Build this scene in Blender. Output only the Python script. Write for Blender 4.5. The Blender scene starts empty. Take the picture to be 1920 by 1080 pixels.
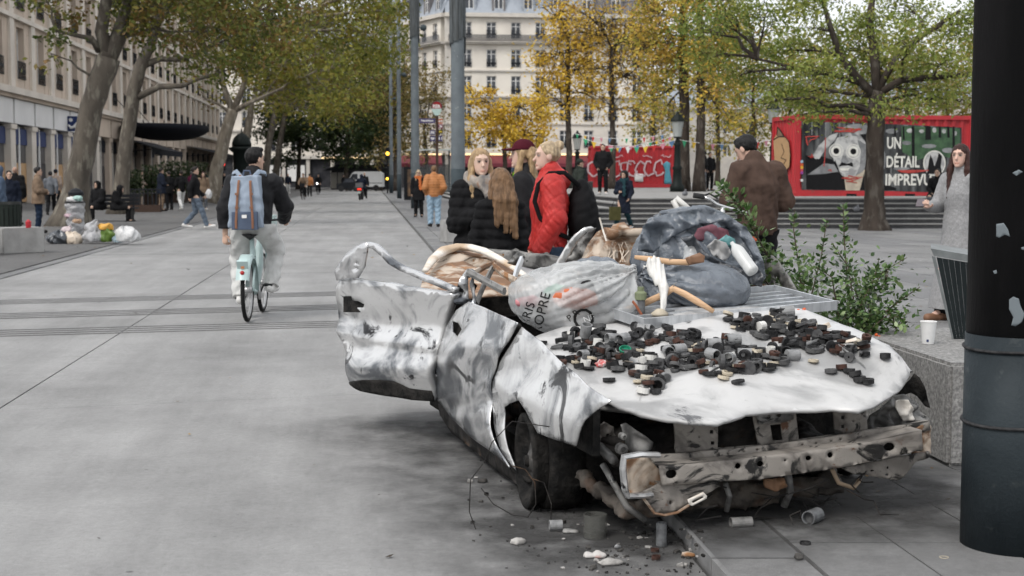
import bpy, bmesh, math, random
import numpy as np
from mathutils import Vector, Matrix, noise as mnoise, geometry
from mathutils.bvhtree import BVHTree
random.seed(7); np.random.seed(7)
SC = bpy.context.scene
COL = SC.collection
R = math.radians

# ------------------------------------------------------------------ camera, sky, sun, exposure
CAM_H = 1.5; FPX = 2667.0; PITCH = math.atan(208 / FPX)
cam_d = bpy.data.cameras.new('camera'); cam = bpy.data.objects.new('camera', cam_d); COL.objects.link(cam)
cam.location = (0, 0, CAM_H); cam.rotation_euler = (math.pi / 2 - PITCH, 0, 0)
cam_d.sensor_width = 36; cam_d.lens = FPX / 1920 * 36; cam_d.clip_start = 0.1; cam_d.clip_end = 3000
cam_d.dof.use_dof = True; cam_d.dof.focus_distance = 7.2; cam_d.dof.aperture_fstop = 6.0
SC.camera = cam
SUN_EL, SUN_AZ = R(50), R(-140)          # veiled sun behind the camera, to the left
world = bpy.data.worlds.new('World'); SC.world = world; world.use_nodes = True
wn = world.node_tree.nodes; wl = world.node_tree.links
sky = wn.new('ShaderNodeTexSky'); sky.sky_type = 'NISHITA'; sky.sun_disc = False
sky.sun_elevation = SUN_EL; sky.sun_rotation = SUN_AZ; sky.air_density = 1.0; sky.dust_density = 4.0; sky.ozone_density = 1.0
cloud = wn.new('ShaderNodeMix'); cloud.data_type = 'RGBA'; cloud.inputs[0].default_value = 0.85      # an even layer of white cloud over the sky
cloud.inputs[7].default_value = (6.6, 6.7, 6.85, 1)
bg = wn['Background']; bg.inputs['Strength'].default_value = 0.13
wl.new(sky.outputs[0], cloud.inputs[6]); wl.new(cloud.outputs[2], bg.inputs['Color'])
sd = bpy.data.lights.new('sun', 'SUN'); sd.energy = 1.5; sd.angle = R(20); sd.color = (1.0, 0.975, 0.94)
sun = bpy.data.objects.new('sun', sd); COL.objects.link(sun)
sun_dir = Vector((math.sin(SUN_AZ) * math.cos(SUN_EL), math.cos(SUN_AZ) * math.cos(SUN_EL), math.sin(SUN_EL)))
sun.rotation_euler = sun_dir.to_track_quat('Z', 'Y').to_euler(); sun.location = (-20, -10, 40)
SC.view_settings.view_transform = 'Standard'; SC.view_settings.look = 'None'
SC.view_settings.exposure = 0.5; SC.view_settings.gamma = 1.0
SC.render.engine = 'CYCLES'
SC.cycles.use_denoising = True; SC.cycles.use_adaptive_sampling = True; SC.cycles.adaptive_threshold = 0.03; SC.cycles.max_bounces = 4; SC.cycles.diffuse_bounces = 3; SC.cycles.transparent_max_bounces = 10

# ------------------------------------------------------------------ where a point of the place lies
_fw = Vector((0, math.cos(PITCH), -math.sin(PITCH))); _up = Vector((0, math.sin(PITCH), math.cos(PITCH))); _eye = Vector((0, 0, CAM_H))
def ray(px, py):
 return _fw + Vector((1, 0, 0)) * ((px - 960) / FPX) + _up * ((540 - py) / FPX)
def at(px, py, Y):
 d = ray(px, py); return _eye + d * (Y / d.y)
def gr(px, py, z=0.0):
 d = ray(px, py); return _eye + d * ((z - CAM_H) / d.z)
def onpl(px, py, P, N):
 d = ray(px, py); return _eye + d * ((Vector(P) - _eye).dot(Vector(N)) / d.dot(Vector(N)))
def pix(p):
 q = Vector(p) - _eye; t = q.dot(_fw)
 return (960 + FPX * q.x / t, 540 - FPX * q.dot(_up) / t)
ST = Vector((-0.1, 1.0, 0)).normalized()          # direction the street runs in
SN = Vector((1.0, 0.1, 0)).normalized()           # across it, to the right
def sxy(lat, Y):                                  # lateral offset from the street's zero line at depth Y
 return Vector((lat - 0.1 * Y, Y, 0))

# ------------------------------------------------------------------ objects, tags
def tag(o, label=None, cat=None, group=None, kind=None):
 if label: o['label'] = label
 if cat: o['category'] = cat
 if group: o['group'] = group
 if kind: o['kind'] = kind
 return o
def empty(name, loc=(0, 0, 0), rz=0.0, label=None, cat=None, group=None, kind=None, parent=None):
 o = bpy.data.objects.new(name, None); COL.objects.link(o); o.location = loc; o.rotation_euler = (0, 0, rz)
 o.empty_display_size = 0.1
 if parent: o.parent = parent
 return tag(o, label, cat, group, kind)
def mesh_from(verts, faces, smooth=False, mats=None, fm=None):
 me = bpy.data.meshes.new('m')
 me.from_pydata([tuple(v) for v in verts] if not isinstance(verts, np.ndarray) else verts.tolist(), [], faces if not isinstance(faces, np.ndarray) else faces.tolist())
 if mats:
  for m in mats: me.materials.append(m)
 if fm is not None: me.polygons.foreach_set('material_index', fm)
 if smooth: me.polygons.foreach_set('use_smooth', [True] * len(me.polygons))
 me.update(); return me
def link(name, me, parent=None, loc=None):
 me.name = name
 o = bpy.data.objects.new(name, me); COL.objects.link(o)
 if loc is not None: o.location = loc
 if parent: o.parent = parent
 return o
def clone(o, parent=None):
 c = o.copy(); COL.objects.link(c)
 if parent is not None: c.parent = parent
 for ch in list(o.children): clone(ch, c)
 return c

class MB:
 """collects shapes for ONE mesh"""
 def __init__(s): s.v = []; s.f = []; s.m = []; s.mats = []; s.cur = 0
 def use(s, m):
  if m not in s.mats: s.mats.append(m)
  s.cur = s.mats.index(m); return s
 def raw(s, vs, fs):
  b = len(s.v); s.v += [Vector(v) for v in vs]; s.f += [tuple(b + i for i in f) for f in fs]; s.m += [s.cur] * len(fs); return s
 def box(s, c, size, rz=0.0, M=None):
  hx, hy, hz = size[0] / 2, size[1] / 2, size[2] / 2
  M = M if M is not None else Matrix.Rotation(rz, 4, 'Z')
  M = Matrix.Translation(Vector(c)) @ M
  vs = [M @ Vector((x * hx, y * hy, z * hz)) for x in (-1, 1) for y in (-1, 1) for z in (-1, 1)]
  return s.raw(vs, [(0, 1, 3, 2), (4, 6, 7, 5), (0, 4, 5, 1), (2, 3, 7, 6), (0, 2, 6, 4), (1, 5, 7, 3)])
 def slab(s, poly, z0, z1):
  n = len(poly)
  vs = [(p[0], p[1], z0) for p in poly] + [(p[0], p[1], z1) for p in poly]
  fs = [tuple(range(n - 1, -1, -1)), tuple(range(n, 2 * n))] + [(i, (i + 1) % n, n + (i + 1) % n, n + i) for i in range(n)]
  return s.raw(vs, fs)
 def tube(s, pts, r, n=8, cap=True, flat=1.0, up=None):
  pts = [Vector(p) for p in pts]; k = len(pts)
  rs = r if isinstance(r, (list, tuple)) else [r] * k
  vs = []; a = None
  for i, p in enumerate(pts):
   t = (pts[min(i + 1, k - 1)] - pts[max(i - 1, 0)])
   t = t.normalized() if t.length > 1e-9 else Vector((0, 0, 1))
   if a is None:
    a = Vector(up) if up is not None else (Vector((0, 0, 1)) if abs(t.z) < 0.9 else Vector((1, 0, 0)))
   a = (a - t * a.dot(t)); a = a.normalized() if a.length > 1e-6 else t.orthogonal().normalized()
   b = t.cross(a)
   for j in range(n):
    w = 2 * math.pi * j / n + (math.pi / n)
    vs.append(p + a * (math.cos(w) * rs[i]) + b * (math.sin(w) * rs[i] * flat))
  fs = [(i * n + j, i * n + (j + 1) % n, (i + 1) * n + (j + 1) % n, (i + 1) * n + j) for i in range(k - 1) for j in range(n)]
  if cap: fs += [tuple(range(n - 1, -1, -1)), tuple((k - 1) * n + j for j in range(n))]
  return s.raw(vs, fs)
 def lathe(s, prof, n=16, M=None, closed=False):
  M = M or Matrix.Identity(4); k = len(prof)
  vs = [M @ Vector((r * math.cos(2 * math.pi * j / n), r * math.sin(2 * math.pi * j / n), z)) for r, z in prof for j in range(n)]
  fs = [(i * n + j, i * n + (j + 1) % n, (i + 1) * n + (j + 1) % n, (i + 1) * n + j) for i in range(k - 1) for j in range(n)]
  if closed: fs += [((k - 1) * n + j, (k - 1) * n + (j + 1) % n, (j + 1) % n, j) for j in range(n)]
  else:
   if prof[0][0] > 1e-5: fs.append(tuple(range(n - 1, -1, -1)))
   if prof[-1][0] > 1e-5: fs.append(tuple((k - 1) * n + j for j in range(n)))
  return s.raw(vs, fs)
 def mesh(s, m=None, smooth=False, off=None):
  off = Vector(off) if off is not None else Vector((0, 0, 0))
  mats = s.mats if s.mats else ([m] if m else [])
  return mesh_from([v - off for v in s.v], s.f, smooth, mats, s.m)
 def build(s, name, m=None, parent=None, loc=None, smooth=False, world=True):
  """world=True: shapes are in world coordinates; the object's origin (or its parent's) is taken out"""
  if parent is not None: return link(name, s.mesh(m, smooth, parent.location if world else None), parent)
  return link(name, s.mesh(m, smooth, loc if world else None), None, loc)
def look_along(p, d, up=(0, 0, 1)):
 z = Vector(d).normalized(); x = Vector(up).cross(z)
 if x.length < 1e-6: x = Vector((1, 0, 0))
 x.normalize(); y = z.cross(x)
 return Matrix(((x.x, y.x, z.x, p[0]), (x.y, y.y, z.y, p[1]), (x.z, y.z, z.z, p[2]), (0, 0, 0, 1)))
def basis(p, x, y, z):
 return Matrix(((x[0], y[0], z[0], p[0]), (x[1], y[1], z[1], p[1]), (x[2], y[2], z[2], p[2]), (0, 0, 0, 1)))

# ------------------------------------------------------------------ procedural materials
_MC = {}
def mat(name, c1, c2=None, scale=4.0, rough=0.7, metal=0.0, bump=0.0, bscale=None, detail=4.0, c3=None, s3=None, t3=0.6, stretch=None, distort=0.0, spec=None, trans=0.0, rough2=None, lo=0.35, hi=0.65, w3=0.08):
 if name in _MC: return _MC[name]
 m = bpy.data.materials.new(name); m.use_nodes = True; _MC[name] = m
 N = m.node_tree.nodes; L = m.node_tree.links; b = N['Principled BSDF']
 b.inputs['Roughness'].default_value = rough; b.inputs['Metallic'].default_value = metal
 if spec is None: spec = .4 if max(c1) > .09 else .1
 b.inputs['Specular IOR Level'].default_value = spec
 tc = N.new('ShaderNodeTexCoord'); src = tc.outputs['Object']
 if stretch:
  mp = N.new('ShaderNodeMapping'); mp.inputs['Scale'].default_value = stretch; L.new(src, mp.inputs[0]); src = mp.outputs[0]
 def nz(sc, det=detail, dis=distort):
  n = N.new('ShaderNodeTexNoise'); n.inputs['Scale'].default_value = sc; n.inputs['Detail'].default_value = det; n.inputs['Distortion'].default_value = dis; n.inputs['Roughness'].default_value = 0.6
  L.new(src, n.inputs['Vector']); return n
 def mr(o, a, bb):
  r = N.new('ShaderNodeMapRange'); r.inputs[1].default_value = a; r.inputs[2].default_value = bb; r.interpolation_type = 'SMOOTHSTEP'; L.new(o, r.inputs[0]); return r.outputs[0]
 def mix(f, A, B):
  x = N.new('ShaderNodeMix'); x.data_type = 'RGBA'; L.new(f, x.inputs[0])
  for i, c in ((6, A), (7, B)):
   if isinstance(c, tuple): x.inputs[i].default_value = (*c, 1)
   else: L.new(c, x.inputs[i])
  return x.outputs[2]
 if c2 is None: c2 = tuple(v * 0.8 for v in c1)
 n1 = nz(scale); f1 = mr(n1.outputs[0], lo, hi); colr = mix(f1, tuple(c1), tuple(c2))
 if c3 is not None:
  n3 = nz(s3 or scale * 0.6, detail, distort); f3 = mr(n3.outputs[0], t3 - w3, t3 + w3); colr = mix(f3, colr, tuple(c3))
 L.new(colr, b.inputs['Base Color'])
 if rough2 is not None:
  rr = N.new('ShaderNodeMapRange'); rr.inputs[3].default_value = rough; rr.inputs[4].default_value = rough2; L.new(f1, rr.inputs[0]); L.new(rr.outputs[0], b.inputs['Roughness'])
 if bump:
  nb = nz(bscale or scale * 3, 6, 0); bp = N.new('ShaderNodeBump'); bp.inputs['Strength'].default_value = bump; bp.inputs['Distance'].default_value = 0.02
  L.new(nb.outputs[0], bp.inputs['Height']); L.new(bp.outputs[0], b.inputs['Normal'])
 if trans: b.inputs['Transmission Weight'].default_value = trans
 return m
def flat(name, c, rough=0.6, metal=0.0, var=0.12, scale=8.0, **k):
 return mat(name, tuple(c), tuple(v * (1 - var) for v in c), scale=scale, rough=rough, metal=metal, **k)
def glow(name, c, s):
 if name in _MC: return _MC[name]
 m = bpy.data.materials.new(name); m.use_nodes = True; _MC[name] = m
 b = m.node_tree.nodes['Principled BSDF']; b.inputs['Base Color'].default_value = (*c, 1); b.inputs['Emission Color'].default_value = (*c, 1); b.inputs['Emission Strength'].default_value = s
 return m
def attr_mat(name, rough=0.6, trans=0.0, gain=1.0, bump=0.0, bscale=60, spec=0.3):
 """colour read from the mesh's own colour attribute (leaf by leaf, skin and lips)"""
 if name in _MC: return _MC[name]
 m = bpy.data.materials.new(name); m.use_nodes = True; _MC[name] = m
 N = m.node_tree.nodes; L = m.node_tree.links; b = N['Principled BSDF']
 a = N.new('ShaderNodeAttribute'); a.attribute_name = 'Col'
 b.inputs['Roughness'].default_value = rough; b.inputs['Specular IOR Level'].default_value = spec
 L.new(a.outputs['Color'], b.inputs['Base Color'])
 if bump:
  tc = N.new('ShaderNodeTexCoord'); nb = N.new('ShaderNodeTexNoise'); nb.inputs['Scale'].default_value = bscale; L.new(tc.outputs['Object'], nb.inputs['Vector'])
  bp = N.new('ShaderNodeBump'); bp.inputs['Strength'].default_value = bump; bp.inputs['Distance'].default_value = 0.01; L.new(nb.outputs[0], bp.inputs['Height']); L.new(bp.outputs[0], b.inputs['Normal'])
 if trans:
  t = N.new('ShaderNodeBsdfTranslucent'); L.new(a.outputs['Color'], t.inputs['Color'])
  x = N.new('ShaderNodeMixShader'); x.inputs[0].default_value = trans
  L.new(b.outputs[0], x.inputs[1]); L.new(t.outputs[0], x.inputs[2]); L.new(x.outputs[0], N['Material Output'].inputs['Surface'])
 return m
def film(name, c, clear=0.4, rough=0.25, c2=None, scale=6.0, bump=0.0, bscale=18):
 """thin plastic: part of the light passes straight through"""
 if name in _MC: return _MC[name]
 m = mat(name, c, c2 or c, scale=scale, rough=rough, spec=0.5, bump=bump, bscale=bscale)
 N = m.node_tree.nodes; L = m.node_tree.links; b = N['Principled BSDF']
 tr = N.new('ShaderNodeBsdfTransparent'); x = N.new('ShaderNodeMixShader'); x.inputs[0].default_value = clear
 L.new(b.outputs[0], x.inputs[1]); L.new(tr.outputs[0], x.inputs[2]); L.new(x.outputs[0], N['Material Output'].inputs['Surface'])
 return m
def set_col(me, cols):
 """cols: per-vertex rgb array"""
 a = me.color_attributes.new('Col', 'FLOAT_COLOR', 'POINT')
 c = np.ones((len(me.vertices), 4), np.float32); c[:, :3] = cols
 a.data.foreach_set('color', c.ravel())

def paving_mat(name, c, streak=0.2, blotch=0.36, grain=0.2):
 """worn concrete: fine grain, worn streaks along the street, dark blotches, gum spots, hairline pores"""
 if name in _MC: return _MC[name]
 m = bpy.data.materials.new(name); m.use_nodes = True; _MC[name] = m
 N = m.node_tree.nodes; L = m.node_tree.links; b = N['Principled BSDF']; b.inputs['Roughness'].default_value = .8; b.inputs['Specular IOR Level'].default_value = .35
 g = N.new('ShaderNodeNewGeometry'); mp = N.new('ShaderNodeMapping'); mp.inputs['Rotation'].default_value = (0, 0, -0.1); L.new(g.outputs['Position'], mp.inputs[0])
 def nz(sc, det, vec=None, rg=.6, dis=0.0):
  n = N.new('ShaderNodeTexNoise'); n.inputs['Scale'].default_value = sc; n.inputs['Detail'].default_value = det; n.inputs['Roughness'].default_value = rg; n.inputs['Distortion'].default_value = dis; L.new(vec or mp.outputs[0], n.inputs['Vector']); return n.outputs[0]
 def rng_(o, a, bb, lo, hi):
  r = N.new('ShaderNodeMapRange'); r.inputs[1].default_value = a; r.inputs[2].default_value = bb; r.inputs[3].default_value = lo; r.inputs[4].default_value = hi; L.new(o, r.inputs[0]); return r.outputs[0]
 def mul(a, bb):
  x = N.new('ShaderNodeMath'); x.operation = 'MULTIPLY'; L.new(a, x.inputs[0]); L.new(bb, x.inputs[1]); return x.outputs[0]
 st = N.new('ShaderNodeMapping'); st.inputs['Scale'].default_value = (1.6, .16, 1); st.inputs['Rotation'].default_value = (0, 0, .12); L.new(mp.outputs[0], st.inputs[0])
 v = rng_(nz(1.0, 8, st.outputs[0], .7), .3, .7, 1 + streak, 1 - streak)
 v = mul(v, rng_(nz(.55, 10, None, .75), .42, .72, 1.0, 1 - blotch))
 v = mul(v, rng_(nz(260, 2, None, .5), .3, .7, 1 + grain, 1 - grain)); v = mul(v, rng_(nz(30, 8, None, .8), .35, .68, 1.08, .82))
 vo = N.new('ShaderNodeTexVoronoi'); vo.inputs['Scale'].default_value = 1.7; L.new(mp.outputs[0], vo.inputs['Vector']); v = mul(v, rng_(vo.outputs['Distance'], .018, .03, .5, 1.0))
 v2 = N.new('ShaderNodeTexVoronoi'); v2.inputs['Scale'].default_value = 7.5; L.new(mp.outputs[0], v2.inputs['Vector']); v = mul(v, rng_(v2.outputs['Distance'], .03, .06, .72, 1.0))
 ms = N.new('ShaderNodeVectorMath'); ms.operation = 'SCALE'; ms.inputs[0].default_value = c; L.new(v, ms.inputs['Scale']); L.new(ms.outputs[0], b.inputs['Base Color'])
 bp = N.new('ShaderNodeBump'); bp.inputs['Strength'].default_value = .35; bp.inputs['Distance'].default_value = .004; L.new(nz(190, 4, None, .7), bp.inputs['Height']); L.new(bp.outputs[0], b.inputs['Normal'])
 return m

# ------------------------------------------------------------------ smooth bodies from distance fields (surface nets)
def snet(f, lo, hi, h):
 lo = np.array(lo, float); hi = np.array(hi, float)
 B = 4; n = np.maximum(np.ceil((hi - lo) / (h * B)).astype(int), 1)
 cc = [lo[i] + (np.arange(n[i]) + 0.5) * h * B for i in range(3)]
 G = np.stack(np.meshgrid(*cc, indexing='ij'), -1).reshape(-1, 3).astype(np.float32)
 dc = f(G).reshape(n)
 near = np.abs(dc) < h * B * 1.15
 D = np.repeat(np.repeat(np.repeat(dc, B, 0), B, 1), B, 2)
 Af = np.repeat(np.repeat(np.repeat(near, B, 0), B, 1), B, 2)
 idx = np.argwhere(Af)
 P = (lo + (idx + 0.5) * h).astype(np.float32)
 out = np.empty(len(P))
 for s in range(0, len(P), 400000): out[s:s + 400000] = f(P[s:s + 400000])
 D[Af] = out
 D[0], D[-1], D[:, 0], D[:, -1], D[:, :, 0], D[:, :, -1] = 1, 1, 1, 1, 1, 1
 S = D < 0
 cs = [S[i:S.shape[0] - 1 + i, j:S.shape[1] - 1 + j, k:S.shape[2] - 1 + k] for i in (0, 1) for j in (0, 1) for k in (0, 1)]
 cnt = sum(c.astype(np.int8) for c in cs)
 act = (cnt > 0) & (cnt < 8)
 ci = np.argwhere(act)
 if len(ci) == 0: return np.zeros((0, 3)), np.zeros((0, 4), int)
 vid = -np.ones(act.shape, int); vid[act] = np.arange(len(ci))
 acc = np.zeros((len(ci), 3)); num = np.zeros(len(ci))
 corner = [(i, j, k) for i in (0, 1) for j in (0, 1) for k in (0, 1)]
 dv = {c: D[ci[:, 0] + c[0], ci[:, 1] + c[1], ci[:, 2] + c[2]] for c in corner}
 for c in corner:
  for ax in range(3):
   if c[ax] == 0:
    e = list(c); e[ax] = 1; e = tuple(e)
    a, b = dv[c], dv[e]; msk = (a < 0) != (b < 0)
    t = np.where(msk, a / np.where(msk, a - b, 1), 0)
    p = np.tile(np.array(c, float), (len(ci), 1)); p[:, ax] += t
    acc += p * msk[:, None]; num += msk
 V = lo + (ci + 0.5 + acc / num[:, None]) * h
 quads = []
 for ax in range(3):
  a0, a1 = [(1, 2), (2, 0), (0, 1)][ax]
  sl = [slice(None)] * 3; sl2 = [slice(None)] * 3
  sl[ax] = slice(0, -1); sl2[ax] = slice(1, None)
  A_, B_ = S[tuple(sl)], S[tuple(sl2)]
  e = np.argwhere(A_ != B_); e = e[(e[:, a0] > 0) & (e[:, a1] > 0) & (e[:, a0] < S.shape[a0] - 1) & (e[:, a1] < S.shape[a1] - 1)]
  def vi(d0, d1):
   q = e.copy(); q[:, a0] += d0; q[:, a1] += d1
   return vid[q[:, 0], q[:, 1], q[:, 2]]
  q = np.stack([vi(-1, -1), vi(0, -1), vi(0, 0), vi(-1, 0)], 1)
  fl = ~A_[e[:, 0], e[:, 1], e[:, 2]]
  q[fl] = q[fl][:, ::-1]
  quads.append(q[(q >= 0).all(1)])
 return V, np.concatenate(quads)
def cap(P, a, b, ra, rb, sq=None):
 """round cone from a to b; sq = (axis vector, factor) flattens it along that axis"""
 a = np.asarray(a, np.float32); b = np.asarray(b, np.float32)
 ab = b - a; L2 = ab @ ab + 1e-12
 Q = P - a; t = np.clip(Q @ ab / L2, 0, 1)
 W = Q - t[:, None] * ab
 if sq is not None:
  n = np.asarray(sq[0], np.float32); k = W @ n; W = W + (k * (1 / sq[1] - 1))[:, None] * n
 d = np.sqrt(np.einsum('ij,ij->i', W, W)) - (ra + (rb - ra) * t)
 return d * (min(1, sq[1]) if sq is not None else 1)
def ell(P, c, r, M=None):
 Q = P - np.asarray(c, np.float32)
 if M is not None: Q = Q @ M
 r = np.asarray(r, np.float32); q1 = Q / r; q2 = q1 / r; k = np.sqrt(np.einsum('ij,ij->i', q1, q1)); k2 = np.sqrt(np.einsum('ij,ij->i', q2, q2)) + 1e-9
 return np.where(k < 1e-6, -r.min(), k * (k - 1) / k2)
def smin(a, b, k):
 h = np.clip(0.5 + 0.5 * (b - a) / k, 0, 1)
 return b + (a - b) * h - k * h * (1 - h)
def wob(P, s, seed=0, amp=1.0):
 """cheap smooth noise"""
 r = np.random.RandomState(seed); o = np.zeros(len(P))
 for i in range(5):
  k = (r.randn(3) * s * (1 + 0.5 * i)).astype(np.float32); o += np.sin(P @ k + r.rand() * 6.28 + 1.3 * np.sin(P @ (r.randn(3) * s).astype(np.float32))) / (1 + 0.5 * i)
 return o * amp / 2.2
def blob(name, f, lo, hi, h, m, parent=None, loc=None, world=True, smooth=True):
 V, F = snet(f, lo, hi, h)
 off = np.array(parent.location if parent is not None else (loc if loc is not None else (0, 0, 0))) if world else np.zeros(3)
 me = mesh_from(V - off, F, smooth, [m] if m else None)
 return link(name, me, parent, loc if parent is None else None)

# ------------------------------------------------------------------ sheet metal: outline in 2-D, filled and bent
def sheet(outline, to3d, step, holes=(), jitter=0.25):
 """outline / holes: lists of (x, y); to3d(x, y) -> Vector.  returns verts, faces"""
 def dens(o):
  r = []
  for i, p in enumerate(o):
   q = o[(i + 1) % len(o)]; n = max(1, int(math.hypot(q[0] - p[0], q[1] - p[1]) / step))
   for k in range(n): r.append((p[0] + (q[0] - p[0]) * k / n, p[1] + (q[1] - p[1]) * k / n))
  return r
 loops = [dens(outline)] + [dens(h) for h in holes]
 pts = []; ed = []
 for l in loops:
  b = len(pts); pts += l; ed += [(b + i, b + (i + 1) % len(l)) for i in range(len(l))]
 def inside(x, y, o):
  c = False; j = len(o) - 1
  for i in range(len(o)):
   xi, yi = o[i]; xj, yj = o[j]
   if (yi > y) != (yj > y) and x < (xj - xi) * (y - yi) / (yj - yi) + xi: c = not c
   j = i
  return c
 xs = [p[0] for p in outline]; ys = [p[1] for p in outline]
 rng = random.Random(3)
 y = min(ys) + step / 2
 allb = list(pts)
 while y < max(ys):
  x = min(xs) + step / 2
  while x < max(xs):
   qx = x + rng.uniform(-jitter, jitter) * step; qy = y + rng.uniform(-jitter, jitter) * step
   if inside(qx, qy, outline) and not any(inside(qx, qy, h) for h in holes):
    if min((qx - b[0]) ** 2 + (qy - b[1]) ** 2 for b in allb) > (step * 0.45) ** 2: pts.append((qx, qy))
   x += step
  y += step
 r = geometry.delaunay_2d_cdt([Vector(p) for p in pts], ed, [], 0, 1e-6)
 V2, F = r[0], r[2]
 fs = []
 for f in F:
  cx = sum(V2[i][0] for i in f) / len(f); cy = sum(V2[i][1] for i in f) / len(f)
  if inside(cx, cy, outline) and not any(inside(cx, cy, h) for h in holes): fs.append(tuple(f))
 return [to3d(v[0], v[1]) for v in V2], fs
def sheet_obj(name, outline, to3d, step, m, parent=None, holes=(), thick=0.004, smooth=True, loc=None, offset=-1.0, m2=None):
 V, F = sheet(outline, to3d, step, holes)
 off = Vector(parent.location) if parent is not None else Vector(loc if loc is not None else (0, 0, 0))
 me = mesh_from([v - off for v in V], F, smooth, [m, m2] if m2 else [m])
 bm = bmesh.new(); bm.from_mesh(me); bmesh.ops.delete(bm, geom=[v for v in bm.verts if not v.link_faces], context='VERTS')
 bm.normal_update()
 s = sum((f.normal.dot(f.calc_center_median() + off - _eye) * f.calc_area() for f in bm.faces))
 if s > 0: bmesh.ops.reverse_faces(bm, faces=bm.faces)
 bm.to_mesh(me); bm.free()
 o = link(name, me, parent, loc if parent is None else None)
 if thick:
  md = o.modifiers.new('thick', 'SOLIDIFY'); md.thickness = thick; md.offset = offset; md.use_even_offset = False
  if m2: md.material_offset = 1; md.material_offset_rim = 0
 return o
def text_mesh(body, size, width=1.0, bold=0.0):
 cu = bpy.data.curves.new('t', 'FONT'); cu.body = body; cu.size = size; cu.offset = bold; cu.resolution_u = 3; cu.align_x = 'LEFT'
 o = bpy.data.objects.new('t', cu); COL.objects.link(o)
 dg = bpy.context.evaluated_depsgraph_get(); me = bpy.data.meshes.new_from_object(o.evaluated_get(dg))
 bpy.data.objects.remove(o); bpy.data.curves.remove(cu)
 for v in me.vertices: v.co.x *= width
 return me
def lettering(name, body, size, M, m, parent=None, width=1.0, bold=0.0, fit=None):
 me = text_mesh(body, size, width, bold)
 if fit:
  xs = [v.co.x for v in me.vertices]; ys = [v.co.y for v in me.vertices]
  for v in me.vertices:
   v.co.x = (v.co.x - min(xs)) / (max(xs) - min(xs)) * fit[0]; v.co.y = (v.co.y - min(ys)) / (max(ys) - min(ys)) * fit[1]
 off = Matrix.Translation(-Vector(parent.location)) if parent is not None else Matrix.Identity(4)
 me.transform(off @ M); me.materials.clear(); me.materials.append(m)
 return link(name, me, parent)
# ================================================================== GROUND
m_under = mat('ground_dark', (0.10, 0.10, 0.10), (0.07, 0.07, 0.068), scale=2, rough=0.95)
def conc(name, c, k=0.82, **kw):
 d = dict(scale=1.1, rough=0.85, bump=0.12, bscale=70, detail=8, c3=tuple(v * 0.62 for v in c), s3=0.55, t3=0.72, w3=0.14, lo=0.3, hi=0.7); d.update(kw)
 return mat(name, c, tuple(v * k for v in c), **d)
m_slabs = [paving_mat('road_concrete_pale', (0.270, 0.268, 0.264)), paving_mat('road_concrete', (0.246, 0.245, 0.242)), paving_mat('road_concrete_grey', (0.205, 0.207, 0.209))]
m_pave = paving_mat('paving_slab', (0.205, 0.204, 0.202), .08, .45, .2)
m_pave2 = paving_mat('paving_slab_dark', (0.165, 0.165, 0.167), .08, .4, .2)
m_kerb = conc('kerb_granite', (0.19, 0.19, 0.19), 0.75, scale=6)
m_side = paving_mat('pavement_asphalt', (0.115, 0.113, 0.111), .1, .3, .2)
PZ = 0.06
g = MB(); g.raw([(-900, -60, -0.05), (900, -60, -0.05), (900, 1500, -0.05), (-900, 1500, -0.05)], [(0, 1, 2, 3)])
tag(g.build('ground', m_under), kind='structure')
road = empty('road', (0, 0, 0), kind='structure')
LATS = [-5.62, -2.42, 1.27]
def crossY(lat, Y): return Y + 0.30 * lat
random.seed(11)
Y = -3.0; row = 0
while Y < 168:
 ln = 6.4 if Y < 40 else 12.0
 for c in range(2):
  a, b = LATS[c] + 0.008, LATS[c + 1] - 0.008
  q = [sxy(a, crossY(a, Y) + 0.007), sxy(b, crossY(b, Y) + 0.007), sxy(b, crossY(b, Y + ln) - 0.007), sxy(a, crossY(a, Y + ln) - 0.007)]
  dz = random.uniform(-0.004, 0.0)
  m = m_slabs[2] if (c == 0 and row == 1) else random.choice(m_slabs[:2] + [m_slabs[0]])
  s = MB().slab(q, -0.045, dz); s.build('slab', m, road)
 Y += ln; row += 1
# bands of ridged paving that cross the road
m_ridge_l = conc('ridge_pale', (0.36, 0.355, 0.345), scale=5); m_ridge_d = conc('ridge_dark', (0.205, 0.205, 0.205), scale=5)
for k, (pl, pr) in enumerate([((0, 567), (620, 551)), ((0, 593), (620, 576)), ((0, 625), (620, 608))]):
 A, B = gr(*pl), gr(*pr); d = (B - A); sl = d.y / d.x
 band = empty('ridged_strip', (A.x, A.y, 0), kind='structure')
 x0, x1 = A.x - 1.9, -0.35
 for j in range(4):
  o = (j - 1.5) * 0.19; w = 0.011
  pts = [(x0, A.y + sl * (x0 - A.x) + o - w), (x1, A.y + sl * (x1 - A.x) + o - w), (x1, A.y + sl * (x1 - A.x) + o + w), (x0, A.y + sl * (x0 - A.x) + o + w)]
  MB().slab(pts, -0.02, 0.007).build('ridge', m_ridge_d, band)
# left pavement
lp = MB().slab([sxy(-60, -5), sxy(-5.66, -5), sxy(-5.66, 200), sxy(-60, 200)], -0.04, 0.03)
tag(lp.build('pavement', m_side), kind='structure')
ek = empty('gutter_kerb', (-6, 10, 0), kind='structure')
for i in range(60):
 y = 2 + i * 2.4
 MB().slab([sxy(-5.655, y), sxy(-5.45, y), sxy(-5.45, y + 2.385), sxy(-5.655, y + 2.385)], -0.03, 0.012).build('kerb_stone', m_kerb if i % 2 else m_pave2, ek)
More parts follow.
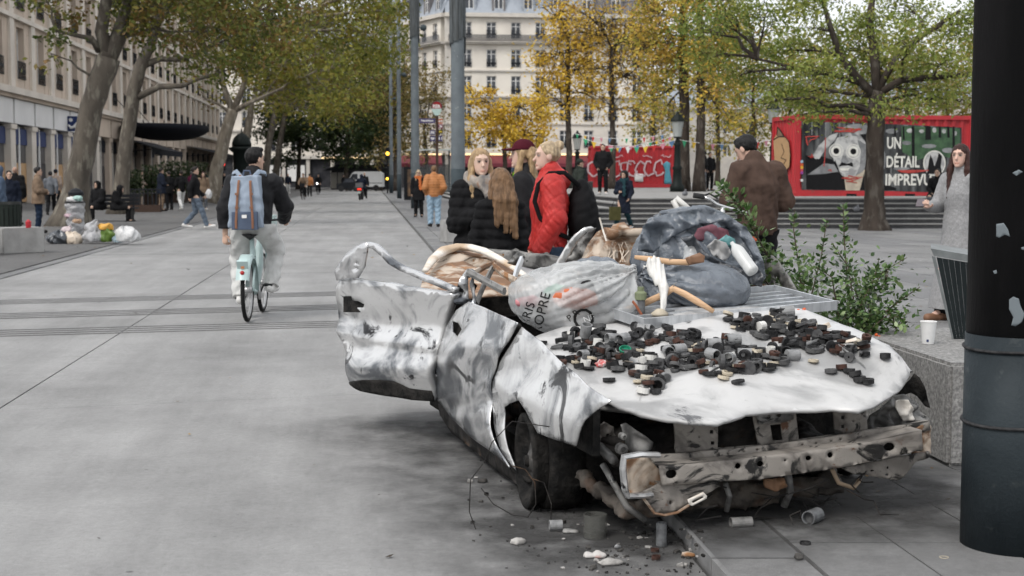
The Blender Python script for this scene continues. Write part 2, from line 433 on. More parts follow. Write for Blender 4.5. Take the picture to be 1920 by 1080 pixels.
# right: kerb stones, paving slabs of the square
kb = empty('kerb', (1.2, 3, 0), kind='structure')
for i in range(130):
 y = 3 + i * 1.15
 MB().slab([sxy(1.285, y), sxy(1.635, y), sxy(1.635, y + 1.14), sxy(1.285, y + 1.14)], -0.04, PZ + random.uniform(-.003, .003)).build('kerb_stone', random.choice([m_kerb, m_pave, m_pave2]), kb)
pz = MB().slab([sxy(1.64, -5), sxy(90, -5), sxy(90, 230), sxy(1.64, 230)], -0.045, PZ - 0.018)
plaza = tag(pz.build('square_paving', m_pave2), kind='structure')
rest = MB(); n_near = 0
for i in range(32):
 l0 = 1.65 + i * 0.41 if i < 8 else 1.65 + 8 * 0.41 + (i - 8) * 0.82
 l1 = l0 + (0.41 if i < 8 else 0.82)
 y = 4.1 + (0 if i % 2 else 0.0)
 while y < 40:
  ln = 1.42
  q = [sxy(l0 + .004, y + .004), sxy(l1 - .004, y + .004), sxy(l1 - .004, y + ln - .004), sxy(l0 + .004, y + ln - .004)]
  X = q[0].x
  if X < 0.37 * (y + 1.5) + 0.3 and X > -0.1 * y - 1:
   dz = random.uniform(-.002, .002)
   m = m_pave if random.random() < 0.6 else m_pave2
   if y < 22 and n_near < 290: MB().slab(q, 0.0, PZ + dz).build('paving_slab', m, plaza); n_near += 1
   else: rest.use(m).slab(q, 0.0, PZ + dz)
  y += ln
tag(rest.build('far_paving_slabs', None, plaza), kind='stuff')
# terrace with steps
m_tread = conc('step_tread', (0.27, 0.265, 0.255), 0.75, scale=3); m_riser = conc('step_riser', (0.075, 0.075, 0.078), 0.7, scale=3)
TC = Vector((1.25, 40.0, 0)); RISE = 0.137; RUN = 0.40
TZ = PZ + 6 * RISE
terr = empty('terrace', (TC.x, TC.y, 0), kind='structure')
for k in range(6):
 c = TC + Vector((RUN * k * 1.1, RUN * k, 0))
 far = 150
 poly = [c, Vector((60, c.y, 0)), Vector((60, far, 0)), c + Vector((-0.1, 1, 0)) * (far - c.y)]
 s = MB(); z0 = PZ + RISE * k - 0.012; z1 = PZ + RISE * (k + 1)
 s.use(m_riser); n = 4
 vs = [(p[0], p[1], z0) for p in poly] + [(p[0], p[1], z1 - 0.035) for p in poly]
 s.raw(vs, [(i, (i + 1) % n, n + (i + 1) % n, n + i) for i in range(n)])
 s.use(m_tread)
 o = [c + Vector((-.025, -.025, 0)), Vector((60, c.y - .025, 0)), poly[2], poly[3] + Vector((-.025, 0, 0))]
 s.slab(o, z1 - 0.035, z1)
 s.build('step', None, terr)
# ================================================================== BUILDINGS
m_stone = mat('facade_stone', (0.54, 0.445, 0.36), (0.45, 0.37, 0.30), scale=0.5, rough=0.9, bump=0.1, bscale=6, c3=(0.30, 0.25, 0.21), s3=0.25, t3=0.68, w3=0.15)
m_stone_l = mat('facade_stone_pale', (0.64, 0.58, 0.51), (0.55, 0.50, 0.44), scale=0.7, rough=0.9)
m_fascia = flat('fascia_white', (0.72, 0.71, 0.70), var=0.08, scale=0.4)
m_cream = mat('cream_stone', (0.74, 0.69, 0.61), (0.66, 0.61, 0.54), scale=0.25, rough=0.9, c3=(0.48, 0.44, 0.40), s3=0.12, t3=0.66, w3=0.15)
m_cream2 = mat('cream_trim', (0.60, 0.56, 0.50), (0.50, 0.47, 0.43), scale=0.6, rough=0.9)
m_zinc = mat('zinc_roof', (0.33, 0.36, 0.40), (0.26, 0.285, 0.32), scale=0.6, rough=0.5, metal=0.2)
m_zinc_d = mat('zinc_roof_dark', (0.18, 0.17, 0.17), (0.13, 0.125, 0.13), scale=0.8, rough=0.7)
m_glassd = mat('window_glass', (0.035, 0.04, 0.05), (0.07, 0.075, 0.085), scale=0.9, rough=0.12, spec=0.5)
m_white = flat('white_paint', (0.74, 0.73, 0.71), var=0.06)
m_iron = flat('black_iron', (0.02, 0.021, 0.024), rough=0.5)
m_shopdark = mat('shopfront_dark', (0.025, 0.026, 0.03), (0.05, 0.05, 0.055), scale=0.8, rough=0.35)
m_navy = flat('navy_sign', (0.012, 0.03, 0.12), var=0.15)
m_board = mat('chipboard', (0.50, 0.32, 0.17), (0.42, 0.26, 0.13), scale=4, rough=0.85, stretch=(1, 1, 0.4))
m_awn = flat('black_awning', (0.014, 0.015, 0.02), rough=0.8)

class Fr:
 """frame of a facade: s along the wall, n out of it, z up"""
 def __init__(f, P, d): f.P = Vector(P); f.d = Vector(d).normalized(); f.n = Vector((f.d.y, -f.d.x, 0))
 def p(f, s, n, z): return f.P + f.d * s + f.n * n + Vector((0, 0, z))
 def box(f, mb, s0, s1, n0, n1, z0, z1):
  vs = [f.p(s, n, z) for s in (s0, s1) for n in (n0, n1) for z in (z0, z1)]
  return mb.raw(vs, [(0, 1, 3, 2), (4, 6, 7, 5), (0, 4, 5, 1), (2, 3, 7, 6), (0, 2, 6, 4), (1, 5, 7, 3)])
 def local(f, s, z, n=0.0):
  return basis(f.p(s, n, z), f.d, Vector((0, 0, 1)), f.n)

def window_proto(w, h, frame=0.09, mullion=True, name='window', mf=None, mg=None):
 """in local coords: x along wall, y up, z out; origin at bottom centre"""
 mf = mf or m_white; mg = mg or m_glassd
 b = MB()
 for (x0, x1, y0, y1) in [(-w/2, -w/2+frame, 0, h), (w/2-frame, w/2, 0, h), (-w/2+frame, w/2-frame, 0, frame), (-w/2+frame, w/2-frame, h-frame, h)] + ([(-frame*.6, frame*.6, frame, h-frame), (-w/2+frame, -frame*.6, h*.72, h*.72+frame*.8), (frame*.6, w/2-frame, h*.72, h*.72+frame*.8)] if mullion else []):
  b.box(((x0+x1)/2, (y0+y1)/2, 0.03), (x1-x0, y1-y0, 0.06))
 me = b.mesh(mf)
 p = MB(); p.box((0, h/2, 0.0), (w-frame, h-frame, 0.02)); mp = p.mesh(mg)
 return me, mp
def put_window(root, me, mp, M):
 o = link('window', me, root); o.matrix_local = Matrix.Translation(-Vector(root.location)) @ M
 q = link('pane', mp, o); return o
def railing_mesh(w, h, n=9):
 b = MB()
 for x in np.linspace(-w/2, w/2, n): b.box((x, h/2, 0), (0.03, h, 0.03))
 b.box((0, h, 0), (w, 0.05, 0.05)); b.box((0, 0.06, 0), (w, 0.04, 0.04)); b.box((0, h * .5, 0), (w * .98, 0.2, 0.015))
 return b.mesh(m_iron)

def facade(root, fr, nbay, bay, floors, wo, depth, wall_m, trim_m, ztop, zbot, pil=True, rail=True, s0=0.0):
 """floors: list of (sill z, head z).  the wall is piers and spandrels round real openings"""
 W = MB()
 for i in range(nbay):
  a = s0 + i * bay; c = a + bay / 2
  fr.box(W, a, c - wo / 2, -depth, 0, zbot, ztop); fr.box(W, c + wo / 2, a + bay, -depth, 0, zbot, ztop)
  z = zbot
  for (zs, zh) in floors: fr.box(W, c - wo / 2, c + wo / 2, -depth, -0.02, z, zs); z = zh
  fr.box(W, c - wo / 2, c + wo / 2, -depth, -0.02, z, ztop)
 fr.box(W, s0, s0 + nbay * bay, -depth - 0.5, -depth - 0.02, zbot, ztop)
 W.build('wall', wall_m, root)
 protos = {}
 rm = railing_mesh(wo * 0.96, 0.95) if rail else None
 for i in range(nbay):
  c = s0 + i * bay + bay / 2
  for fi, (zs, zh) in enumerate(floors):
   h = zh - zs
   if h not in protos: protos[h] = window_proto(wo * 0.98, h)
   put_window(root, *protos[h], fr.local(c, zs, -depth + 0.03))
   if rail:
    r = link('balcony_railing', rm, root); r.matrix_local = Matrix.Translation(-Vector(root.location)) @ fr.local(c, zs, 0.06)
 if pil:
  pm = MB()
  for i in range(nbay + 1):
   P = MB(); fr.box(P, s0 + i * bay - 0.45, s0 + i * bay + 0.45, 0.002, 0.16, zbot, ztop)
   P.build('pilaster', trim_m, root)

# ---- long stone building on the left
LB0 = sxy(-19.3, 58)
lb = empty('stone_building', LB0, label='long beige stone building with tall windows and shops behind plane trees', cat='building')
fr = Fr(LB0, ST); NB = 26; BAY = 4.85
facade(lb, fr, NB, BAY, [(6.9, 9.75), (10.7, 13.5), (14.4, 16.9), (17.8, 20.0)], 1.75, 0.42, m_stone, m_stone_l, 22.5, 6.3)
for (z0, z1, n, m) in [(5.95, 6.3, 0.5, m_stone_l), (5.75, 5.95, 0.3, m_stone), (10.05, 10.3, 0.22, m_stone_l), (13.8, 14.05, 0.3, m_stone_l), (22.2, 22.8, 0.7, m_stone_l)]:
 c = MB(); fr.box(c, 0, NB * BAY, -0.4, n, z0, z1); c.build('cornice', m, lb)
c = MB(); fr.box(c, 0, NB * BAY, -0.9, -0.6, 0, 5.8); c.build('ground_floor_backing', m_shopdark, lb)
for i in range(NB + 1):
 s = i * BAY
 P = MB().use(m_stone_l if i < 10 else m_stone); fr.box(P, s - 0.55, s + 0.55, -0.36, 0.06, 0, 4.35); fr.box(P, s - 0.65, s + 0.65, -0.36, 0.14, 4.1, 4.36); fr.box(P, s - 0.65, s + 0.65, -0.36, 0.14, -.01, 0.5)
 P.build('pier', None, lb)
 if i == NB: break
 F = MB(); fr.box(F, s + 0.2, s + BAY - 0.2, -0.55, 0.14, 4.4, 5.72); F.build('fascia', m_fascia if i < 9 else m_stone, lb)
 # shopfront between the piers: boards below, dark glass above, white mullion
 F = MB(); fr.box(F, s + 0.57, s + BAY - 0.57, -0.38, -0.30, 2.3, 4.3); F.build('shop_glass', m_glassd, lb)
 F = MB(); fr.box(F, s + 0.57, s + BAY - 0.57, -0.38, -0.28, 0.1, 2.28); F.build('shop_panel', m_board if i < 8 and i != 5 else m_shopdark, lb)
 F = MB(); fr.box(F, s + BAY / 2 - 0.1, s + BAY / 2 + 0.1, -0.27, -0.18, 0.1, 4.3); F.build('mullion', m_white if i < 9 else m_cream2, lb)
 F = MB(); fr.box(F, s + 0.6, s + BAY / 2 - 0.12, -0.29, -0.2, 3.3, 4.2); fr.box(F, s + BAY / 2 + 0.12, s + BAY - 0.6, -0.29, -0.2, 3.3, 4.2); F.build('sign_board', m_navy if i < 9 else m_awn, lb)
# hanging blue sign with white mark
P = at(137, 232, 91)
hg = empty('hanging_shop_sign', P, label='blue square hanging shop sign with white curved mark', cat='sign')
s = MB(); s.box(P, (0.85, 0.12, 0.95)); s.build('panel', m_navy, hg)
s = MB(); s.tube([P + Vector((-.28, -.08, -.06)), P + Vector((-.12, -.08, -.26)), P + Vector((.1, -.08, -.2)), P + Vector((.3, -.08, .12))], [.05, .1, .1, .03], 8); s.lathe([(0, -.02), (.12, -.02), (.12, .02), (0, .02)], 12, Matrix.Translation(P + Vector((-.12, -.07, .24))) @ Matrix.Rotation(math.pi / 2, 4, 'X'))
s.build('emblem', m_white, hg)
s = MB(); s.tube([P + Vector((-.42, 0, .5)), P + Vector((-1.6, 0, .5))], .04, 6); s.build('bracket', m_iron, hg)
P = at(1, 207, 76)
hg = empty('edge_shop_sign', P, label='dark blue shop sign cut by the left picture edge', cat='sign')
s = MB(); s.box(P, (0.5, 0.12, 0.95)); s.build('panel', m_navy, hg); s = MB(); s.box(P + Vector((-.02, -.07, 0)), (0.1, 0.02, 0.5)); s.build('emblem', m_white, hg)

# ---- corner building at the end of the square
CB = at(835, 332, 180); CB.z = 0
cb = empty('corner_building', CB, label='cream corner apartment building with zinc mansard roof', cat='building')
d_r = Vector((1, 0.10, 0)).normalized(); d_l = Vector((0.55, -1, 0)).normalized()
fR = Fr(CB, d_r); fL = Fr(CB - d_l * 24.0, d_l)
FL = [(5.2, 7.4), (8.6, 10.8), (11.9, 14.2), (15.3, 17.5), (18.9, 20.9)]
facade(cb, fR, 8, 3.1, FL, 1.25, 0.3, m_cream, m_cream2, 21.6, 4.6, pil=False, rail=True, s0=1.2)
facade(cb, fL, 7, 3.2, FL, 1.25, 0.3, m_cream, m_cream2, 21.6, 4.6, pil=False, rail=True, s0=0.4)
for f_, L_ in ((fR, 27.2), (fL, 24.0)):
 for (z0, z1, n) in [(4.3, 4.9, .35), (8.1, 8.3, .15), (11.5, 11.7, .5), (14.75, 14.95, .2), (18.15, 18.35, .55), (18.35, 18.42, .75), (21.5, 22.0, .5)]:
  c = MB(); f_.box(c, 0, L_, -0.3, n, z0, z1); c.build('cornice', m_cream2, cb)
 c = MB(); f_.box(c, 0, 1.2, -.5, .03, 0, 21.6); c.build('quoin', m_cream2, cb)
 c = MB(); f_.box(c, .4, L_ - .4, 0.6, .66, 18.42, 19.3);
 c.build('parapet_railing', film('railing_screen', (0.06, 0.06, 0.065), 0.55), cb)
 c = MB(); f_.box(c, 1.2, L_, -.6, -.35, 0, 4.4); c.build('ground_floor_backing', m_shopdark, cb)
 # mansard
 c = MB().use(m_zinc)
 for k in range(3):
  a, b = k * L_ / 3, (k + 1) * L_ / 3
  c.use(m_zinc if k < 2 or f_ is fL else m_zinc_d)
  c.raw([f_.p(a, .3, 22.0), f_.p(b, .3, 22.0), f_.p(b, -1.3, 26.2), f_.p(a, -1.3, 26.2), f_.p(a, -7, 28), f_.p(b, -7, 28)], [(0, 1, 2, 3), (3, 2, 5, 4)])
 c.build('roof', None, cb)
 wm, wp = window_proto(1.15, 1.9)
 nd = 7
 for i in range(nd):
  s = 1.2 + (i + .5) * (L_ - 1.2) / nd
  d = MB(); f_.box(d, s - .85, s - .6, -1.2, .2, 22.2, 24.6); f_.box(d, s + .6, s + .85, -1.2, .2, 22.2, 24.6)
  for q in range(7):
   t0, t1 = math.pi * q / 7, math.pi * (q + 1) / 7
   pts = [(s + .95 * math.cos(t), 24.55 + .55 * math.sin(t)) for t in (t0, t1)]
   d.raw([f_.p(pts[0][0], .28, pts[0][1]), f_.p(pts[1][0], .28, pts[1][1]), f_.p(pts[1][0], -1.6, pts[1][1]), f_.p(pts[0][0], -1.6, pts[0][1]), f_.p(pts[0][0], .28, 24.4), f_.p(pts[1][0], .28, 24.4)], [(0, 1, 2, 3), (0, 4, 5, 1)])
  d.build('dormer', m_zinc_d if i % 2 else m_zinc, cb)
  put_window(cb, wm, wp, f_.local(s, 22.35, 0.05))
for i, s in enumerate((3.0, 11.0, 19.0)):
 c = MB(); fR.box(c, s, s + 1.6, -4.5, -3.6, 26, 30); c.build('chimney', m_cream2, cb)
m_red_awn = flat('burgundy_awning', (0.16, 0.022, 0.035), var=0.2, scale=2)
a_l = [('burgundy café awning left of the thick grey mast', -6, -0.5), ('burgundy café awning right of the thick grey mast', 0.6, 9.5), ('burgundy café awning beyond the hooded worker', 10, 18)]
for lab, s0, s1 in a_l:
 f_ = fR if s0 >= 0 else Fr(CB, d_r)
 P = f_.p((s0 + s1) / 2, 1, 3); r = empty('cafe_awning', P, label=lab, cat='awning', group='burgundy awnings of the corner café')
 c = MB(); c.raw([f_.p(s0, .2, 4.2), f_.p(s1, .2, 4.2), f_.p(s1, 2.6, 3.2), f_.p(s0, 2.6, 3.2), f_.p(s0, 2.6, 2.75), f_.p(s1, 2.6, 2.75)], [(0, 1, 2, 3), (3, 2, 5, 4)]); c.build('canopy', m_red_awn, r)
 c = MB(); f_.box(c, s0, s1, 0.3, 0.5, 4.25, 4.45); c.build('light_strip', glow('warm_strip', (1.0, 0.72, 0.38), .8), r)
# ---- building that closes the street on the left of it
EB = at(395, 332, 205); EB.z = 0
eb = empty('end_building', EB, label='pale apartment building glimpsed behind dark trees at street end', cat='building')
fE = Fr(EB, (1, 0, 0))
facade(eb, fE, 10, 3.5, [(5.2, 7.4), (8.6, 10.8), (11.9, 14.2), (15.3, 17.5)], 1.3, 0.3, m_cream, m_cream2, 19.5, 4.4, pil=False)
for (z0, z1, n) in [(4.1, 4.6, .35), (8.0, 8.25, .3), (11.4, 11.6, .4), (19.4, 20, .5)]:
 c = MB(); fE.box(c, 0, 35, -0.3, n, z0, z1); c.build('cornice', m_cream2, eb)
c = MB(); fE.box(c, 0, 35, -.6, -.35, 0, 4.2); c.build('ground_floor_backing', m_shopdark, eb)
for i in range(11):
 c = MB(); fE.box(c, i * 3.5 - .25, i * 3.5 + .25, -.3, .1, 0, 4.1); c.build('pier', m_cream2, eb)
for i in (2, 3, 5, 8):
 c = MB(); fE.box(c, i * 3.5 + .5, i * 3.5 + 3, -.3, -.2, .9, 3.2); c.build('shop_panel', m_white if i != 8 else m_stone, eb)
c = MB(); fE.box(c, 16, 34, .4, .55, 4.15, 4.35); c.build('light_strip', glow('warm_strip', (1, .7, .35), .8), eb)
c = MB(); c.raw([fE.p(0, .2, 20), fE.p(35, .2, 20), fE.p(35, -2, 24), fE.p(0, -2, 24)], [(0, 1, 2, 3)]); c.build('roof', m_zinc, eb)
# ---- pale row behind the square on the right
bx = 1085; k = 0
labs = ['pale building beyond the yellow trees, left of the lamp post', 'pale building behind the twin brown trunks', 'grey-cream building behind the red mural container', 'pale building behind the green tree at far right']
for (x0, x1, hgt, Yb, mm) in [(1080, 1245, 10.5, 215, m_cream), (1240, 1437, 11.5, 205, m_cream2), (1436, 1646, 12, 200, m_cream), (1645, 1960, 12, 195, m_cream2)]:
 P = at(x0, 332, Yb); P.z = 0; Q = at(x1, 332, Yb)
 r = empty('background_building', P, label=labs[k], cat='building', group='pale buildings behind the square')
 f_ = Fr(P, (1, 0, 0)); W = Q.x - P.x; nb = max(3, int(W / 3.3))
 facade(r, f_, nb, W / nb, [(z, z + 2.1) for z in np.arange(4.5, hgt - 2.5, 3.2)], 1.3, .3, mm, m_cream2, hgt, 0, pil=False, rail=False)
 c = MB(); f_.box(c, 0, W, -.3, .4, hgt - .3, hgt + .2); c.build('cornice', m_cream2, r)
 c = MB(); c.raw([f_.p(0, .2, hgt + .2), f_.p(W, .2, hgt + .2), f_.p(W, -2, hgt + 3.2), f_.p(0, -2, hgt + 3.2)], [(0, 1, 2, 3)]); c.build('roof', m_zinc, r)
 k += 1
# ================================================================== TREES
m_leaf = attr_mat('leaves', rough=0.55, trans=0.35)
def bark(name, a, b, c, **k): return mat(name, a, b, scale=3.0, rough=0.95, bump=0.5, bscale=14, c3=c, s3=5.0, t3=0.58, stretch=(1, 1, 0.35), **k)
m_bark_plane = bark('plane_bark', (0.105, 0.09, 0.072), (0.065, 0.055, 0.045), (0.17, 0.155, 0.125))
m_bark_pale = bark('pale_plane_bark', (0.22, 0.19, 0.15), (0.13, 0.11, 0.085), (0.32, 0.29, 0.24))
m_bark_dark = bark('dark_bark', (0.062, 0.05, 0.042), (0.038, 0.031, 0.026), (0.10, 0.088, 0.076))
def curve_pts(a, b, n, sag, rng, jit):
 a, b = Vector(a), Vector(b); r = []
 for i in range(n + 1):
  t = i / n; p = a.lerp(b, t); k = math.sin(math.pi * t)
  r.append(p + Vector((rng.uniform(-1, 1), rng.uniform(-1, 1), rng.uniform(-.6, .6))) * jit * k + Vector((0, 0, sag * k)))
 return r
def tree(name, label, base, trunk, clumps, pal, leaf, n_leaf, barkm, seed, limbs=(), cat='tree', group=None, spread=0.75, sub=9, twig=0.035, hang=0.0, flare=1.5, asp=0.55, bare=0):
 """trunk: [(point, radius)..]; clumps: [(centre, (rx, ry, rz))..] that the crown fills; leaves sit in tufts on twigs"""
 rng = random.Random(seed); nr = np.random.RandomState(seed)
 root = empty(name, base, label=label, cat=cat, group=group)
 T = MB()
 pts = [Vector(p) for p, r in trunk]; rs = [r for p, r in trunk]
 # smooth trunk path with root flare
 P2, R2 = [], []
 for i in range(len(pts) - 1):
  for k in range(4):
   t = k / 4
   P2.append(pts[i].lerp(pts[i + 1], t) + Vector((rng.uniform(-1, 1), rng.uniform(-1, 1), 0)) * rs[i] * 0.10); R2.append(rs[i] + (rs[i + 1] - rs[i]) * t)
 P2.append(pts[-1]); R2.append(rs[-1]); P2[0] = pts[0] - Vector((0, 0, .1))
 R2[0] *= flare; R2[1] *= 1 + (flare - 1) * .35
 T.tube(P2, R2, 10)
 for lp in limbs: T.tube([Vector(p) for p, r in lp], [r for p, r in lp], 7)
 top = P2[-1]
 starts = P2[len(P2) // 2:]
 for lp in limbs: starts = starts + [Vector(p) for p, r in lp[1:]]
 tufts = []; vol = [c[1][0] * c[1][1] * c[1][2] for c in clumps]; tv = sum(v ** .7 for v in vol)
 for ci, (c, r) in enumerate(clumps):
  c = Vector(c); cand = [p for p in starts if p.z < c.z + r[2] * .3] or starts
  s = min(cand, key=lambda p: (p - c).length)
  L = (c - s).length
  lr = max(0.03, min(rs[-1] * 0.6, 0.02 + 0.018 * L))
  path = curve_pts(s, c, 5, 0.06 * L, rng, 0.06 * L)
  T.tube(path, [lr * (1 - .7 * i / 5) for i in range(6)], 5, cap=False)
  w = vol[ci] ** .7 / tv
  ns = max(3, int(sub * len(clumps) * w))
  for k in range(ns):
   while True:
    q = Vector((rng.uniform(-1, 1), rng.uniform(-1, 1), rng.uniform(-1, 1)))
    if .25 < q.length < 1: break
   q = c + Vector((q.x * r[0], q.y * r[1], q.z * r[2]))
   a = path[rng.choice((2, 3, 4, 5))]
   tp = curve_pts(a, q, 3, .04, rng, .12 * (q - a).length)
   T.tube(tp, [twig, twig * .8, twig * .55, twig * .3], 3, cap=False)
   tufts.append((q, w / ns, tp))
   for b_ in range(bare):
    e = q + Vector((rng.gauss(0, 1), rng.gauss(0, 1), rng.gauss(.2, .8))) * spread
    T.tube(curve_pts(tp[2], e, 2, 0, rng, .1), [twig * .45, twig * .35, twig * .15], 3, cap=False)
 T.build('trunk', barkm, root, smooth=True)
 cen = []; cidx = []
 for ti, (q, w, tp) in enumerate(tufts):
  k = max(1, int(n_leaf * w * rng.uniform(.5, 1.5)))
  d = nr.randn(k, 3) * np.array([1, 1, .62]) * spread * rng.uniform(.6, 1.15)
  cen.append(np.array(q) + d); cidx.append(np.full(k, ti))
 C = np.concatenate(cen); I = np.concatenate(cidx); N = len(C)
 n = nr.randn(N, 3); n[:, 2] = np.abs(n[:, 2]) * .8 + .25; n /= np.linalg.norm(n, axis=1)[:, None]
 u = np.cross(n, nr.randn(N, 3)); u[:, 2] -= hang; u -= n * (u * n).sum(1)[:, None]; u /= np.linalg.norm(u, axis=1)[:, None]
 v = np.cross(n, u); sz = leaf * (0.6 + .8 * nr.rand(N))[:, None]
 V = np.stack([C - u * sz * .5, C + v * sz * asp * .5 - u * sz * .05, C + u * sz * .5, C - v * sz * asp * .5 - u * sz * .05], 1).reshape(-1, 3) - np.array(base)
 F = np.arange(N * 4).reshape(-1, 4)
 me = mesh_from(V, F, False, [m_leaf])
 pal = np.array(pal); tc = nr.rand(len(tufts));
 mixv = np.clip(.55 * tc[I] + .45 * nr.rand(N) + .12 * nr.randn(N), 0, .999) * (len(pal) - 1)
 i0 = mixv.astype(int); f = (mixv - i0)[:, None]
 col = (pal[i0] * (1 - f) + pal[i0 + 1] * f) * (0.75 + .5 * nr.rand(N))[:, None]
 set_col(me, np.repeat(col, 4, 0))
 o = link('crown', me, root); o['kind'] = 'stuff'
 return root
PLANE = [(0.047, 0.067, 0.015), (0.079, 0.102, 0.024), (0.121, 0.138, 0.028), (0.186, 0.175, 0.038), (0.205, 0.117, 0.038), (0.103, 0.077, 0.026)]
PLANE_Y = [(0.063, 0.083, 0.018), (0.127, 0.148, 0.027), (0.212, 0.220, 0.038), (0.276, 0.238, 0.046), (0.159, 0.101, 0.027)]
DARKG = [(0.020, 0.035, 0.015), (0.033, 0.055, 0.022), (0.050, 0.077, 0.028), (0.066, 0.083, 0.022)]
def trunk_px(l, Y): return [(at(x, y, Y + dy), r) for x, y, r, dy in l]
# two near plane trees on the left pavement, read off the picture
Y1 = 43.0
t1 = trunk_px([(130, 428, .52, 0), (147, 330, .37, 0), (172, 200, .34, 0), (203, 108, .36, 0)], Y1)
l1 = [trunk_px([(200, 112, .30, 0), (222, 70, .25, .2), (238, 20, .2, .5), (250, -60, .16, 1)], Y1), trunk_px([(206, 112, .24, 0), (190, 60, .2, 0), (200, 0, .17, -.5), (215, -80, .12, -1)], Y1), trunk_px([(186, 95, .12, 0), (172, 72, .09, -.3), (140, 66, .06, -.5), (105, 58, .04, -.8)], Y1)]
def cpx(x, y, Y, rx, ry, rz): return (at(x, y, Y), (rx, ry, rz))
tree('plane_tree', 'nearest leaning plane tree behind the overflowing transparent litter bin', t1[0][0], t1, [cpx(100, 35, 42.5, .9, .8, 1.1), cpx(75, -30, 42, .9, 1, .8), cpx(95, 100, 42.3, .35, .3, .5), cpx(230, -10, 43, 1.6, 1.6, 1.5), cpx(320, 20, 43, 1.8, 1.6, 1.3), cpx(390, 60, 43.5, 1.4, 1.3, .9), cpx(300, -90, 43, 3, 2.5, 1.8), cpx(420, -60, 43, 2.5, 2.5, 2), cpx(150, -110, 43, 2.5, 2, 1.4)], PLANE, .17, 9500, m_bark_plane, 1, l1, group='plane trees along the left pavement', spread=.36, sub=14, twig=.018)
Y2 = 57.0
t2 = trunk_px([(222, 402, .36, 0), (230, 320, .29, 0), (246, 200, .27, 0), (262, 128, .25, 0), (282, 85, .2, 0)], Y2)
l2 = [trunk_px([(258, 182, .16, 0), (300, 162, .12, -.3), (340, 161, .11, -.5), (372, 147, .09, -.6), (400, 141, .06, -.8)], Y2), trunk_px([(263, 125, .16, 0), (300, 110, .12, .2), (340, 112, .1, .4), (385, 95, .07, .5)], Y2), trunk_px([(282, 85, .18, 0), (300, 30, .15, 0), (320, -40, .1, 0)], Y2)]
tree('plane_tree', 'second plane tree with a long dark side limb, behind the black-clad sitters', t2[0][0], t2, [cpx(330, 110, 57, 1.0, 1.0, .7), cpx(420, 120, 56, 1.5, 1.6, 1.1), cpx(370, 60, 57, 2.2, 2, 1.6), cpx(460, 60, 57, 2.4, 2, 1.8), cpx(300, 20, 57, 2.4, 2, 1.8), cpx(400, -20, 57, 3, 3, 2.2), cpx(520, 0, 57, 2.6, 2.5, 2.0), cpx(440, -90, 57, 4, 3, 2), cpx(470, 130, 57, .9, .9, .7)], PLANE, .19, 10000, m_bark_plane, 2, l2, group='plane trees along the left pavement', spread=.42, sub=14, twig=.02)
Y3 = 78.0
t3 = trunk_px([(398, 377, .42, 0), (408, 310, .36, 0), (424, 245, .33, 0), (437, 205, .30, 0)], Y3)
l3 = [trunk_px([(436, 208, .2, 0), (420, 165, .16, 0), (412, 130, .12, 0), (385, 95, .08, .5)], Y3), trunk_px([(438, 207, .2, 0), (455, 165, .15, 0), (468, 120, .12, 0), (480, 70, .09, 0)], Y3), trunk_px([(440, 208, .16, 0), (470, 192, .12, -.5), (500, 178, .08, -.8)], Y3), trunk_px([(432, 212, .1, 0), (410, 195, .08, 0), (385, 185, .06, 0), (372, 160, .05, 0)], Y3)]
tree('plane_tree', 'pale forked plane tree left of the black-jacketed cyclist', t3[0][0], t3, [cpx(460, 90, 78, 2.2, 2.2, 1.8), cpx(540, 110, 77, 2.8, 2.6, 2.1), cpx(620, 130, 76, 2.6, 2.6, 1.9), cpx(580, 40, 78, 4, 3.5, 2.6), cpx(480, 20, 78, 3.4, 3, 2.4), cpx(680, 60, 76, 2.6, 2.4, 2.6), cpx(720, 20, 74, 1.8, 1.8, 2.2), cpx(640, -40, 77, 4, 3, 2.4), cpx(760, -20, 72, 1.3, 1.3, 1.6), cpx(530, 170, 78, 1.5, 1.5, 1.0)], PLANE_Y, .24, 11500, m_bark_pale, 3, l3, group='plane trees along the left pavement', spread=.6, sub=14, twig=.028)
for j, (px, Yt, lab) in enumerate([(458, 118, 'plane tree with mottled trunk right behind the cyclist\'s head'), (503, 150, 'first of two thin plane trunks right of the cyclist\'s head'), (523, 166, 'second of two thin plane trunks right of the cyclist\'s head')]):
 b = gr(px - 8, 332 + 1.5 * 2667 / Yt); s = Yt / 2667
 tk = trunk_px([(px - 8, 332 + 1.47 / s, .42, 0), (px, 275, .36, 0), (px + 10, 225, .3, 0), (px + 14, 190, .22, 0)], Yt)
 dx = 0
 cl = [(at(px + 20, 165, Yt), (4.5, 4, 2.6)), (at(px + 95, 140, Yt), (5, 4, 3.4)), (at(px + 170, 150, Yt - 3), (4, 4, 3.6)), (at(px + 60, 70, Yt), (6, 5, 4)), (at(px + 190, 80, Yt), (4, 4, 4)), (at(px + 130, 205, Yt), (3, 3, 1.6))]
 tree('plane_tree', lab, tk[0][0], tk, cl, PLANE_Y if j == 0 else PLANE, .36, 6500, m_bark_pale if j == 0 else m_bark_plane, 20 + j, group='plane trees along the left pavement', spread=.95, sub=14, twig=.04)
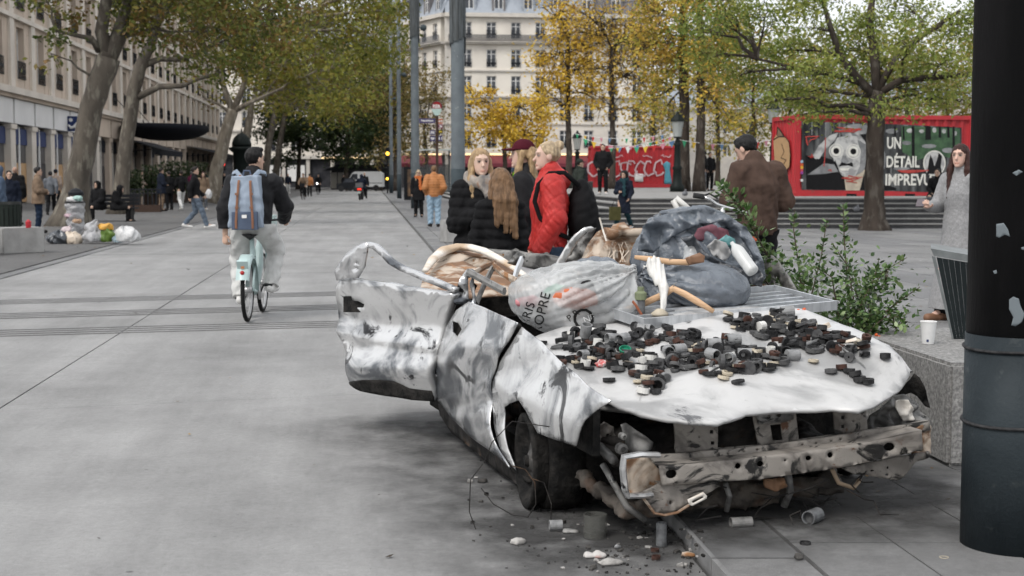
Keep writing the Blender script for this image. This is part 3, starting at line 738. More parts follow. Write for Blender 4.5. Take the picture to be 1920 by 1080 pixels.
# dark evergreen-looking trees that close the street
for j, (px, y0, Yt, rx, lab) in enumerate([(560, 262, 172, 5.0, 'dark tree closing the street above the distant cyclists'), (650, 258, 168, 5.2, 'dark tree closing the street above the black kiosk'), (712, 250, 162, 3.8, 'dark tree closing the street beside the amber traffic light')]):
 b = at(px, 332, Yt); b.z = 0; t = [(b, .3), (b + Vector((0, 0, 3)), .25), (b + Vector((.3, 0, 6)), .18)]
 tree('street_end_tree', lab, b, t, [(at(px, y0 + 12, Yt), (rx, 3, 2.6)), (at(px - 25, y0 - 30, Yt), (rx * .9, 3, 3.2)), (at(px + 15, y0 - 20, Yt), (rx, 3, 3)), (at(px + 20, y0 - 50, Yt), (rx * .9, 3, 3.4)), (at(px, y0 - 95, Yt), (rx * .8, 3, 3))], DARKG, .40, 9000, m_bark_dark, 30 + j, group='dark trees at the end of the street', spread=.9, sub=14, twig=.04)
# brownish thin crowns behind the row of masts
OLIVE = [(0.078, 0.077, 0.028), (0.146, 0.125, 0.039), (0.224, 0.178, 0.056), (0.269, 0.190, 0.067), (0.134, 0.083, 0.034)]
for j, (px, Yt, lab) in enumerate([(742, 150, 'thin brownish tree behind the two farthest grey masts'), (800, 158, 'thin brownish tree behind the round station sign')]):
 b = at(px, 332, Yt); b.z = 0; t = [(b, .25), (b + Vector((0, 0, 4)), .2), (b + Vector((-.3, 0, 7)), .15)]
 tree('street_tree', lab, b, t, [(at(px, 235, Yt), (2.6, 2, 3)), (at(px - 20, 180, Yt), (2.6, 2, 3.2)), (at(px + 18, 160, Yt), (2.4, 2, 3)), (at(px - 5, 285, Yt), (2.2, 2, 1.4))], OLIVE, .3, 2600 if j else 4200, m_bark_dark, 40 + j, group='thin trees behind the masts', spread=.9, sub=14, twig=.035, bare=1)
# yellow trees on the terrace
YEL = [(.42, .26, .03), (.62, .42, .05), (.74, .53, .07), (.62, .38, .05), (.38, .28, .06)]
YGR = [(0.162, 0.179, 0.041), (0.308, 0.292, 0.056), (0.486, 0.389, 0.073), (0.648, 0.421, 0.073), (0.356, 0.211, 0.065)]
def terr_tree(px, Yt, h0, r, top, cl, pal, leaf, n, lab, seed, **k):
 b = at(px, 332, Yt); b.z = TZ
 t = [(b, r), (b + Vector((.05, 0, h0 * .5)), r * .85), (b + Vector((0, 0, h0)), r * .75), (at(px, top, Yt), r * .45)]
 return tree('terrace_tree', lab, b, t, [(at(x, y, Yt), (a, a * .9, c)) for x, y, a, c in cl], pal, leaf, n, m_bark_dark, seed, group='autumn trees on the terrace', **k)
terr_tree(945, 84, 3, .16, 200, [(930, 215, 1.6, 1.0), (985, 205, 1.7, 1.2), (905, 250, 1.2, .8), (960, 260, 1.8, .9), (1005, 255, 1.2, .9), (900, 190, 1.0, .8)], YEL, .21, 4700, 'yellow tree above the heads of the two girls', 51, spread=.42, bare=2, sub=13, twig=.03)
terr_tree(1065, 78, 4, .2, 60, [(1050, 190, 1.6, .9), (1080, 130, 1.7, 1.3), (1040, 100, 1.6, 1.2), (1075, 60, 1.5, 1.2), (1020, 150, 1.1, .9), (1110, 90, 1.3, 1.2), (1110, 175, 1.2, .8), (1045, 30, 1.5, 1.0)], YEL, .2, 4400, 'bright yellow tree above the woman in red', 52, spread=.45, bare=4, sub=15, twig=.032)
terr_tree(1147, 74, 4, .18, 90, [(1150, 200, 1.2, .8), (1180, 140, 1.6, 1.2), (1140, 130, 1.4, 1.2), (1170, 70, 2, 1.5), (1200, 200, 1.2, .9), (1120, 40, 1.8, 1.4), (1210, 60, 1.4, 1.6)], [YEL[0], YEL[1], (0.30, 0.20, 0.05), (0.34, 0.16, 0.03)], .18, 3000, 'sparse half-bare yellow tree behind the man standing on the steps', 53, spread=.5, bare=6, sub=15, twig=.032)
terr_tree(1280, 62, 6, .27, -40, [(1250, 170, 1.5, 1.0), (1275, 110, 1.7, 1.3), (1235, 80, 1.7, 1.4), (1290, 40, 1.8, 1.3), (1225, 20, 1.8, 1.2), (1240, 215, 1.0, .6)], YGR, .17, 5200, 'left of the twin dark trunks on the terrace', 54, spread=.42, bare=3, sub=15, twig=.028)
terr_tree(1311, 61, 6, .22, -30, [(1330, 175, 1.5, .9), (1350, 120, 1.6, 1.2), (1320, 60, 1.7, 1.3), (1370, 60, 1.5, 1.3), (1310, -10, 1.8, 1.2), (1355, 215, 1.0, .6)], YGR, .17, 5600, 'right of the twin dark trunks on the terrace', 55, spread=.42, bare=2, sub=15, twig=.028)
BACK = [(0.107, 0.123, 0.031), (0.185, 0.193, 0.043), (0.286, 0.263, 0.057), (0.428, 0.293, 0.057), (0.185, 0.132, 0.043)]
for j, (px, Yt) in enumerate([(1225, 112), (1345, 105), (1412, 96), (1480, 98), (1545, 92), (1620, 95), (1700, 90), (1775, 94), (1850, 92)]):
 w = Yt / 2667
 lab = ['background tree behind the small red container', 'background tree behind the two men by the trunks', 'background tree above the head of the man in brown', 'background tree above the left end of the mural container', 'background tree above the painted face', 'background tree behind the trunk of the big green tree', 'background tree above the painted words', 'background tree above the long-haired woman in grey', 'background tree behind the thick dark post'][j]
 terr_tree(px, Yt, 4, .2, 150, [(px - 20, 250, 1.5, 1.1), (px + 22, 235, 1.6, 1.2), (px, 195, 2.4, 1.6), (px - 25, 150, 2, 1.6), (px + 25, 140, 2, 1.6), (px, 95, 2.4, 1.6), (px + 8, 275, 1.6, .8)], BACK, .25, 2900, lab, 60 + j, spread=.62, sub=12, twig=.03, bare=1)
# the big green tree in front of the steps
GREEN = [(0.094, 0.139, 0.030), (0.149, 0.205, 0.041), (0.214, 0.260, 0.055), (0.307, 0.307, 0.074), (0.186, 0.214, 0.052)]
Yg = 38.6
gt = trunk_px([(1640, 436, .37, 0), (1640, 380, .27, 0), (1641, 300, .24, 0), (1643, 215, .23, 0), (1646, 170, .2, 0)], Yg)
gl = [trunk_px([(1646, 185, .14, 0), (1610, 150, .12, 0), (1575, 105, .1, 0), (1560, 60, .08, 0), (1545, 10, .06, 0)], Yg), trunk_px([(1645, 172, .15, 0), (1640, 110, .13, .3), (1630, 40, .1, .5), (1640, -40, .08, .5)], Yg), trunk_px([(1646, 176, .11, 0), (1690, 150, .1, -.2), (1750, 145, .08, -.4), (1830, 138, .05, -.6)], Yg), trunk_px([(1648, 165, .11, 0), (1685, 100, .09, .3), (1740, 60, .07, .4), (1800, 20, .05, .5)], Yg), trunk_px([(1612, 155, .08, 0), (1560, 140, .07, -.5), (1500, 130, .05, -.8), (1420, 110, .03, -1)], Yg)]
gc = []
rr = random.Random(5)
for (x, y, a, c) in [(1330, 110, .7, .35), (1400, 60, .9, .45), (1390, 140, .8, .4), (1460, 100, .9, .45), (1470, 180, .8, .35), (1530, 60, .9, .5), (1540, 140, .9, .45), (1560, 200, .9, .32), (1600, 90, .9, .5), (1640, 40, 1, .5), (1650, 130, .9, .4), (1700, 80, .9, .5), (1720, 170, .9, .35), (1760, 120, .9, .4), (1790, 60, .9, .5), (1800, 190, .8, .3), (1850, 130, .9, .5), (1440, 20, 1, .5), (1540, 0, 1, .5), (1700, 10, 1, .5), (1320, 50, .8, .5), (1350, 0, .9, .5), (1620, 200, .7, .25), (1500, 215, .6, .22), (1860, 40, 1, .7), (1430, 195, .5, .25), (1690, 205, .6, .22)]:
 gc.append((at(x, y, Yg + rr.uniform(-1.8, 1.8)), (a * 1.05, a * 1.1, c * 1.1)))
tree('green_tree', 'big green tree in front of the steps before the mural container', gt[0][0], gt, gc, GREEN, .12, 22000, m_bark_dark, 77, gl, spread=.30, sub=13, twig=.013, hang=.7, flare=1.45, asp=.42)
# ================================================================== BURNT-OUT CAR
TH = R(17.0)
CA = Vector((-math.sin(TH), math.cos(TH), 0)); CBv = Vector((math.cos(TH), math.sin(TH), 0)); CO = Vector((0.289, 5.548, 0))
def cw(u, v, w): return CO + CA * u + CBv * v + Vector((0, 0, w))
def burnt(name, white, grey, soot, rust=None, sc=2.2, t=0.62, rough=0.5, rt=0.66, seedoff=0.0, lo=0.42, hi=0.62, metal=0.25):
 """bare sheet after a fire: ash-white, blued grey, soot, rust"""
 if name in _MC: return _MC[name]
 m = bpy.data.materials.new(name); m.use_nodes = True; _MC[name] = m
 N = m.node_tree.nodes; L = m.node_tree.links; b = N['Principled BSDF']; b.inputs['Roughness'].default_value = rough; b.inputs['Metallic'].default_value = metal
 tc = N.new('ShaderNodeTexCoord'); mp = N.new('ShaderNodeMapping'); mp.inputs['Location'].default_value = (seedoff, seedoff * 1.7, seedoff * .3); mp.inputs['Scale'].default_value = (1, 1, 1.25); L.new(tc.outputs['Object'], mp.inputs[0])
 def nz(s, d=5, dis=1.2, r=.55, off=0):
  n = N.new('ShaderNodeTexNoise'); n.inputs['Scale'].default_value = s; n.inputs['Detail'].default_value = d; n.inputs['Distortion'].default_value = dis; n.inputs['Roughness'].default_value = r
  if off:
   q = N.new('ShaderNodeMapping'); q.inputs['Location'].default_value = (off, -off, off * .7); L.new(mp.outputs[0], q.inputs[0]); L.new(q.outputs[0], n.inputs['Vector'])
  else: L.new(mp.outputs[0], n.inputs['Vector'])
  return n.outputs[0]
 def ramp(o, a, c):
  r = N.new('ShaderNodeMapRange'); r.interpolation_type = 'SMOOTHSTEP'; r.inputs[1].default_value = a; r.inputs[2].default_value = c; L.new(o, r.inputs[0]); return r.outputs[0]
 def mix(f, A, B):
  x = N.new('ShaderNodeMix'); x.data_type = 'RGBA'; L.new(f, x.inputs[0])
  for i, c in ((6, A), (7, B)):
   if isinstance(c, tuple): x.inputs[i].default_value = (*c, 1)
   else: L.new(c, x.inputs[i])
  return x.outputs[2]
 c = mix(ramp(nz(sc), lo, hi), white, grey)
 c = mix(ramp(nz(sc * 9, 6, .3, .7, 9.1), .56, .85), c, mix(ramp(nz(sc * 2, 3, 0, .5, 2.), .4, .6), tuple(v * .85 for v in white), tuple(v * .7 for v in grey)))
 c = mix(ramp(nz(sc * 1.15, 7, 1.6, .62, 4.3), t, t + .07), c, soot)
 if rust: c = mix(ramp(nz(sc * 1.6, 7, .8, .65, 7.7), rt, rt + .08), c, rust)
 spk = ramp(nz(sc * 40, 3, 0, .6, 1.3), .70, .76); c = mix(spk, c, tuple(v * 1.5 for v in soot))
 L.new(c, b.inputs['Base Color'])
 bp = N.new('ShaderNodeBump'); bp.inputs['Strength'].default_value = .25; bp.inputs['Distance'].default_value = .006; L.new(nz(sc * 14, 6, .2, .6, 3.1), bp.inputs['Height']); L.new(bp.outputs[0], b.inputs['Normal'])
 return m
mb_white = burnt('burnt_paint_white', (0.66, 0.66, 0.655), (0.13, 0.138, 0.15), (0.018, 0.018, 0.02), (0.26, 0.12, 0.05), 2.1, .572, .25, .71, lo=.45, hi=.66, metal=.6)
mb_grey = burnt('burnt_paint_grey', (0.60, 0.60, 0.60), (0.11, 0.118, 0.13), (0.03, 0.03, 0.032), (0.28, 0.14, 0.06), 2.6, .578, .23, .72, 3.1, lo=.42, hi=.62, metal=.65)
mb_hood = burnt('burnt_bonnet', (0.53, 0.527, 0.52), (0.30, 0.30, 0.298), (0.09, 0.092, 0.095), (0.30, 0.22, 0.15), 2.4, .61, .5, .72, 1.4, lo=.44, hi=.66, metal=.12)
mb_cream = burnt('burnt_primer', (0.27, 0.248, 0.222), (0.125, 0.112, 0.10), (0.016, 0.015, 0.014), (0.11, 0.052, 0.028), 4.2, .525, .7, .62, 5.2, metal=.1)
mb_rust = burnt('rusted_steel', (0.50, 0.42, 0.34), (0.20, 0.11, 0.06), (0.05, 0.035, 0.026), (0.32, 0.16, 0.07), 4.0, .62, .75, .55, 6.2, metal=.1, lo=.42, hi=.55)
mb_tan = burnt('scorched_edge', (0.70, 0.66, 0.60), (0.48, 0.36, 0.25), (0.10, 0.08, 0.06), (0.38, 0.20, 0.09), 3.0, .68, .7, .64, 2.2, metal=.05)
mb_soot = mat('soot', (0.011, 0.011, 0.011), (0.03, 0.028, 0.026), scale=14, rough=0.85, bump=0.6, bscale=40)
mb_char = mat('charred_metal', (0.014, 0.0135, 0.0135), (0.045, 0.041, 0.038), scale=8, rough=0.7, bump=0.5, bscale=30, c3=(0.09, 0.055, 0.034), s3=6, t3=.66)
mb_dgrey = burnt('sooty_steel', (0.24, 0.235, 0.225), (0.10, 0.098, 0.095), (0.02, 0.02, 0.02), (0.14, 0.08, 0.05), 7.0, .60, .55, .68, 8.8)
m_alu = mat('aluminium', (0.70, 0.72, 0.74), (0.52, 0.54, 0.56), scale=5, rough=0.38, metal=0.75, stretch=(6, 1, 1))
car = empty('burnt_car', cw(2.0, .85, 0), label='burnt-out white car wreck piled with rubbish at the kerb', cat='car wreck')
def nz2(x, y, s, seed=0.0): return mnoise.noise(Vector((x / s, y / s, seed)))
def side3(v0, seed=0.0, amp=.016, lean=.22, w0=.52, extra=None):
 P = CO + CBv * v0
 def f(x, y):
  p = onpl(x, y, P, CBv); w = p.z
  d = lean * max(0, w - w0) + .10 * max(0, .33 - w) ** 1.0
  d += amp * nz2(x, y, 70, seed) + amp * .2 * nz2(x, y, 30, seed + 5) + .007 * (abs(nz2(x, y * .7, 60, seed + 9)) - .2) + (extra(x, y) if extra else 0)
  return p + CBv * d
 return f
def front3(u0, amp=.006, seed=0.0, s=40):
 P = CO + CA * u0
 def f(x, y):
  return onpl(x, y, P, CA) + CA * (amp * nz2(x, y, s, seed))
 return f
def deep3(Yf, amp=.012, seed=0.0, s=30):
 def f(x, y):
  Yv = Yf(x, y) if callable(Yf) else Yf
  return at(x, y, Yv + amp * nz2(x, y, s, seed))
 return f
def ring_px(cx, cy, rx, ry, n=10): return [(cx + rx * math.cos(2 * math.pi * i / n), cy + ry * math.sin(2 * math.pi * i / n)) for i in range(n)]
# ---- bonnet
hood_px = [(985, 640, .74), (1010, 666, .70), (1040, 690, .66), (1080, 720, .612), (1120, 745, .572), (1160, 762, .558), (1200, 775, .55), (1250, 787, .538), (1290, 793, .53), (1345, 797, .522), (1372, 789, .528), (1400, 779, .535), (1450, 772, .54), (1500, 768, .545), (1560, 765, .545), (1610, 770, .541), (1640, 760, .55), (1668, 743, .573), (1690, 725, .597), (1705, 711, .618), (1712, 700, .636), (1708, 688, .67), (1690, 668, .71), (1640, 635, .76), (1600, 616, .79), (1560, 600, .818), (1500, 580, .85)]
HP = [gr(x, y, z) for x, y, z in hood_px]
hp_back = [cw(1.28, 1.25, .86), cw(1.34, .8, .855), cw(1.26, .4, .80)]
ctl = HP + hp_back + [cw(.6, .8, .755), cw(.25, .75, .66), cw(.3, 1.2, .675), cw(.65, 1.2, .785), cw(.65, .4, .685), cw(.95, .8, .82), cw(.08, .75, .60), cw(.1, 1.2, .61)]
_X = np.array([[p.x, p.y] for p in ctl]); _Z = np.array([p.z for p in ctl])
def _phi(r): return np.where(r > 1e-9, r * r * np.log(r + 1e-12), 0)
_K = _phi(np.linalg.norm(_X[:, None] - _X[None], axis=2)); NH = len(_X)
_A = np.block([[_K + 1e-3 * np.eye(NH), np.c_[np.ones(NH), _X]], [np.c_[np.ones(NH), _X].T, np.zeros((3, 3))]])
_W = np.linalg.solve(_A, np.r_[_Z, 0, 0, 0])
def hood_z(x, y):
 r = np.linalg.norm(_X - np.array([x, y]), axis=1)
 return float(_phi(r) @ _W[:NH] + _W[NH] + _W[NH + 1] * x + _W[NH + 2] * y)
def hood3(x, y):
 p = Vector((x, y, 0)) - CO; u = p.dot(CA); v = p.dot(CBv)
 z = hood_z(x, y) + .008 * mnoise.noise(Vector((x * 4, y * 4, .3))) + .004 * mnoise.noise(Vector((x * 11, y * 11, 2)))
 z -= .014 * math.exp(-((u - .16 - .05 * math.sin(v * 3)) / .03) ** 2) * (1 if v > .9 else .3)      # buckled crease along the front
 z += .010 * math.exp(-((u - .30 - .04 * v) / .04) ** 2)
 return Vector((x, y, z))
hood_outline = [(p.x, p.y) for p in HP + hp_back]
bonnet = sheet_obj('bonnet', hood_outline, hood3, .035, mb_hood, car, thick=.014)
# ---- left wing, front door, open rear door
wing = [(946, 614), (985, 642), (1040, 692), (1080, 722), (1128, 752), (1108, 770), (1093, 788), (1086, 812), (1078, 836), (1040, 825), (1010, 812), (1002, 796), (990, 770), (976, 750), (958, 756), (945, 764), (946, 790), (951, 840), (958, 882), (948, 868), (937, 845), (927, 805), (920, 760), (919, 715), (924, 680), (936, 648)]
sheet_obj('front_wing', wing, side3(.0, 1.7, .02, .30, .50), 9, mb_white, car, thick=.006)
door = [(852, 566), (880, 578), (910, 592), (940, 606), (932, 640), (920, 672), (914, 712), (914, 755), (920, 800), (930, 842), (950, 878), (928, 858), (900, 836), (868, 812), (838, 786), (820, 765), (811, 745), (813, 705), (817, 655), (823, 615), (836, 582)]
dhole = [(832, 602), (845, 606), (856, 618), (853, 632), (846, 626), (838, 622)]
def door_dent(x, y): return .035 * math.exp(-((x - 885) / 28) ** 2 - ((y - 705) / 40) ** 2) - .025 * math.exp(-((x - 850) / 30) ** 2 - ((y - 660) / 40) ** 2) + .02 * math.exp(-((y - 760 + .2 * (x - 870)) / 16) ** 2)
fd = sheet_obj('front_door', door, side3(-.012, 4.2, .026, .22, .5, door_dent), 8, mb_grey, car, holes=[dhole], thick=.006)
bk = [(x + (876 - x) * .02, y) for x, y in [(826, 596), (862, 604), (862, 640), (826, 640)]]
sheet_obj('handle_recess', bk, side3(.075, 4.2, 0), 12, mb_soot, car, thick=0)
g_ = [(943, 606), (949, 613), (938, 648), (926, 680), (921, 715), (922, 760), (929, 805), (940, 848), (964, 886), (985, 905), (976, 905), (950, 882), (928, 842), (917, 800), (911, 755), (911, 712), (917, 672), (930, 640)]
sheet_obj('door_gap_seal', g_, side3(.03, 4.2, .01), 8, mb_soot, car, thick=.02)
Hh, Ff = Vector((-.405, 7.80, 0)), Vector((-1.02, 8.52, 0)); dd = (Ff - Hh).normalized(); dn = Vector((dd.y, -dd.x, 0))
def rdoor3(seed=8.0, amp=.02, ex=True):
 def f(x, y):
  p = onpl(x, y, Hh, dn); s = (p - Hh).dot(dd); w = p.z
  d = amp * nz2(x, y, 60, seed) + amp * .18 * nz2(x, y, 28, seed + 3) + .010 * (abs(nz2(x * .8, y, 60, seed + 9)) - .2)
  if ex:
   d += -.035 * math.exp(-((w - .66) / .10) ** 2) + .045 * math.exp(-((w - .43 + .08 * s) / .09) ** 2) - .04 * math.exp(-((s - .95) / .09) ** 2)
   d += .018 * math.exp(-((w - .56) / .025) ** 2)
  return p - dn * d
 return f
rd = [(640, 519), (700, 529), (770, 541), (838, 549), (850, 553), (838, 576), (826, 605), (820, 650), (815, 700), (812, 752), (770, 746), (720, 738), (680, 729), (651, 718), (649, 694), (642, 664), (632, 640), (624, 614), (621, 590), (625, 560), (627, 540), (630, 524)]
hh = [(644, 563), (670, 565), (680, 571), (676, 578), (650, 577)]
rdo = sheet_obj('rear_door', rd, rdoor3(), 8, mb_white, car, holes=[hh], thick=.05, offset=-1, m2=mb_soot)
sheet_obj('window_frame', [(630, 526), (626, 510), (634, 495), (650, 474), (668, 460), (684, 454), (690, 457), (686, 478), (682, 500), (672, 516), (668, 522), (652, 521)], rdoor3(3, .012, False), 8, mb_grey, rdo, holes=[ring_px(668, 493, 2.2, 3, 6), ring_px(667, 503, 1.6, 2, 6)], thick=.012)
rib_t = [(684, 454), (700, 458), (715, 470), (730, 486), (750, 498), (790, 516), (830, 532), (852, 540)]
rib = rib_t + [(x - 2, y + 9) for x, y in reversed(rib_t)]
sheet_obj('window_frame', rib, rdoor3(1, .01, False), 5, mb_grey, rdo, thick=.035, m2=mb_soot)
for ch in list(rdo.children): ch.location = Vector((0, 0, 0));
# sub-parts keep world geometry relative to the car's base
for ch in list(rdo.children): ch.matrix_parent_inverse = Matrix.Identity(4)
for ch in list(rdo.children):
 ch.data.transform(Matrix.Translation(-Vector(car.location)))
sheet_obj('lower_skirt', [(651, 717), (690, 712), (720, 712), (745, 715), (770, 728), (812, 733), (814, 753), (770, 750), (720, 742), (680, 733), (652, 722)], lambda x, y: rdoor3()(x, y) - dn * .006, 8, mb_soot, car, thick=.004)
sheet_obj('handle_recess', [(636, 556), (690, 556), (690, 586), (636, 586)], lambda x, y: onpl(x, y, Hh, dn) + dn * .03, 14, mb_soot, car, thick=0)
# ---- door pillar and window-frame bars in front of the cabin
def bar(pts, r, m, name='cabin_bar', flat_=.55, n=6):
 b = MB(); b.tube([at(x, y, Y) for x, y, Y in pts], r, n, flat=flat_, up=(0, 0, 1)); return b.build(name, m, car, smooth=False)
sheet_obj('door_pillar', [(850, 566), (855, 545), (862, 522), (872, 509), (882, 507), (888, 512), (890, 545), (892, 583), (870, 574)], deep3(7.75, .03, 2, 20), 6, mb_grey, car, holes=[[(877, 520), (884, 520), (886, 565), (879, 560)]], thick=.03, m2=mb_soot)
bar([(878, 510, 7.75), (905, 524, 7.6), (946, 546, 7.3)], .022, mb_dgrey)
bar([(893, 570, 7.8), (905, 540, 7.9), (922, 505, 8.0), (930, 498, 8.0)], .022, mb_dgrey)
bar([(925, 497, 8.0), (945, 515, 7.9), (975, 530, 7.7)], .02, mb_rust)
bar([(888, 512, 7.8), (910, 500, 8.0), (928, 494, 8.1)], .018, mb_rust)
bar([(962, 533, 8.3), (968, 510, 8.4), (978, 487, 8.5)], .03, m_alu, flat_=.5)
sheet_obj('crumpled_cap', [(952, 494), (962, 480), (970, 473), (982, 476), (985, 484), (978, 490), (965, 498)], deep3(8.55, .06, 3, 9), 4, mb_dgrey, car, thick=.006)
# ---- rear: scorched quarter panel, tail panel, boot
quarter = [(788, 540), (796, 512), (811, 488), (831, 472), (855, 464), (880, 464), (905, 470), (932, 482), (958, 498), (985, 518), (1000, 540), (960, 552), (905, 556), (850, 562), (812, 552)]
qh = [(868, 488), (888, 480), (915, 484), (932, 494), (925, 504), (895, 502)]
sheet_obj('rear_quarter', quarter, deep3(lambda x, y: 8.45 + (540 - y) / 75 * .95 + .0018 * abs(x - 850), .05, 4, 22), 7, mb_rust, car, holes=[qh], thick=.01)
sheet_obj('wheel_housing', [(860, 476), (945, 476), (945, 515), (860, 512)], deep3(9.75, .05, 6, 15), 10, mb_rust, car, thick=0)
b = MB(); b.tube([at(x, y, Y) for x, y, Y in [(797, 508, 8.7), (812, 486, 8.95), (832, 470, 9.2), (858, 463, 9.32), (882, 464, 9.3), (908, 471, 9.2), (936, 485, 9.05), (965, 503, 8.85), (1000, 528, 8.6)]], [.012, .02, .028, .024, .022, .022, .018, .016, .014], 8, flat=1.6); b.build('scorched_rim', mb_tan, car, smooth=True)
sheet_obj('tail_panel', [(868, 462), (960, 470), (1066, 484), (1064, 512), (1000, 505), (940, 492), (880, 476)], deep3(10.1, .03, 7, 30), 8, mb_dgrey, car, thick=.03)
sheet_obj('parcel_shelf', [(935, 490), (1000, 505), (1048, 512), (1040, 535), (985, 540), (950, 512)], deep3(lambda x, y: 9.7 - (y - 490) / 50 * .9, .03, 9, 25), 8, mb_hood, car, thick=.006)
sheet_obj('boot_edge', [(1030, 512), (1047, 486), (1062, 462), (1078, 440), (1094, 427), (1108, 424), (1114, 427), (1102, 433), (1086, 450), (1068, 478), (1050, 510), (1040, 522)], deep3(9.25, .02, 1, 30), 5, mb_white, car, thick=.03)
sheet_obj('boot_lining', [(1046, 512), (1066, 480), (1086, 450), (1104, 433), (1118, 428), (1108, 450), (1096, 480), (1084, 512)], deep3(9.4, .05, 2, 14), 6, mb_dgrey, car, thick=.008)
seat_px = [(1080, 515), (1090, 485), (1102, 458), (1118, 436), (1134, 426), (1150, 428), (1160, 442), (1166, 470), (1168, 515)]
sheet_obj('seat_shell', seat_px, deep3(lambda x, y: 9.1 + .0022 * (x - 1125) ** 2 * .01 + (515 - y) / 90 * .25 + .004 * abs(x - 1122), .04, 5, 20), 6, mb_rust, car, thick=.01)
sheet_obj('seat_shell', [(1118, 512), (1126, 470), (1136, 452), (1148, 452), (1158, 475), (1164, 512)], deep3(lambda x, y: 8.85 + .004 * abs(x - 1140), .03, 8, 14), 5, mb_rust, car, thick=.01)
sheet_obj('rear_bulkhead', [(1146, 442), (1175, 440), (1215, 438), (1225, 520), (1150, 520)], deep3(9.3, .03, 11, 20), 7, mb_rust, car, thick=.02)
b = MB(); b.tube([at(x, y, Y) for x, y, Y in [(1144, 444, 9.2), (1156, 432, 9.25), (1168, 430, 9.28), (1180, 436, 9.25), (1212, 436, 9.2)]], [.03, .045, .05, .03, .03], 8); b.build('scorched_rim', mb_rust, car, smooth=True)
bar([(1124, 408, 9.0), (1130, 430, 9.0), (1140, 462, 8.95), (1152, 485, 8.9)], .006, mb_tan, 'bent_rod', 1.0)
for i in range(9):
 rng = random.Random(i); x0 = 1140 + i * 4
 bar([(x0, 452 + rng.uniform(0, 8), 8.8), (x0 + rng.uniform(-8, 8), 470, 8.8), (x0 + rng.uniform(-14, 14), 492, 8.75)], .004, mb_rust, 'seat_wire', 1.0, 4)
# ---- right flank behind the bags
sheet_obj('right_flank', [(1420, 520), (1432, 488), (1446, 478), (1462, 496), (1478, 520), (1492, 546), (1502, 572), (1440, 578)], deep3(lambda x, y: 8.1 - (x - 1420) / 80 * .55, .05, 12, 16), 6, mb_dgrey, car, holes=[[(1447, 515), (1458, 518), (1472, 550), (1462, 556)]], thick=.012)
sheet_obj('splintered_trim', [(1408, 536), (1425, 528), (1452, 548), (1490, 567), (1470, 570), (1430, 556)], deep3(7.7, .04, 13, 12), 5, mat('charred_wood', (0.30, 0.16, 0.08), (0.07, 0.04, 0.025), scale=9, rough=.85, bump=.6, bscale=30, stretch=(1, 1, 4)), car, thick=.02)
# far side door skins and sill close the wreck for other viewpoints
def flat_uvw(v, pts, name, m, t=.03):
 b = MB(); n = len(pts); b.raw([cw(u, v, w) for u, w in pts] + [cw(u, v - t, w) for u, w in pts], [tuple(range(n)), tuple(range(2 * n - 1, n - 1, -1))] + [(i, n + i, n + (i + 1) % n, (i + 1) % n) for i in range(n)]); return b.build(name, m, car)
flat_uvw(1.66, [(.95, .30), (.95, .72), (1.25, .80), (2.1, .82), (2.1, .24), (1.2, .24)], 'right_front_door', mb_grey)
flat_uvw(1.62, [(2.13, .24), (2.13, .80), (3.0, .78), (3.2, .6), (3.1, .3)], 'right_rear_door', mb_dgrey)
b = MB()
for (u0, u1, v0, v1, w0, w1) in [(2.3, 3.75, .36, .40, .18, .60), (3.70, 3.75, .40, 1.5, .18, .72), (1.15, 3.6, .30, 1.5, .13, .17), (1.15, 3.0, .10, .24, .14, .26), (1.15, 3.2, 1.5, 1.63, .16, .28), (1.12, 1.18, .12, 1.5, .15, .74), (3.55, 3.65, .55, 1.5, .13, .6)]:
 b.raw([cw(u, v, w) for u in (u0, u1) for v in (v0, v1) for w in (w0, w1)], [(0, 1, 3, 2), (4, 6, 7, 5), (0, 4, 5, 1), (2, 3, 7, 6), (0, 2, 6, 4), (1, 5, 7, 3)])
b.build('floor_pan', mb_soot, car)
_c = np.array(cw(1.95, .8, .38)); _ca = np.array(CA); _cb = np.array(CBv)
def debris(P):
 q = P - _c; u = q @ _ca; v = q @ _cb
 d = np.maximum(np.maximum(np.abs(u) - .85, np.abs(v) - .6), q[:, 2] - (.08 + .05 * np.sin(u * 9 + v * 4)))
 return d + wob(P, 22, 3, .05) + wob(P, 60, 4, .02)
blob('ash_heap', debris, _c + (-1.2, -1.2, -.2), _c + (1.2, 1.2, .35), .022, mb_char, car)
# ---- front end
sq = lambda x, y, s=3.4: [(x - s, y - s), (x + s, y - s), (x + s, y + s), (x - s, y + s)]
sheet_obj('radiator_support', [(1262, 760), (1345, 770), (1400, 752), (1500, 742), (1622, 742), (1627, 814), (1560, 826), (1420, 844), (1345, 852), (1268, 858)], front3(.13, .006, 2), 9, mb_cream, car, holes=[[(1347, 790), (1410, 772), (1422, 834), (1346, 840)], [(1444, 797), (1464, 795), (1468, 825), (1449, 827)], [(1491, 760), (1562, 755), (1566, 813), (1497, 824)], sq(1335, 810), sq(1337, 831), sq(1581, 783), sq(1581, 800), sq(1600, 790, 1.5), sq(1311, 820, 1.5)], thick=.008)
sheet_obj('latch_plate', [(1418, 772), (1490, 764), (1488, 786), (1470, 792), (1422, 795)], front3(.10, .01, 6), 6, mb_dgrey, car, holes=[ring_px(1442, 781, 3, 3, 6), ring_px(1460, 778, 5, 4, 8)], thick=.012)
led = [(1215, 854), (1280, 850), (1345, 844), (1420, 837), (1560, 819), (1625, 807), (1700, 796), (1742, 788), (1744, 806), (1600, 838), (1420, 862), (1235, 878)]
hl = [ring_px(x, y, 2.6, 2.2, 6) for x, y in [(1346, 853), (1365, 851), (1395, 847), (1421, 844), (1504, 834), (1530, 831), (1559, 827), (1576, 824)]]
sheet_obj('cross_member', led, front3(.06, .006, 3), 7, mb_cream, car, holes=hl, thick=.02)
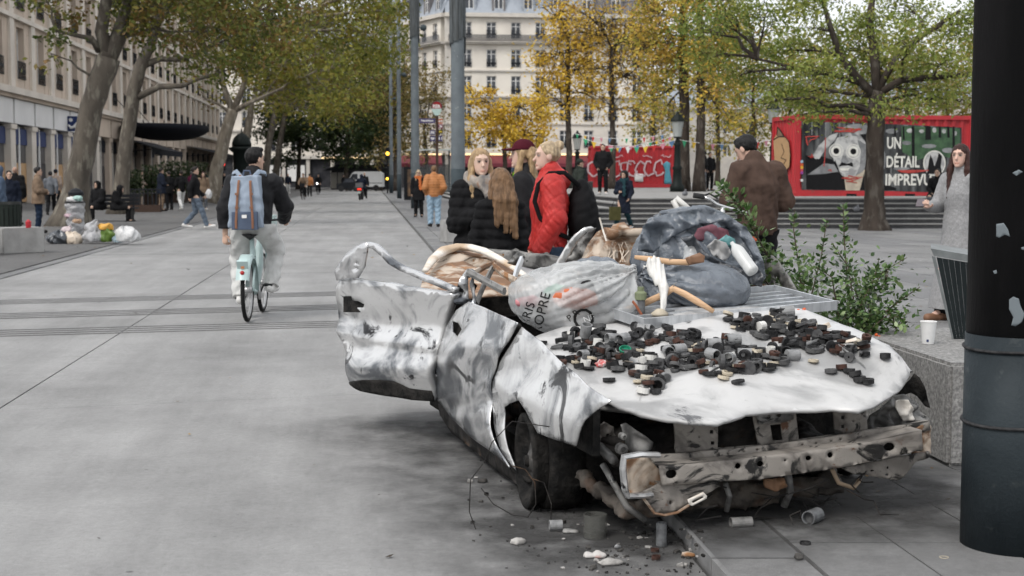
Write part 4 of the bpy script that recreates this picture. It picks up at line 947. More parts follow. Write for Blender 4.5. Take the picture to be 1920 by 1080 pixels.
beam = [(1236, 873), (1300, 869), (1420, 857), (1500, 847), (1600, 834), (1680, 818), (1728, 806), (1730, 842), (1690, 853), (1580, 876), (1420, 899), (1330, 904), (1242, 910)]
bh = [ring_px(1259, 889, 11, 9), ring_px(1384, 874, 6, 6), ring_px(1426, 870, 6.5, 5.5), ring_px(1472, 863, 2.5, 2.5, 6), ring_px(1516, 859, 6, 5), ring_px(1557, 853, 5.5, 6), ring_px(1668, 838, 11, 8)]
sheet_obj('bumper_beam', beam, front3(-.03, .005, 4), 8, mb_cream, car, holes=bh, thick=.012)
sheet_obj('beam_core', [(1240, 876), (1600, 838), (1726, 810), (1726, 840), (1580, 872), (1330, 900), (1245, 906)], front3(.03, .0, 4), 20, mb_soot, car, thick=.01)
for e in ([(1236, 873), (1420, 857), (1600, 834), (1728, 806)], [(1242, 910), (1330, 904), (1420, 899), (1580, 876), (1690, 853), (1730, 842)]):
 b = MB(); q = [onpl(x, y, CO + CA * (-.03), CA) for x, y in e]
 for i in range(len(q) - 1): b.raw([q[i], q[i + 1], q[i + 1] + CA * .085, q[i] + CA * .085], [(0, 1, 2, 3)])
 b.build('beam_flange', mb_cream, car)
sheet_obj('bracket_back', [(1170, 856), (1236, 852), (1244, 912), (1238, 926), (1178, 930)], front3(.07, .02, 5, 14), 7, mb_rust, car, thick=.01)
b = MB(); b.tube([onpl(x, y, CO + CA * -.02, CA) for x, y in [(1235, 853), (1200, 852), (1170, 857), (1168, 880), (1172, 918), (1177, 930), (1200, 929), (1222, 927)]], .012, 6, flat=2.2); b.build('bracket_rim', mb_white, car)
sheet_obj('hanging_plate', [(1200, 926), (1238, 906), (1300, 906), (1346, 902), (1350, 912), (1322, 928), (1290, 945), (1268, 958), (1246, 964), (1228, 960), (1216, 942)], front3(.0, .015, 7, 20), 7, mb_cream, car, holes=[ring_px(1257, 942, 4, 4, 7)], thick=.01)
b = MB(); b.tube([onpl(x, y, CO + CA * -.012, CA) for x, y in [(1200, 926), (1214, 944), (1227, 962), (1246, 966), (1270, 961), (1292, 947)]], .006, 5); b.build('plate_edge', mb_rust, car)
sheet_obj('tow_loop', [(1290, 937), (1319, 923), (1326, 930), (1325, 935), (1298, 949), (1293, 947)], front3(-.04, 0), 5, mb_tan, car, holes=[[(1297, 940), (1317, 930), (1320, 933), (1300, 944)]], thick=.008)
sheet_obj('hanging_plate', [(1578, 878), (1640, 866), (1692, 855), (1742, 846), (1743, 858), (1718, 866), (1704, 882), (1692, 897), (1682, 901), (1645, 895), (1600, 888)], front3(.02, .012, 9, 20), 7, mb_cream, car, holes=[ring_px(1662, 890, 4, 3.5, 7)], thick=.01)
sheet_obj('bracket_back', [(1710, 806), (1740, 790), (1746, 800), (1746, 850), (1712, 856)], front3(.06, .01, 5, 14), 6, mb_rust, car, holes=[[(1717, 814), (1729, 811), (1731, 846), (1719, 849)]], thick=.015)
sheet_obj('lamp_housing', [(1618, 806), (1632, 780), (1652, 760), (1676, 744), (1696, 740), (1716, 752), (1736, 778), (1748, 790), (1736, 794), (1690, 796), (1650, 802)], front3(.20, .09, 11, 22), 5, mb_dgrey, car, thick=.004)
sheet_obj('lamp_reflector', [(1680, 752), (1700, 750), (1714, 768), (1716, 786), (1696, 790), (1684, 776)], front3(.14, .03, 3, 16), 5, mb_tan, car, thick=.004)
sheet_obj('right_wing', [(1640, 776), (1668, 750), (1696, 726), (1714, 700), (1724, 708), (1734, 728), (1744, 764), (1734, 760), (1722, 744), (1708, 736), (1690, 742), (1665, 760)], deep3(6.32, .03, 3, 20), 6, mb_soot, car, thick=.008)
sheet_obj('torn_plate', [(1165, 796), (1177, 794), (1200, 812), (1224, 829), (1222, 842), (1206, 850), (1188, 852), (1176, 840), (1170, 818)], front3(.16, .05, 2, 30), 5, mb_dgrey, car, thick=.005)
sheet_obj('wing_bracket', [(1076, 838), (1082, 806), (1088, 786), (1100, 778), (1102, 800), (1108, 815), (1110, 838), (1100, 842)], front3(.42, .02, 2, 20), 5, mb_cream, car, holes=[ring_px(1082, 812, 4, 3, 6)], thick=.01)
def fbar(pts, r, m, name='strut', n=7, fl=1.0):
 b = MB(); b.tube([onpl(x, y, CO + CA * u, CA) for x, y, u in pts], r, n, flat=fl); return b.build(name, m, car, smooth=True)
fbar([(1085, 782, .42), (1110, 762, .40), (1150, 766, .35), (1185, 770, .3)], .016, mb_dgrey)
fbar([(1104, 830, .38), (1125, 838, .3), (1152, 864, .16)], .02, mb_dgrey)
fbar([(1100, 815, .42), (1140, 825, .3), (1180, 836, .2)], .022, mb_char)
fbar([(1112, 836, .36), (1160, 850, .25)], .03, mb_char)
fbar([(1130, 870, .25), (1150, 905, .2), (1175, 950, .15), (1210, 975, .15)], .014, mb_dgrey)
fbar([(1360, 905, .1), (1368, 930, .1), (1362, 958, .12)], .012, mb_dgrey)
fbar([(1478, 890, .1), (1482, 920, .12), (1470, 950, .14)], .016, mb_dgrey)
fbar([(1560, 880, .1), (1572, 905, .1), (1600, 915, .1), (1612, 900, .12)], .010, mb_tan)
sheet_obj('torn_plate', [(1130, 790), (1150, 800), (1158, 826), (1140, 842), (1120, 832), (1112, 808)], front3(.30, .05, 5, 20), 5, mb_cream, car, holes=[ring_px(1138, 815, 4, 4, 7)], thick=.006)
sheet_obj('torn_plate', [(1432, 900), (1470, 896), (1478, 912), (1452, 922), (1436, 914)], front3(.05, .03, 6, 12), 4, mb_rust, car, thick=.006)
for (x, y, u, r) in [(1166, 842, .12, .024), (1168, 818, .12, .014)]:
 p = onpl(x, y, CO + CA * u, CA); b = MB(); b.lathe([(0, -.02), (r, -.02), (r, .012), (r * .5, .018), (r * .5, .006), (0, .006)], 14, look_along(p, -CA)); b.build('mount', mb_dgrey, car, smooth=False)
# engine bay: firewall, engine, under-tray, sub-frame
b = MB()
for (u0, u1, v0, v1, w0, w1) in [(.62, .66, .12, 1.58, .14, .55), (.18, .66, .10, .13, .36, .58)]:
 b.raw([cw(u, v, w) for u in (u0, u1) for v in (v0, v1) for w in (w0, w1)], [(0, 1, 3, 2), (4, 6, 7, 5), (0, 4, 5, 1), (2, 3, 7, 6), (0, 2, 6, 4), (1, 5, 7, 3)])
b.build('firewall', mb_soot, car)
_e = np.array(cw(.42, .75, .33))
def engine(P):
 q = P - _e; u = q @ _ca; v = q @ _cb; z = q[:, 2]
 L = np.stack([u, v, z], 1)
 d = np.maximum(np.maximum(np.abs(u) - .14, np.abs(v + .02) - .36), np.abs(z) - .12)
 d = smin(d, cap(L, (-.1, -.42, .02), (.1, -.42, .02), .10, .08), .04); d = smin(d, cap(L, (-.12, .42, -.04), (.1, .45, 0), .09, .09), .05)
 d = smin(d, cap(L, (-.14, -.2, .1), (-.14, .25, .11), .03, .03), .02)
 return d + wob(P, 25, 9, .02) + wob(P, 70, 2, .008)
blob('engine', engine, _e - .65, _e + .65, .016, mb_char, car)
_s = np.array(cw(.22, .78, .15))
def subf(P):
 q = P - _s; L = np.stack([q @ _ca, q @ _cb, q[:, 2]], 1)
 d = cap(L, (0, -.52, -.03), (0, .45, .02), .045, .05, ((0, 0, 1), .8)); d = smin(d, cap(L, (0, -.52, -.02), (.25, -.62, .06), .03, .03), .03); d = smin(d, cap(L, (0, .42, 0), (.25, .58, .06), .03, .03), .03)
 d = smin(d, cap(L, (-.03, -.1, .0), (-.03, .12, .02), .055, .05), .03)
 return d + wob(P, 30, 5, .014) + wob(P, 80, 6, .006)
blob('sub_frame', subf, _s - .8, _s + .8, .012, mat('dirty_steel', (.10, .085, .07), (.035, .03, .026), scale=9, rough=.7, bump=.5, bscale=35, c3=(.085, .055, .038), s3=7, t3=.62), car)
sheet_obj('sill', [(816, 757), (845, 785), (880, 816), (928, 852), (958, 878), (985, 900), (995, 932), (968, 918), (925, 885), (880, 848), (840, 812), (818, 778)], side3(.05, 2, .01), 8, mb_char, car, thick=.03)
b = MB(); rng = random.Random(4)
for i in range(14):
 v = rng.uniform(.3, 1.35); p = cw(rng.uniform(.05, .25), v, rng.uniform(.12, .3)); pts = [p]
 for k in range(5): pts.append(pts[-1] + CBv * rng.uniform(-.09, .12) + Vector((0, 0, rng.uniform(-.06, .035))) - CA * rng.uniform(-.02, .04))
 for q in pts: q.z = max(q.z, .02)
 b = MB(); b.tube(pts, .004, 4); b.build('wire', mb_char, car)
# ---- wheels: bare steel rims
def rim_parts(root_c, axis, parent, name='wheel'):
 M = look_along(root_c, axis)
 w = MB(); w.lathe([(.150, -.015), (.165, .005), (.185, .03), (.205, .035), (.218, .03), (.218, .015), (.205, .0), (.192, -.03), (.185, -.09), (.192, -.135), (.218, -.15), (.218, -.165), (.205, -.165), (.17, -.09), (.165, -.03)], 40, M)
 o = w.build(name, mb_soot, parent, smooth=True)
 def d3(x, y):
  r = math.hypot(x, y); z = .012 - .035 * math.exp(-((r - .135) / .03) ** 2) + .03 * math.exp(-(r / .05) ** 2) - .02
  return M @ Vector((x, y, z))
 hs = [[(.118 * math.cos(a) + .021 * math.cos(a) * math.cos(t) * .7 - .021 * math.sin(a) * math.sin(t), .118 * math.sin(a) + .021 * math.sin(a) * math.cos(t) * .7 + .021 * math.cos(a) * math.sin(t)) for t in [2 * math.pi * k / 8 for k in range(8)]] for a in [2 * math.pi * j / 10 for j in range(10)]]
 hs += [ring_px(.052 * math.cos(a), .052 * math.sin(a), .007, .007, 6) for a in [2 * math.pi * j / 4 + .4 for j in range(4)]]
 V, F = sheet(ring_px(0, 0, .16, .16, 30), d3, .016, hs)
 me = mesh_from([v - Vector(parent.location) for v in V], F, True, [mat('rim_soot', (.05, .048, .046), (.095, .09, .085), scale=14, rough=.5, metal=.3)]); q = link('disc', me, o); md = q.modifiers.new('t', 'SOLIDIFY'); md.thickness = .006
 h = MB(); h.lathe([(0, -.09), (.12, -.09), (.12, -.08), (.06, -.08), (.05, -.03), (.028, .015), (.022, .03), (0, .03)], 16, M); h2 = h.mesh(mb_soot, False, parent.location); link('hub', h2, o)
 return o
ax = (-CBv + CA * .10).normalized()
rim_parts(cw(.86, .05, .215), ax, car)
rim_parts(cw(.86, 1.62, .27), CBv, car)
rim_parts(cw(3.3, .58, .215), -CBv, car); rim_parts(cw(3.3, 1.45, .26), CBv, car)
b = MB(); b.lathe([(.235, -.02), (.245, -.06), (.245, -.14), (.23, -.18), (.2, -.18), (.2, -.02)], 30, look_along(cw(.86, .07, .235), ax), closed=True); b.build('tyre_remains', mb_soot, car, smooth=True)
sheet_obj('wheel_arch_liner', [(938, 760), (960, 740), (985, 745), (1010, 790), (1090, 820), (1110, 900), (1090, 960), (1000, 965), (960, 900)], side3(.30, 2, .03, 0), 14, mb_soot, car, thick=.01)
# hanging loops of wire from the front wheel
for i, pts in enumerate([[(905, 870, .9), (882, 900, .9), (880, 960, .95), (895, 1000, 1.0), (905, 1008, 1.0)], [(1030, 800, .75), (960, 790, .9), (922, 830, .9), (908, 868, .9)], [(955, 872, .85), (985, 880, .8), (1003, 905, .75), (1005, 945, .75), (990, 970, .8), (960, 965, .9), (925, 945, 1.0), (902, 915, 1.0)], [(1000, 898, .75), (1020, 905, .72), (1034, 945, .7), (1033, 975, .7)]]):
 fbar([(x, y, 0 if False else u * .55) for x, y, u in pts], .0022, mb_char, 'dangling_wire', 5)
# ================================================================== RUBBISH ON AND AROUND THE WRECK
m_bagd = mat('grey_bin_bag', (0.125, 0.145, 0.17), (0.095, 0.11, 0.132), scale=5, rough=0.27, spec=0.8, bump=.6, bscale=22, detail=3)
m_bagd2 = mat('dark_bin_bag', (0.05, 0.057, 0.068), (0.035, 0.04, 0.048), scale=5, rough=0.2, spec=0.8, bump=.6, bscale=22, detail=3)
m_bagw = film('clear_rubbish_bag', (0.64, 0.65, 0.65), 0.46, 0.16, (0.42, 0.43, 0.43), 5, .4, 20)
m_wood = mat('pale_wood', (0.62, 0.41, 0.25), (0.52, 0.33, 0.19), scale=10, rough=.5, stretch=(1, 1, 8))
m_pvc = flat('grey_pvc', (0.15, 0.155, 0.16), .5, var=.5, scale=30); m_pvcl = flat('pale_grey_plastic', (0.27, 0.273, 0.275), .5, var=.4, scale=30)
m_blackp = mat('black_rubber', (0.020, 0.020, 0.021), (0.045, 0.045, 0.046), scale=30, rough=.6); m_dgreyp = mat('dark_grey_plastic', (0.065, 0.065, 0.067), (0.10, 0.10, 0.10), scale=30, rough=.6)
m_brownp = mat('brown_plastic', (0.08, 0.042, 0.033), (0.04, 0.024, 0.02), scale=25, rough=.65); m_whitep = flat('white_plastic', (0.66, 0.65, 0.62), .4); m_creamp = flat('cream_plastic', (0.50, 0.44, 0.34), .5)
m_greenp = flat('green_plastic', (0.02, 0.22, 0.13), .4); m_oranges = flat('orange_strap', (0.30, 0.10, 0.05), .7)
m_clear = film('clear_plastic', (0.62, 0.63, 0.63), 0.5, .12)
def bag(name, label, px, py, Y, rx, ry, rz, knot, m, seed, fold=.02, n=18, h=.012, flatten=None, group=None, extra=None, lump=.016):
 """knot: (px, py, Y) of the tied neck; folds run from it"""
 c = at(px, py, Y); k = np.array(at(*knot)); cn = np.array(c)
 ax = (cn - k); ax /= np.linalg.norm(ax); t1 = np.cross(ax, (0, 0, 1.)); t1 /= np.linalg.norm(t1) + 1e-9; t2 = np.cross(ax, t1)
 def f(P):
  d = ell(P, cn, (rx, ry, rz)); d = smin(d, cap(P, k, cn, .012, min(rx, rz) * .6), .07)
  q = P - k; a = np.arctan2(q @ t1, q @ t2); r = q @ ax
  fa = np.clip(1.2 - r / (1.35 * max(rx, rz)), .06, 1)
  ph = a * n * .5 + 1.6 * np.sin(a * 3 + seed) + 3 * r + wob(P, 7, seed + 4, .8)
  d = d + fold * 1.3 * fa * (.55 - np.abs(np.sin(ph)) ** .6) * np.clip(r * 9, 0, 1) + fold * .6 * fa * np.sin(a * n * .31 + seed)
  cr = np.abs(wob(P, 9, seed + 7))
  d = d + .012 * (np.minimum(cr, .5) - .25) + wob(P, 6, seed, lump) + wob(P, 42, seed + 2, .0035) + .010 * (.25 - np.minimum(np.abs(wob(P, 15, seed + 5)), .5))
  if flatten is not None: d = np.maximum(d, (cn[2] - flatten) - P[:, 2])
  return extra(P, d) if extra else d
 base = Vector((c.x, c.y, c.z - (flatten if flatten else rz)))
 return tag(blob(name, f, np.minimum(cn - (rx, ry, rz), k) - .08, np.maximum(cn + (rx, ry, rz), k) + .08, h, m, None, base), label, 'rubbish bag', group)
# metal tray across the bonnet
_hb0 = BVHTree.FromPolygons([v.co + car.location for v in bonnet.data.vertices], [tuple(p.vertices) for p in bonnet.data.polygons])
ya = _hb0.ray_cast(_eye, ray(1207, 612).normalized())[0].y - .10
A, B, Cc = at(1207, 612, ya), at(1570, 577, ya + .62), at(1176, 590, ya + .26)
kk = (Cc - A); kk = kk.normalized() * .52; up = Vector((0, 0, 1))
tray = empty('metal_panel', A, label='long aluminium panel lying across the bonnet under the grey bags', cat='panel')
ex = (B - A).normalized(); ey = (kk - ex * kk.dot(ex)).normalized(); ez = ex.cross(ey); Lx = (B - A).length
TM = basis(A, ex, ey, ez)
def tb(x0, x1, y0, y1, z0, z1, name, m):
 b = MB(); b.raw([TM @ Vector((x, y, z)) for x in (x0, x1) for y in (y0, y1) for z in (z0, z1)], [(0, 1, 3, 2), (4, 6, 7, 5), (0, 4, 5, 1), (2, 3, 7, 6), (0, 2, 6, 4), (1, 5, 7, 3)]); b.build(name, m, tray)
tb(0, Lx, 0, .012, -.012, .036, 'edge_profile', m_alu); tb(0, Lx, .47, .482, -.004, .034, 'edge_profile', m_alu); tb(0, .012, .0121, .469, -.012, .036, 'edge_profile', m_alu); tb(Lx - .012, Lx, .0121, .469, -.004, .034, 'edge_profile', m_alu)
tb(.0122, Lx - .0122, .0122, .469, .0, .008, 'sheet', mat('dull_alu', (0.22, 0.23, 0.24), (0.15, 0.155, 0.16), scale=6, rough=.5, metal=.5))
for i in range(5): tb(.02, Lx - .02, .07 + i * .08, .085 + i * .08, .0082, .016, 'rib', m_alu)
# bags
bag('grey_bag', 'shiny grey bin bag lying full on the aluminium panel', 1312, 543, 7.22, .26, .23, .125, (1212, 520, 7.15), m_bagd, 3, .026, 19, .0075, flatten=.115)
_mouth = np.array(at(1392, 455, 7.45))
def open_mouth(P, d):
 e = ell(P, _mouth, (.13, .22, .13)); d2 = np.maximum(d, -e)
 lip = np.abs(ell(P, np.array(at(1375, 462, 7.6)), (.19, .20, .20))) - .006
 return d2
bag('open_grey_bag', 'large torn-open grey bin bag on top of the heap', 1300, 480, 7.75, .33, .27, .245, (1245, 412, 7.7), m_bagd, 6, .034, 17, .009, extra=open_mouth)
# torn flaps of the open bag
def crumple3(Yf, amp, seed, s):
 def f(x, y):
  n = abs(nz2(x, y, s, seed)) * 1.6 + .6 * abs(nz2(x, y, s * .45, seed + 3)) + .5 * nz2(x, y, s * 2.2, seed + 6)
  return at(x, y, (Yf(x, y) if callable(Yf) else Yf) + amp * n)
 return f
def flap(px, Yf, name, m, seed, parent=None, step=8, amp=.05, s=26):
 return sheet_obj(name, px, crumple3(Yf, amp, seed, s), step, m, parent, thick=.002, loc=None if parent else at(px[0][0], px[0][1], 7.5))
fl1 = flap([(1195, 470), (1205, 425), (1222, 408), (1262, 398), (1300, 392), (1325, 388), (1345, 398), (1370, 408), (1398, 425), (1415, 450), (1432, 490), (1436, 520), (1425, 535), (1415, 528), (1420, 500), (1405, 470), (1385, 440), (1355, 425), (1330, 418), (1300, 425), (1270, 440), (1245, 455), (1225, 475)], lambda x, y: 7.5 + .0012 * (x - 1300) * .3 + .002 * (y - 400) * -.2, 'torn_bag_rim', m_bagd, 5, None, 4.5, .075, 38)
tag(fl1, 'crumpled rim of the torn grey bag arching over its opening', 'rubbish bag')
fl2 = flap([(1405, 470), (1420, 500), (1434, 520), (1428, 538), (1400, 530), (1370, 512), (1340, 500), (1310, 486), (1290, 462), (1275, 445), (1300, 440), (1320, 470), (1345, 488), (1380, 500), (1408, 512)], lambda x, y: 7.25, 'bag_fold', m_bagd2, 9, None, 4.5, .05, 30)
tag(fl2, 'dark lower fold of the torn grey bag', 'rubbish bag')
pk = flap([(1298, 448), (1308, 428), (1335, 420), (1365, 432), (1372, 455), (1350, 462), (1325, 455)], lambda x, y: 7.5, 'pink_cloth', cloth('dusty_pink', (.17, .065, .085)) if 'cloth' in globals() else flat('dusty_pink', (.17, .065, .085), .8), 2, None, 6, .03, 20)
tag(pk, 'dusty pink cloth inside the torn grey bag', 'cloth')
tl = flap([(1345, 452), (1362, 440), (1378, 448), (1380, 462), (1360, 466)], lambda x, y: 7.32, 'teal_wrapper', flat('teal_wrapper', (.12, .30, .31), .4), 3, None, 5, .02, 10)
tag(tl, 'teal wrapper sticking out of the torn bag', 'wrapper')
gp = flap([(1325, 462), (1340, 448), (1362, 455), (1372, 475), (1360, 490), (1338, 480)], lambda x, y: 7.28, 'grey_paper', flat('grey_paper', (.33, .33, .33), .7), 3, None, 5, .04, 9)
tag(gp, 'crumpled grey paper in the mouth of the torn bag', 'paper')
def bottle(name, label, p0, p1, r, m=m_clear, capm=None):
 a, b = at(*p0), at(*p1); M = look_along(a, b - a); L = (b - a).length
 o = empty(name, a, label=label, cat='bottle')
 q = MB(); q.lathe([(r * .9, 0), (r, .01), (r, L * .2), (r * .93, L * .25), (r, L * .3), (r, L * .68), (r * .8, L * .8), (r * .35, L * .92), (r * .33, L)], 16, M); q.build('bottle_body', m, o, smooth=True)
 if capm: q = MB(); q.lathe([(r * .42, L * .98), (r * .42, L * 1.07), (0, L * 1.07)], 12, M); q.build('cap', capm, o)
 return o
bottle('plastic_bottle', 'clear plastic bottle sliding out of the torn bag', (1412, 510, 7.1), (1372, 455, 7.22), .034, film('milky_plastic', (.66, .67, .66), .25, .25))
bottle('plastic_bottle', 'upright clear bottle with white cap among the grey bags', (1296, 492, 7.3), (1300, 455, 7.35), .045, m_clear, m_whitep)
# translucent bag with lettering
_lump = []
wb = bag('clear_bag', 'translucent white rubbish bag with black lettering on the windscreen edge', 1072, 562, 6.95, .315, .22, .165, (1187, 508, 7.0), m_bagw, 12, .032, 26, .0075, flatten=.16)
lo_l = [('orange_rubbish', (.50, .13, .05), 1078, 560, 45, 22), ('black_striped_cloth', (.02, .02, .02), 1092, 545, 26, 22), ('green_packet', (.10, .38, .24), 1044, 547, 24, 14), ('pink_paper', (.55, .22, .24), 992, 566, 26, 12), ('white_paper', (.7, .7, .69), 1085, 598, 30, 22), ('brown_box', (.22, .15, .11), 1022, 575, 16, 14), ('grey_packet', (.30, .30, .30), 1120, 590, 34, 22)]
labl = {'orange_rubbish': 'orange rubbish showing through the translucent bag', 'black_striped_cloth': 'black cloth showing through the translucent bag', 'green_packet': 'green packet showing through the translucent bag', 'pink_paper': 'pink paper showing through the translucent bag', 'white_paper': 'white paper showing through the translucent bag', 'brown_box': 'small brown box showing through the translucent bag', 'grey_packet': 'grey packet showing through the translucent bag'}
dg = bpy.context.evaluated_depsgraph_get()
def bvh_of(o):
 me = o.data; M = Matrix.Translation(o.location); return BVHTree.FromPolygons([M @ v.co for v in me.vertices], [tuple(p.vertices) for p in me.polygons])
tw = bvh_of(wb)
def hit(t, px, py, back=0.0):
 d = ray(px, py).normalized(); h_ = t.ray_cast(_eye, d)
 return (h_[0] + d * back) if h_[0] is not None else None
for i, (nm, c, x, y, rx, ry) in enumerate(lo_l):
 p = hit(tw, x, y, .052)
 if p is None: continue
 s = p.y / FPX; cn = np.array(p)
 f = lambda P, cn=cn, rx=rx * s, ry=ry * s, i=i: ell(P, cn, (rx, .03, ry)) + wob(P, 40, i, .006)
 tag(blob(nm, f, cn - .15, cn + .15, .009, flat(nm, c, .6), None, p), labl[nm], 'rubbish')
m_ink = flat('black_ink', (.02, .02, .02), .5)
def decal(name, parent, tree_, body, size_px, x, y, ang, m, wid=1.0, bold=1.2):
 me = text_mesh(body, size_px, wid, 0); ca, sa = math.cos(ang), math.sin(ang); bm = bmesh.new(); bm.from_mesh(me)
 bmesh.ops.triangulate(bm, faces=bm.faces); bmesh.ops.subdivide_edges(bm, edges=[e for e in bm.edges if e.calc_length() > 9], cuts=2); bad = []
 for v in bm.verts:
  px, py = x + v.co.x * ca - v.co.y * sa, y - (v.co.x * sa + v.co.y * ca)
  p = hit(tree_, px, py, -.004)
  if p is None: bad.append(v)
  else: v.co = p - Vector(parent.location)
 bmesh.ops.delete(bm, geom=bad, context='VERTS'); bm.to_mesh(me); bm.free(); me.materials.clear(); me.materials.append(m)
 return link(name, me, parent)
decal('lettering', wb, tw, 'PARIS', 24, 985, 626, R(72), m_ink)
decal('lettering', wb, tw, 'PROPRE', 26, 1010, 640, R(76), m_ink)
decal('lettering', wb, tw, 'P R', 18, 1068, 604, R(38), m_ink)
decal('lettering', wb, tw, 'NF', 17, 1096, 606, R(20), flat('white_ink', (.7, .7, .7), .5))
decal('emblem', wb, tw, 'O', 56, 1078, 622, R(15), m_ink, .95)
# small dark bag pieces behind
bag('dark_bag', 'dark grey bag scrap between rusty seat and translucent bag', 1125, 505, 7.9, .12, .12, .045, (1090, 490, 7.9), m_bagd, 21, .012, 9, .01)
bag('black_bag', 'black bin bag tucked under the broken bottle and hangers', 1235, 545, 7.45, .11, .14, .14, (1215, 505, 7.4), m_bagd2, 22, .014, 12, .01)
# hangers
def hanger(label, pts, r=.011, fl=.5):
 o = empty('wooden_hanger', at(*pts[0]), label=label, cat='hanger', group='wooden hangers on the rubbish heap'); b = MB(); P = [at(*p) for p in pts]
 b.tube(P, [r * .8] + [r * 1.25] * (len(P) - 2) + [r * .8], 8, flat=fl, up=(0, 0, 1)); b.build('bar', m_wood, o, smooth=True); mid = P[len(P) // 2]
 h = MB(); h.tube([mid + Vector((0, -.005, .008)), mid + Vector((0.004, -.012, .024)), mid + Vector((.016, -.014, .03))], .0022, 6); h.build('hook', mb_dgrey, o); return o
hanger('lower wooden hanger leaning on the full grey bag', [(1166, 583, 6.92), (1205, 570, 6.9), (1245, 552, 6.88), (1262, 541, 6.86), (1285, 552, 6.84), (1310, 567, 6.8), (1338, 584, 6.76)], .014)
hanger('upper wooden hanger lying level across the heap', [(1190, 482, 7.15), (1220, 486, 7.12), (1255, 491, 7.1), (1290, 492, 7.08), (1320, 488, 7.06)], .013)
o = tag(sheet_obj('wood_blade', [(1285, 484), (1312, 474), (1322, 480), (1320, 492), (1292, 497)], deep3(7.05, .005), 6, flat('brown_wood', (.22, .12, .07), .5), None, thick=.012, loc=at(1300, 485, 7.05)), 'brown wooden blade on the end of the upper hanger', 'wood piece')
# white limp glove on a stick, cup
_g0, _g1, _g2 = (np.array(at(1226, 500, 6.95)), np.array(at(1246, 540, 6.86)), np.array(at(1242, 583, 6.8)))
def glove(P): return smin(cap(P, _g0, _g1, .046, .022, (np.array([0, 1., 0]), .5)), cap(P, _g1, _g2, .013, .013), .03) + wob(P, 40, 3, .004) + .003 * np.sin(P[:, 0] * 260)
gl_ = empty('white_cloth_rod', Vector(_g2), label='limp white cloth wrapped on a pale rod before the grey bag', cat='cloth rod'); blob('wrap', glove, _g2 - (.2, .2, .1), _g0 + (.2, .2, .12), .007, m_whitep, gl_)
b = MB(); b.lathe([(0, 0), (.04, 0), (.042, .012), (.02, .03), (.014, .034), (0, .034)], 14, Matrix.Translation(at(1237, 592, 6.79))); b.build('foot', m_creamp, gl_, smooth=True)
# pvc pipe with valve, orange strap
pp = at(1201, 592, 6.84); o = empty('pipe_stub', pp, label='grey pipe stub with green cap standing on the panel', cat='pipe')
b = MB(); b.lathe([(0, 0), (.022, 0), (.022, .085), (.019, .085), (0, .08)], 16, Matrix.Translation(pp)); b.build('pipe', m_pvc, o, smooth=False)
b = MB(); b.lathe([(.028, .078), (.029, .11), (.024, .115), (.016, .12), (.016, .14), (0, .14)], 12, Matrix.Translation(pp)); b.build('cap', flat('mossy_green', (.19, .22, .13), .8), o)
b = MB(); b.tube([at(1186, 565, 6.8), at(1192, 572, 6.78), at(1203, 590, 6.77), at(1212, 604, 6.75), at(1214, 622, 6.72), at(1211, 634, 6.7)], .008, 6, flat=.3); tag(b.build('strap', m_oranges, None, at(1212, 604, 6.75)), 'orange strap hanging over the corner of the panel', 'strap')
# white bicycle frame and handlebar behind the bags
o = empty('dumped_bicycle', at(1330, 470, 8.6), label='white dumped bicycle with handlebar poking out behind the bags', cat='bicycle')
m_wf = flat('white_frame', (.66, .65, .62), .35); m_chrome = flat('chrome', (.6, .6, .6), .25, .8)
b = MB(); b.tube([at(1290, 425, 8.5), at(1272, 395, 8.5), at(1262, 376, 8.5), at(1268, 371, 8.5), at(1284, 385, 8.5), at(1312, 412, 8.5)], .017, 8); b.tube([at(1264, 376, 8.52), at(1294, 400, 8.53)], .013, 8); b.build('frame', m_wf, o, smooth=True)
b = MB(); b.tube([at(1318, 368, 8.5), at(1330, 374, 8.5), at(1344, 384, 8.5), at(1360, 389, 8.5), at(1378, 394, 8.5), at(1400, 400, 8.5)], .012, 8); b.tube([at(1356, 388, 8.5), at(1352, 412, 8.5)], .015, 8); b.build('handlebar', m_chrome, o, smooth=True)
b = MB(); b.tube([at(1300, 366, 8.5), at(1320, 369, 8.5)], .017, 8); b.build('grip', m_blackp, o); b = MB(); b.tube([at(1322, 366, 8.5), at(1330, 363, 8.48), at(1346, 372, 8.46)], .006, 6); b.build('brake_lever', m_blackp, o)
b = MB(); b.tube([at(1312, 412, 8.5), at(1340, 480, 8.4), at(1352, 412, 8.5)], .018, 8); b.build('down_tube', m_wf, o)
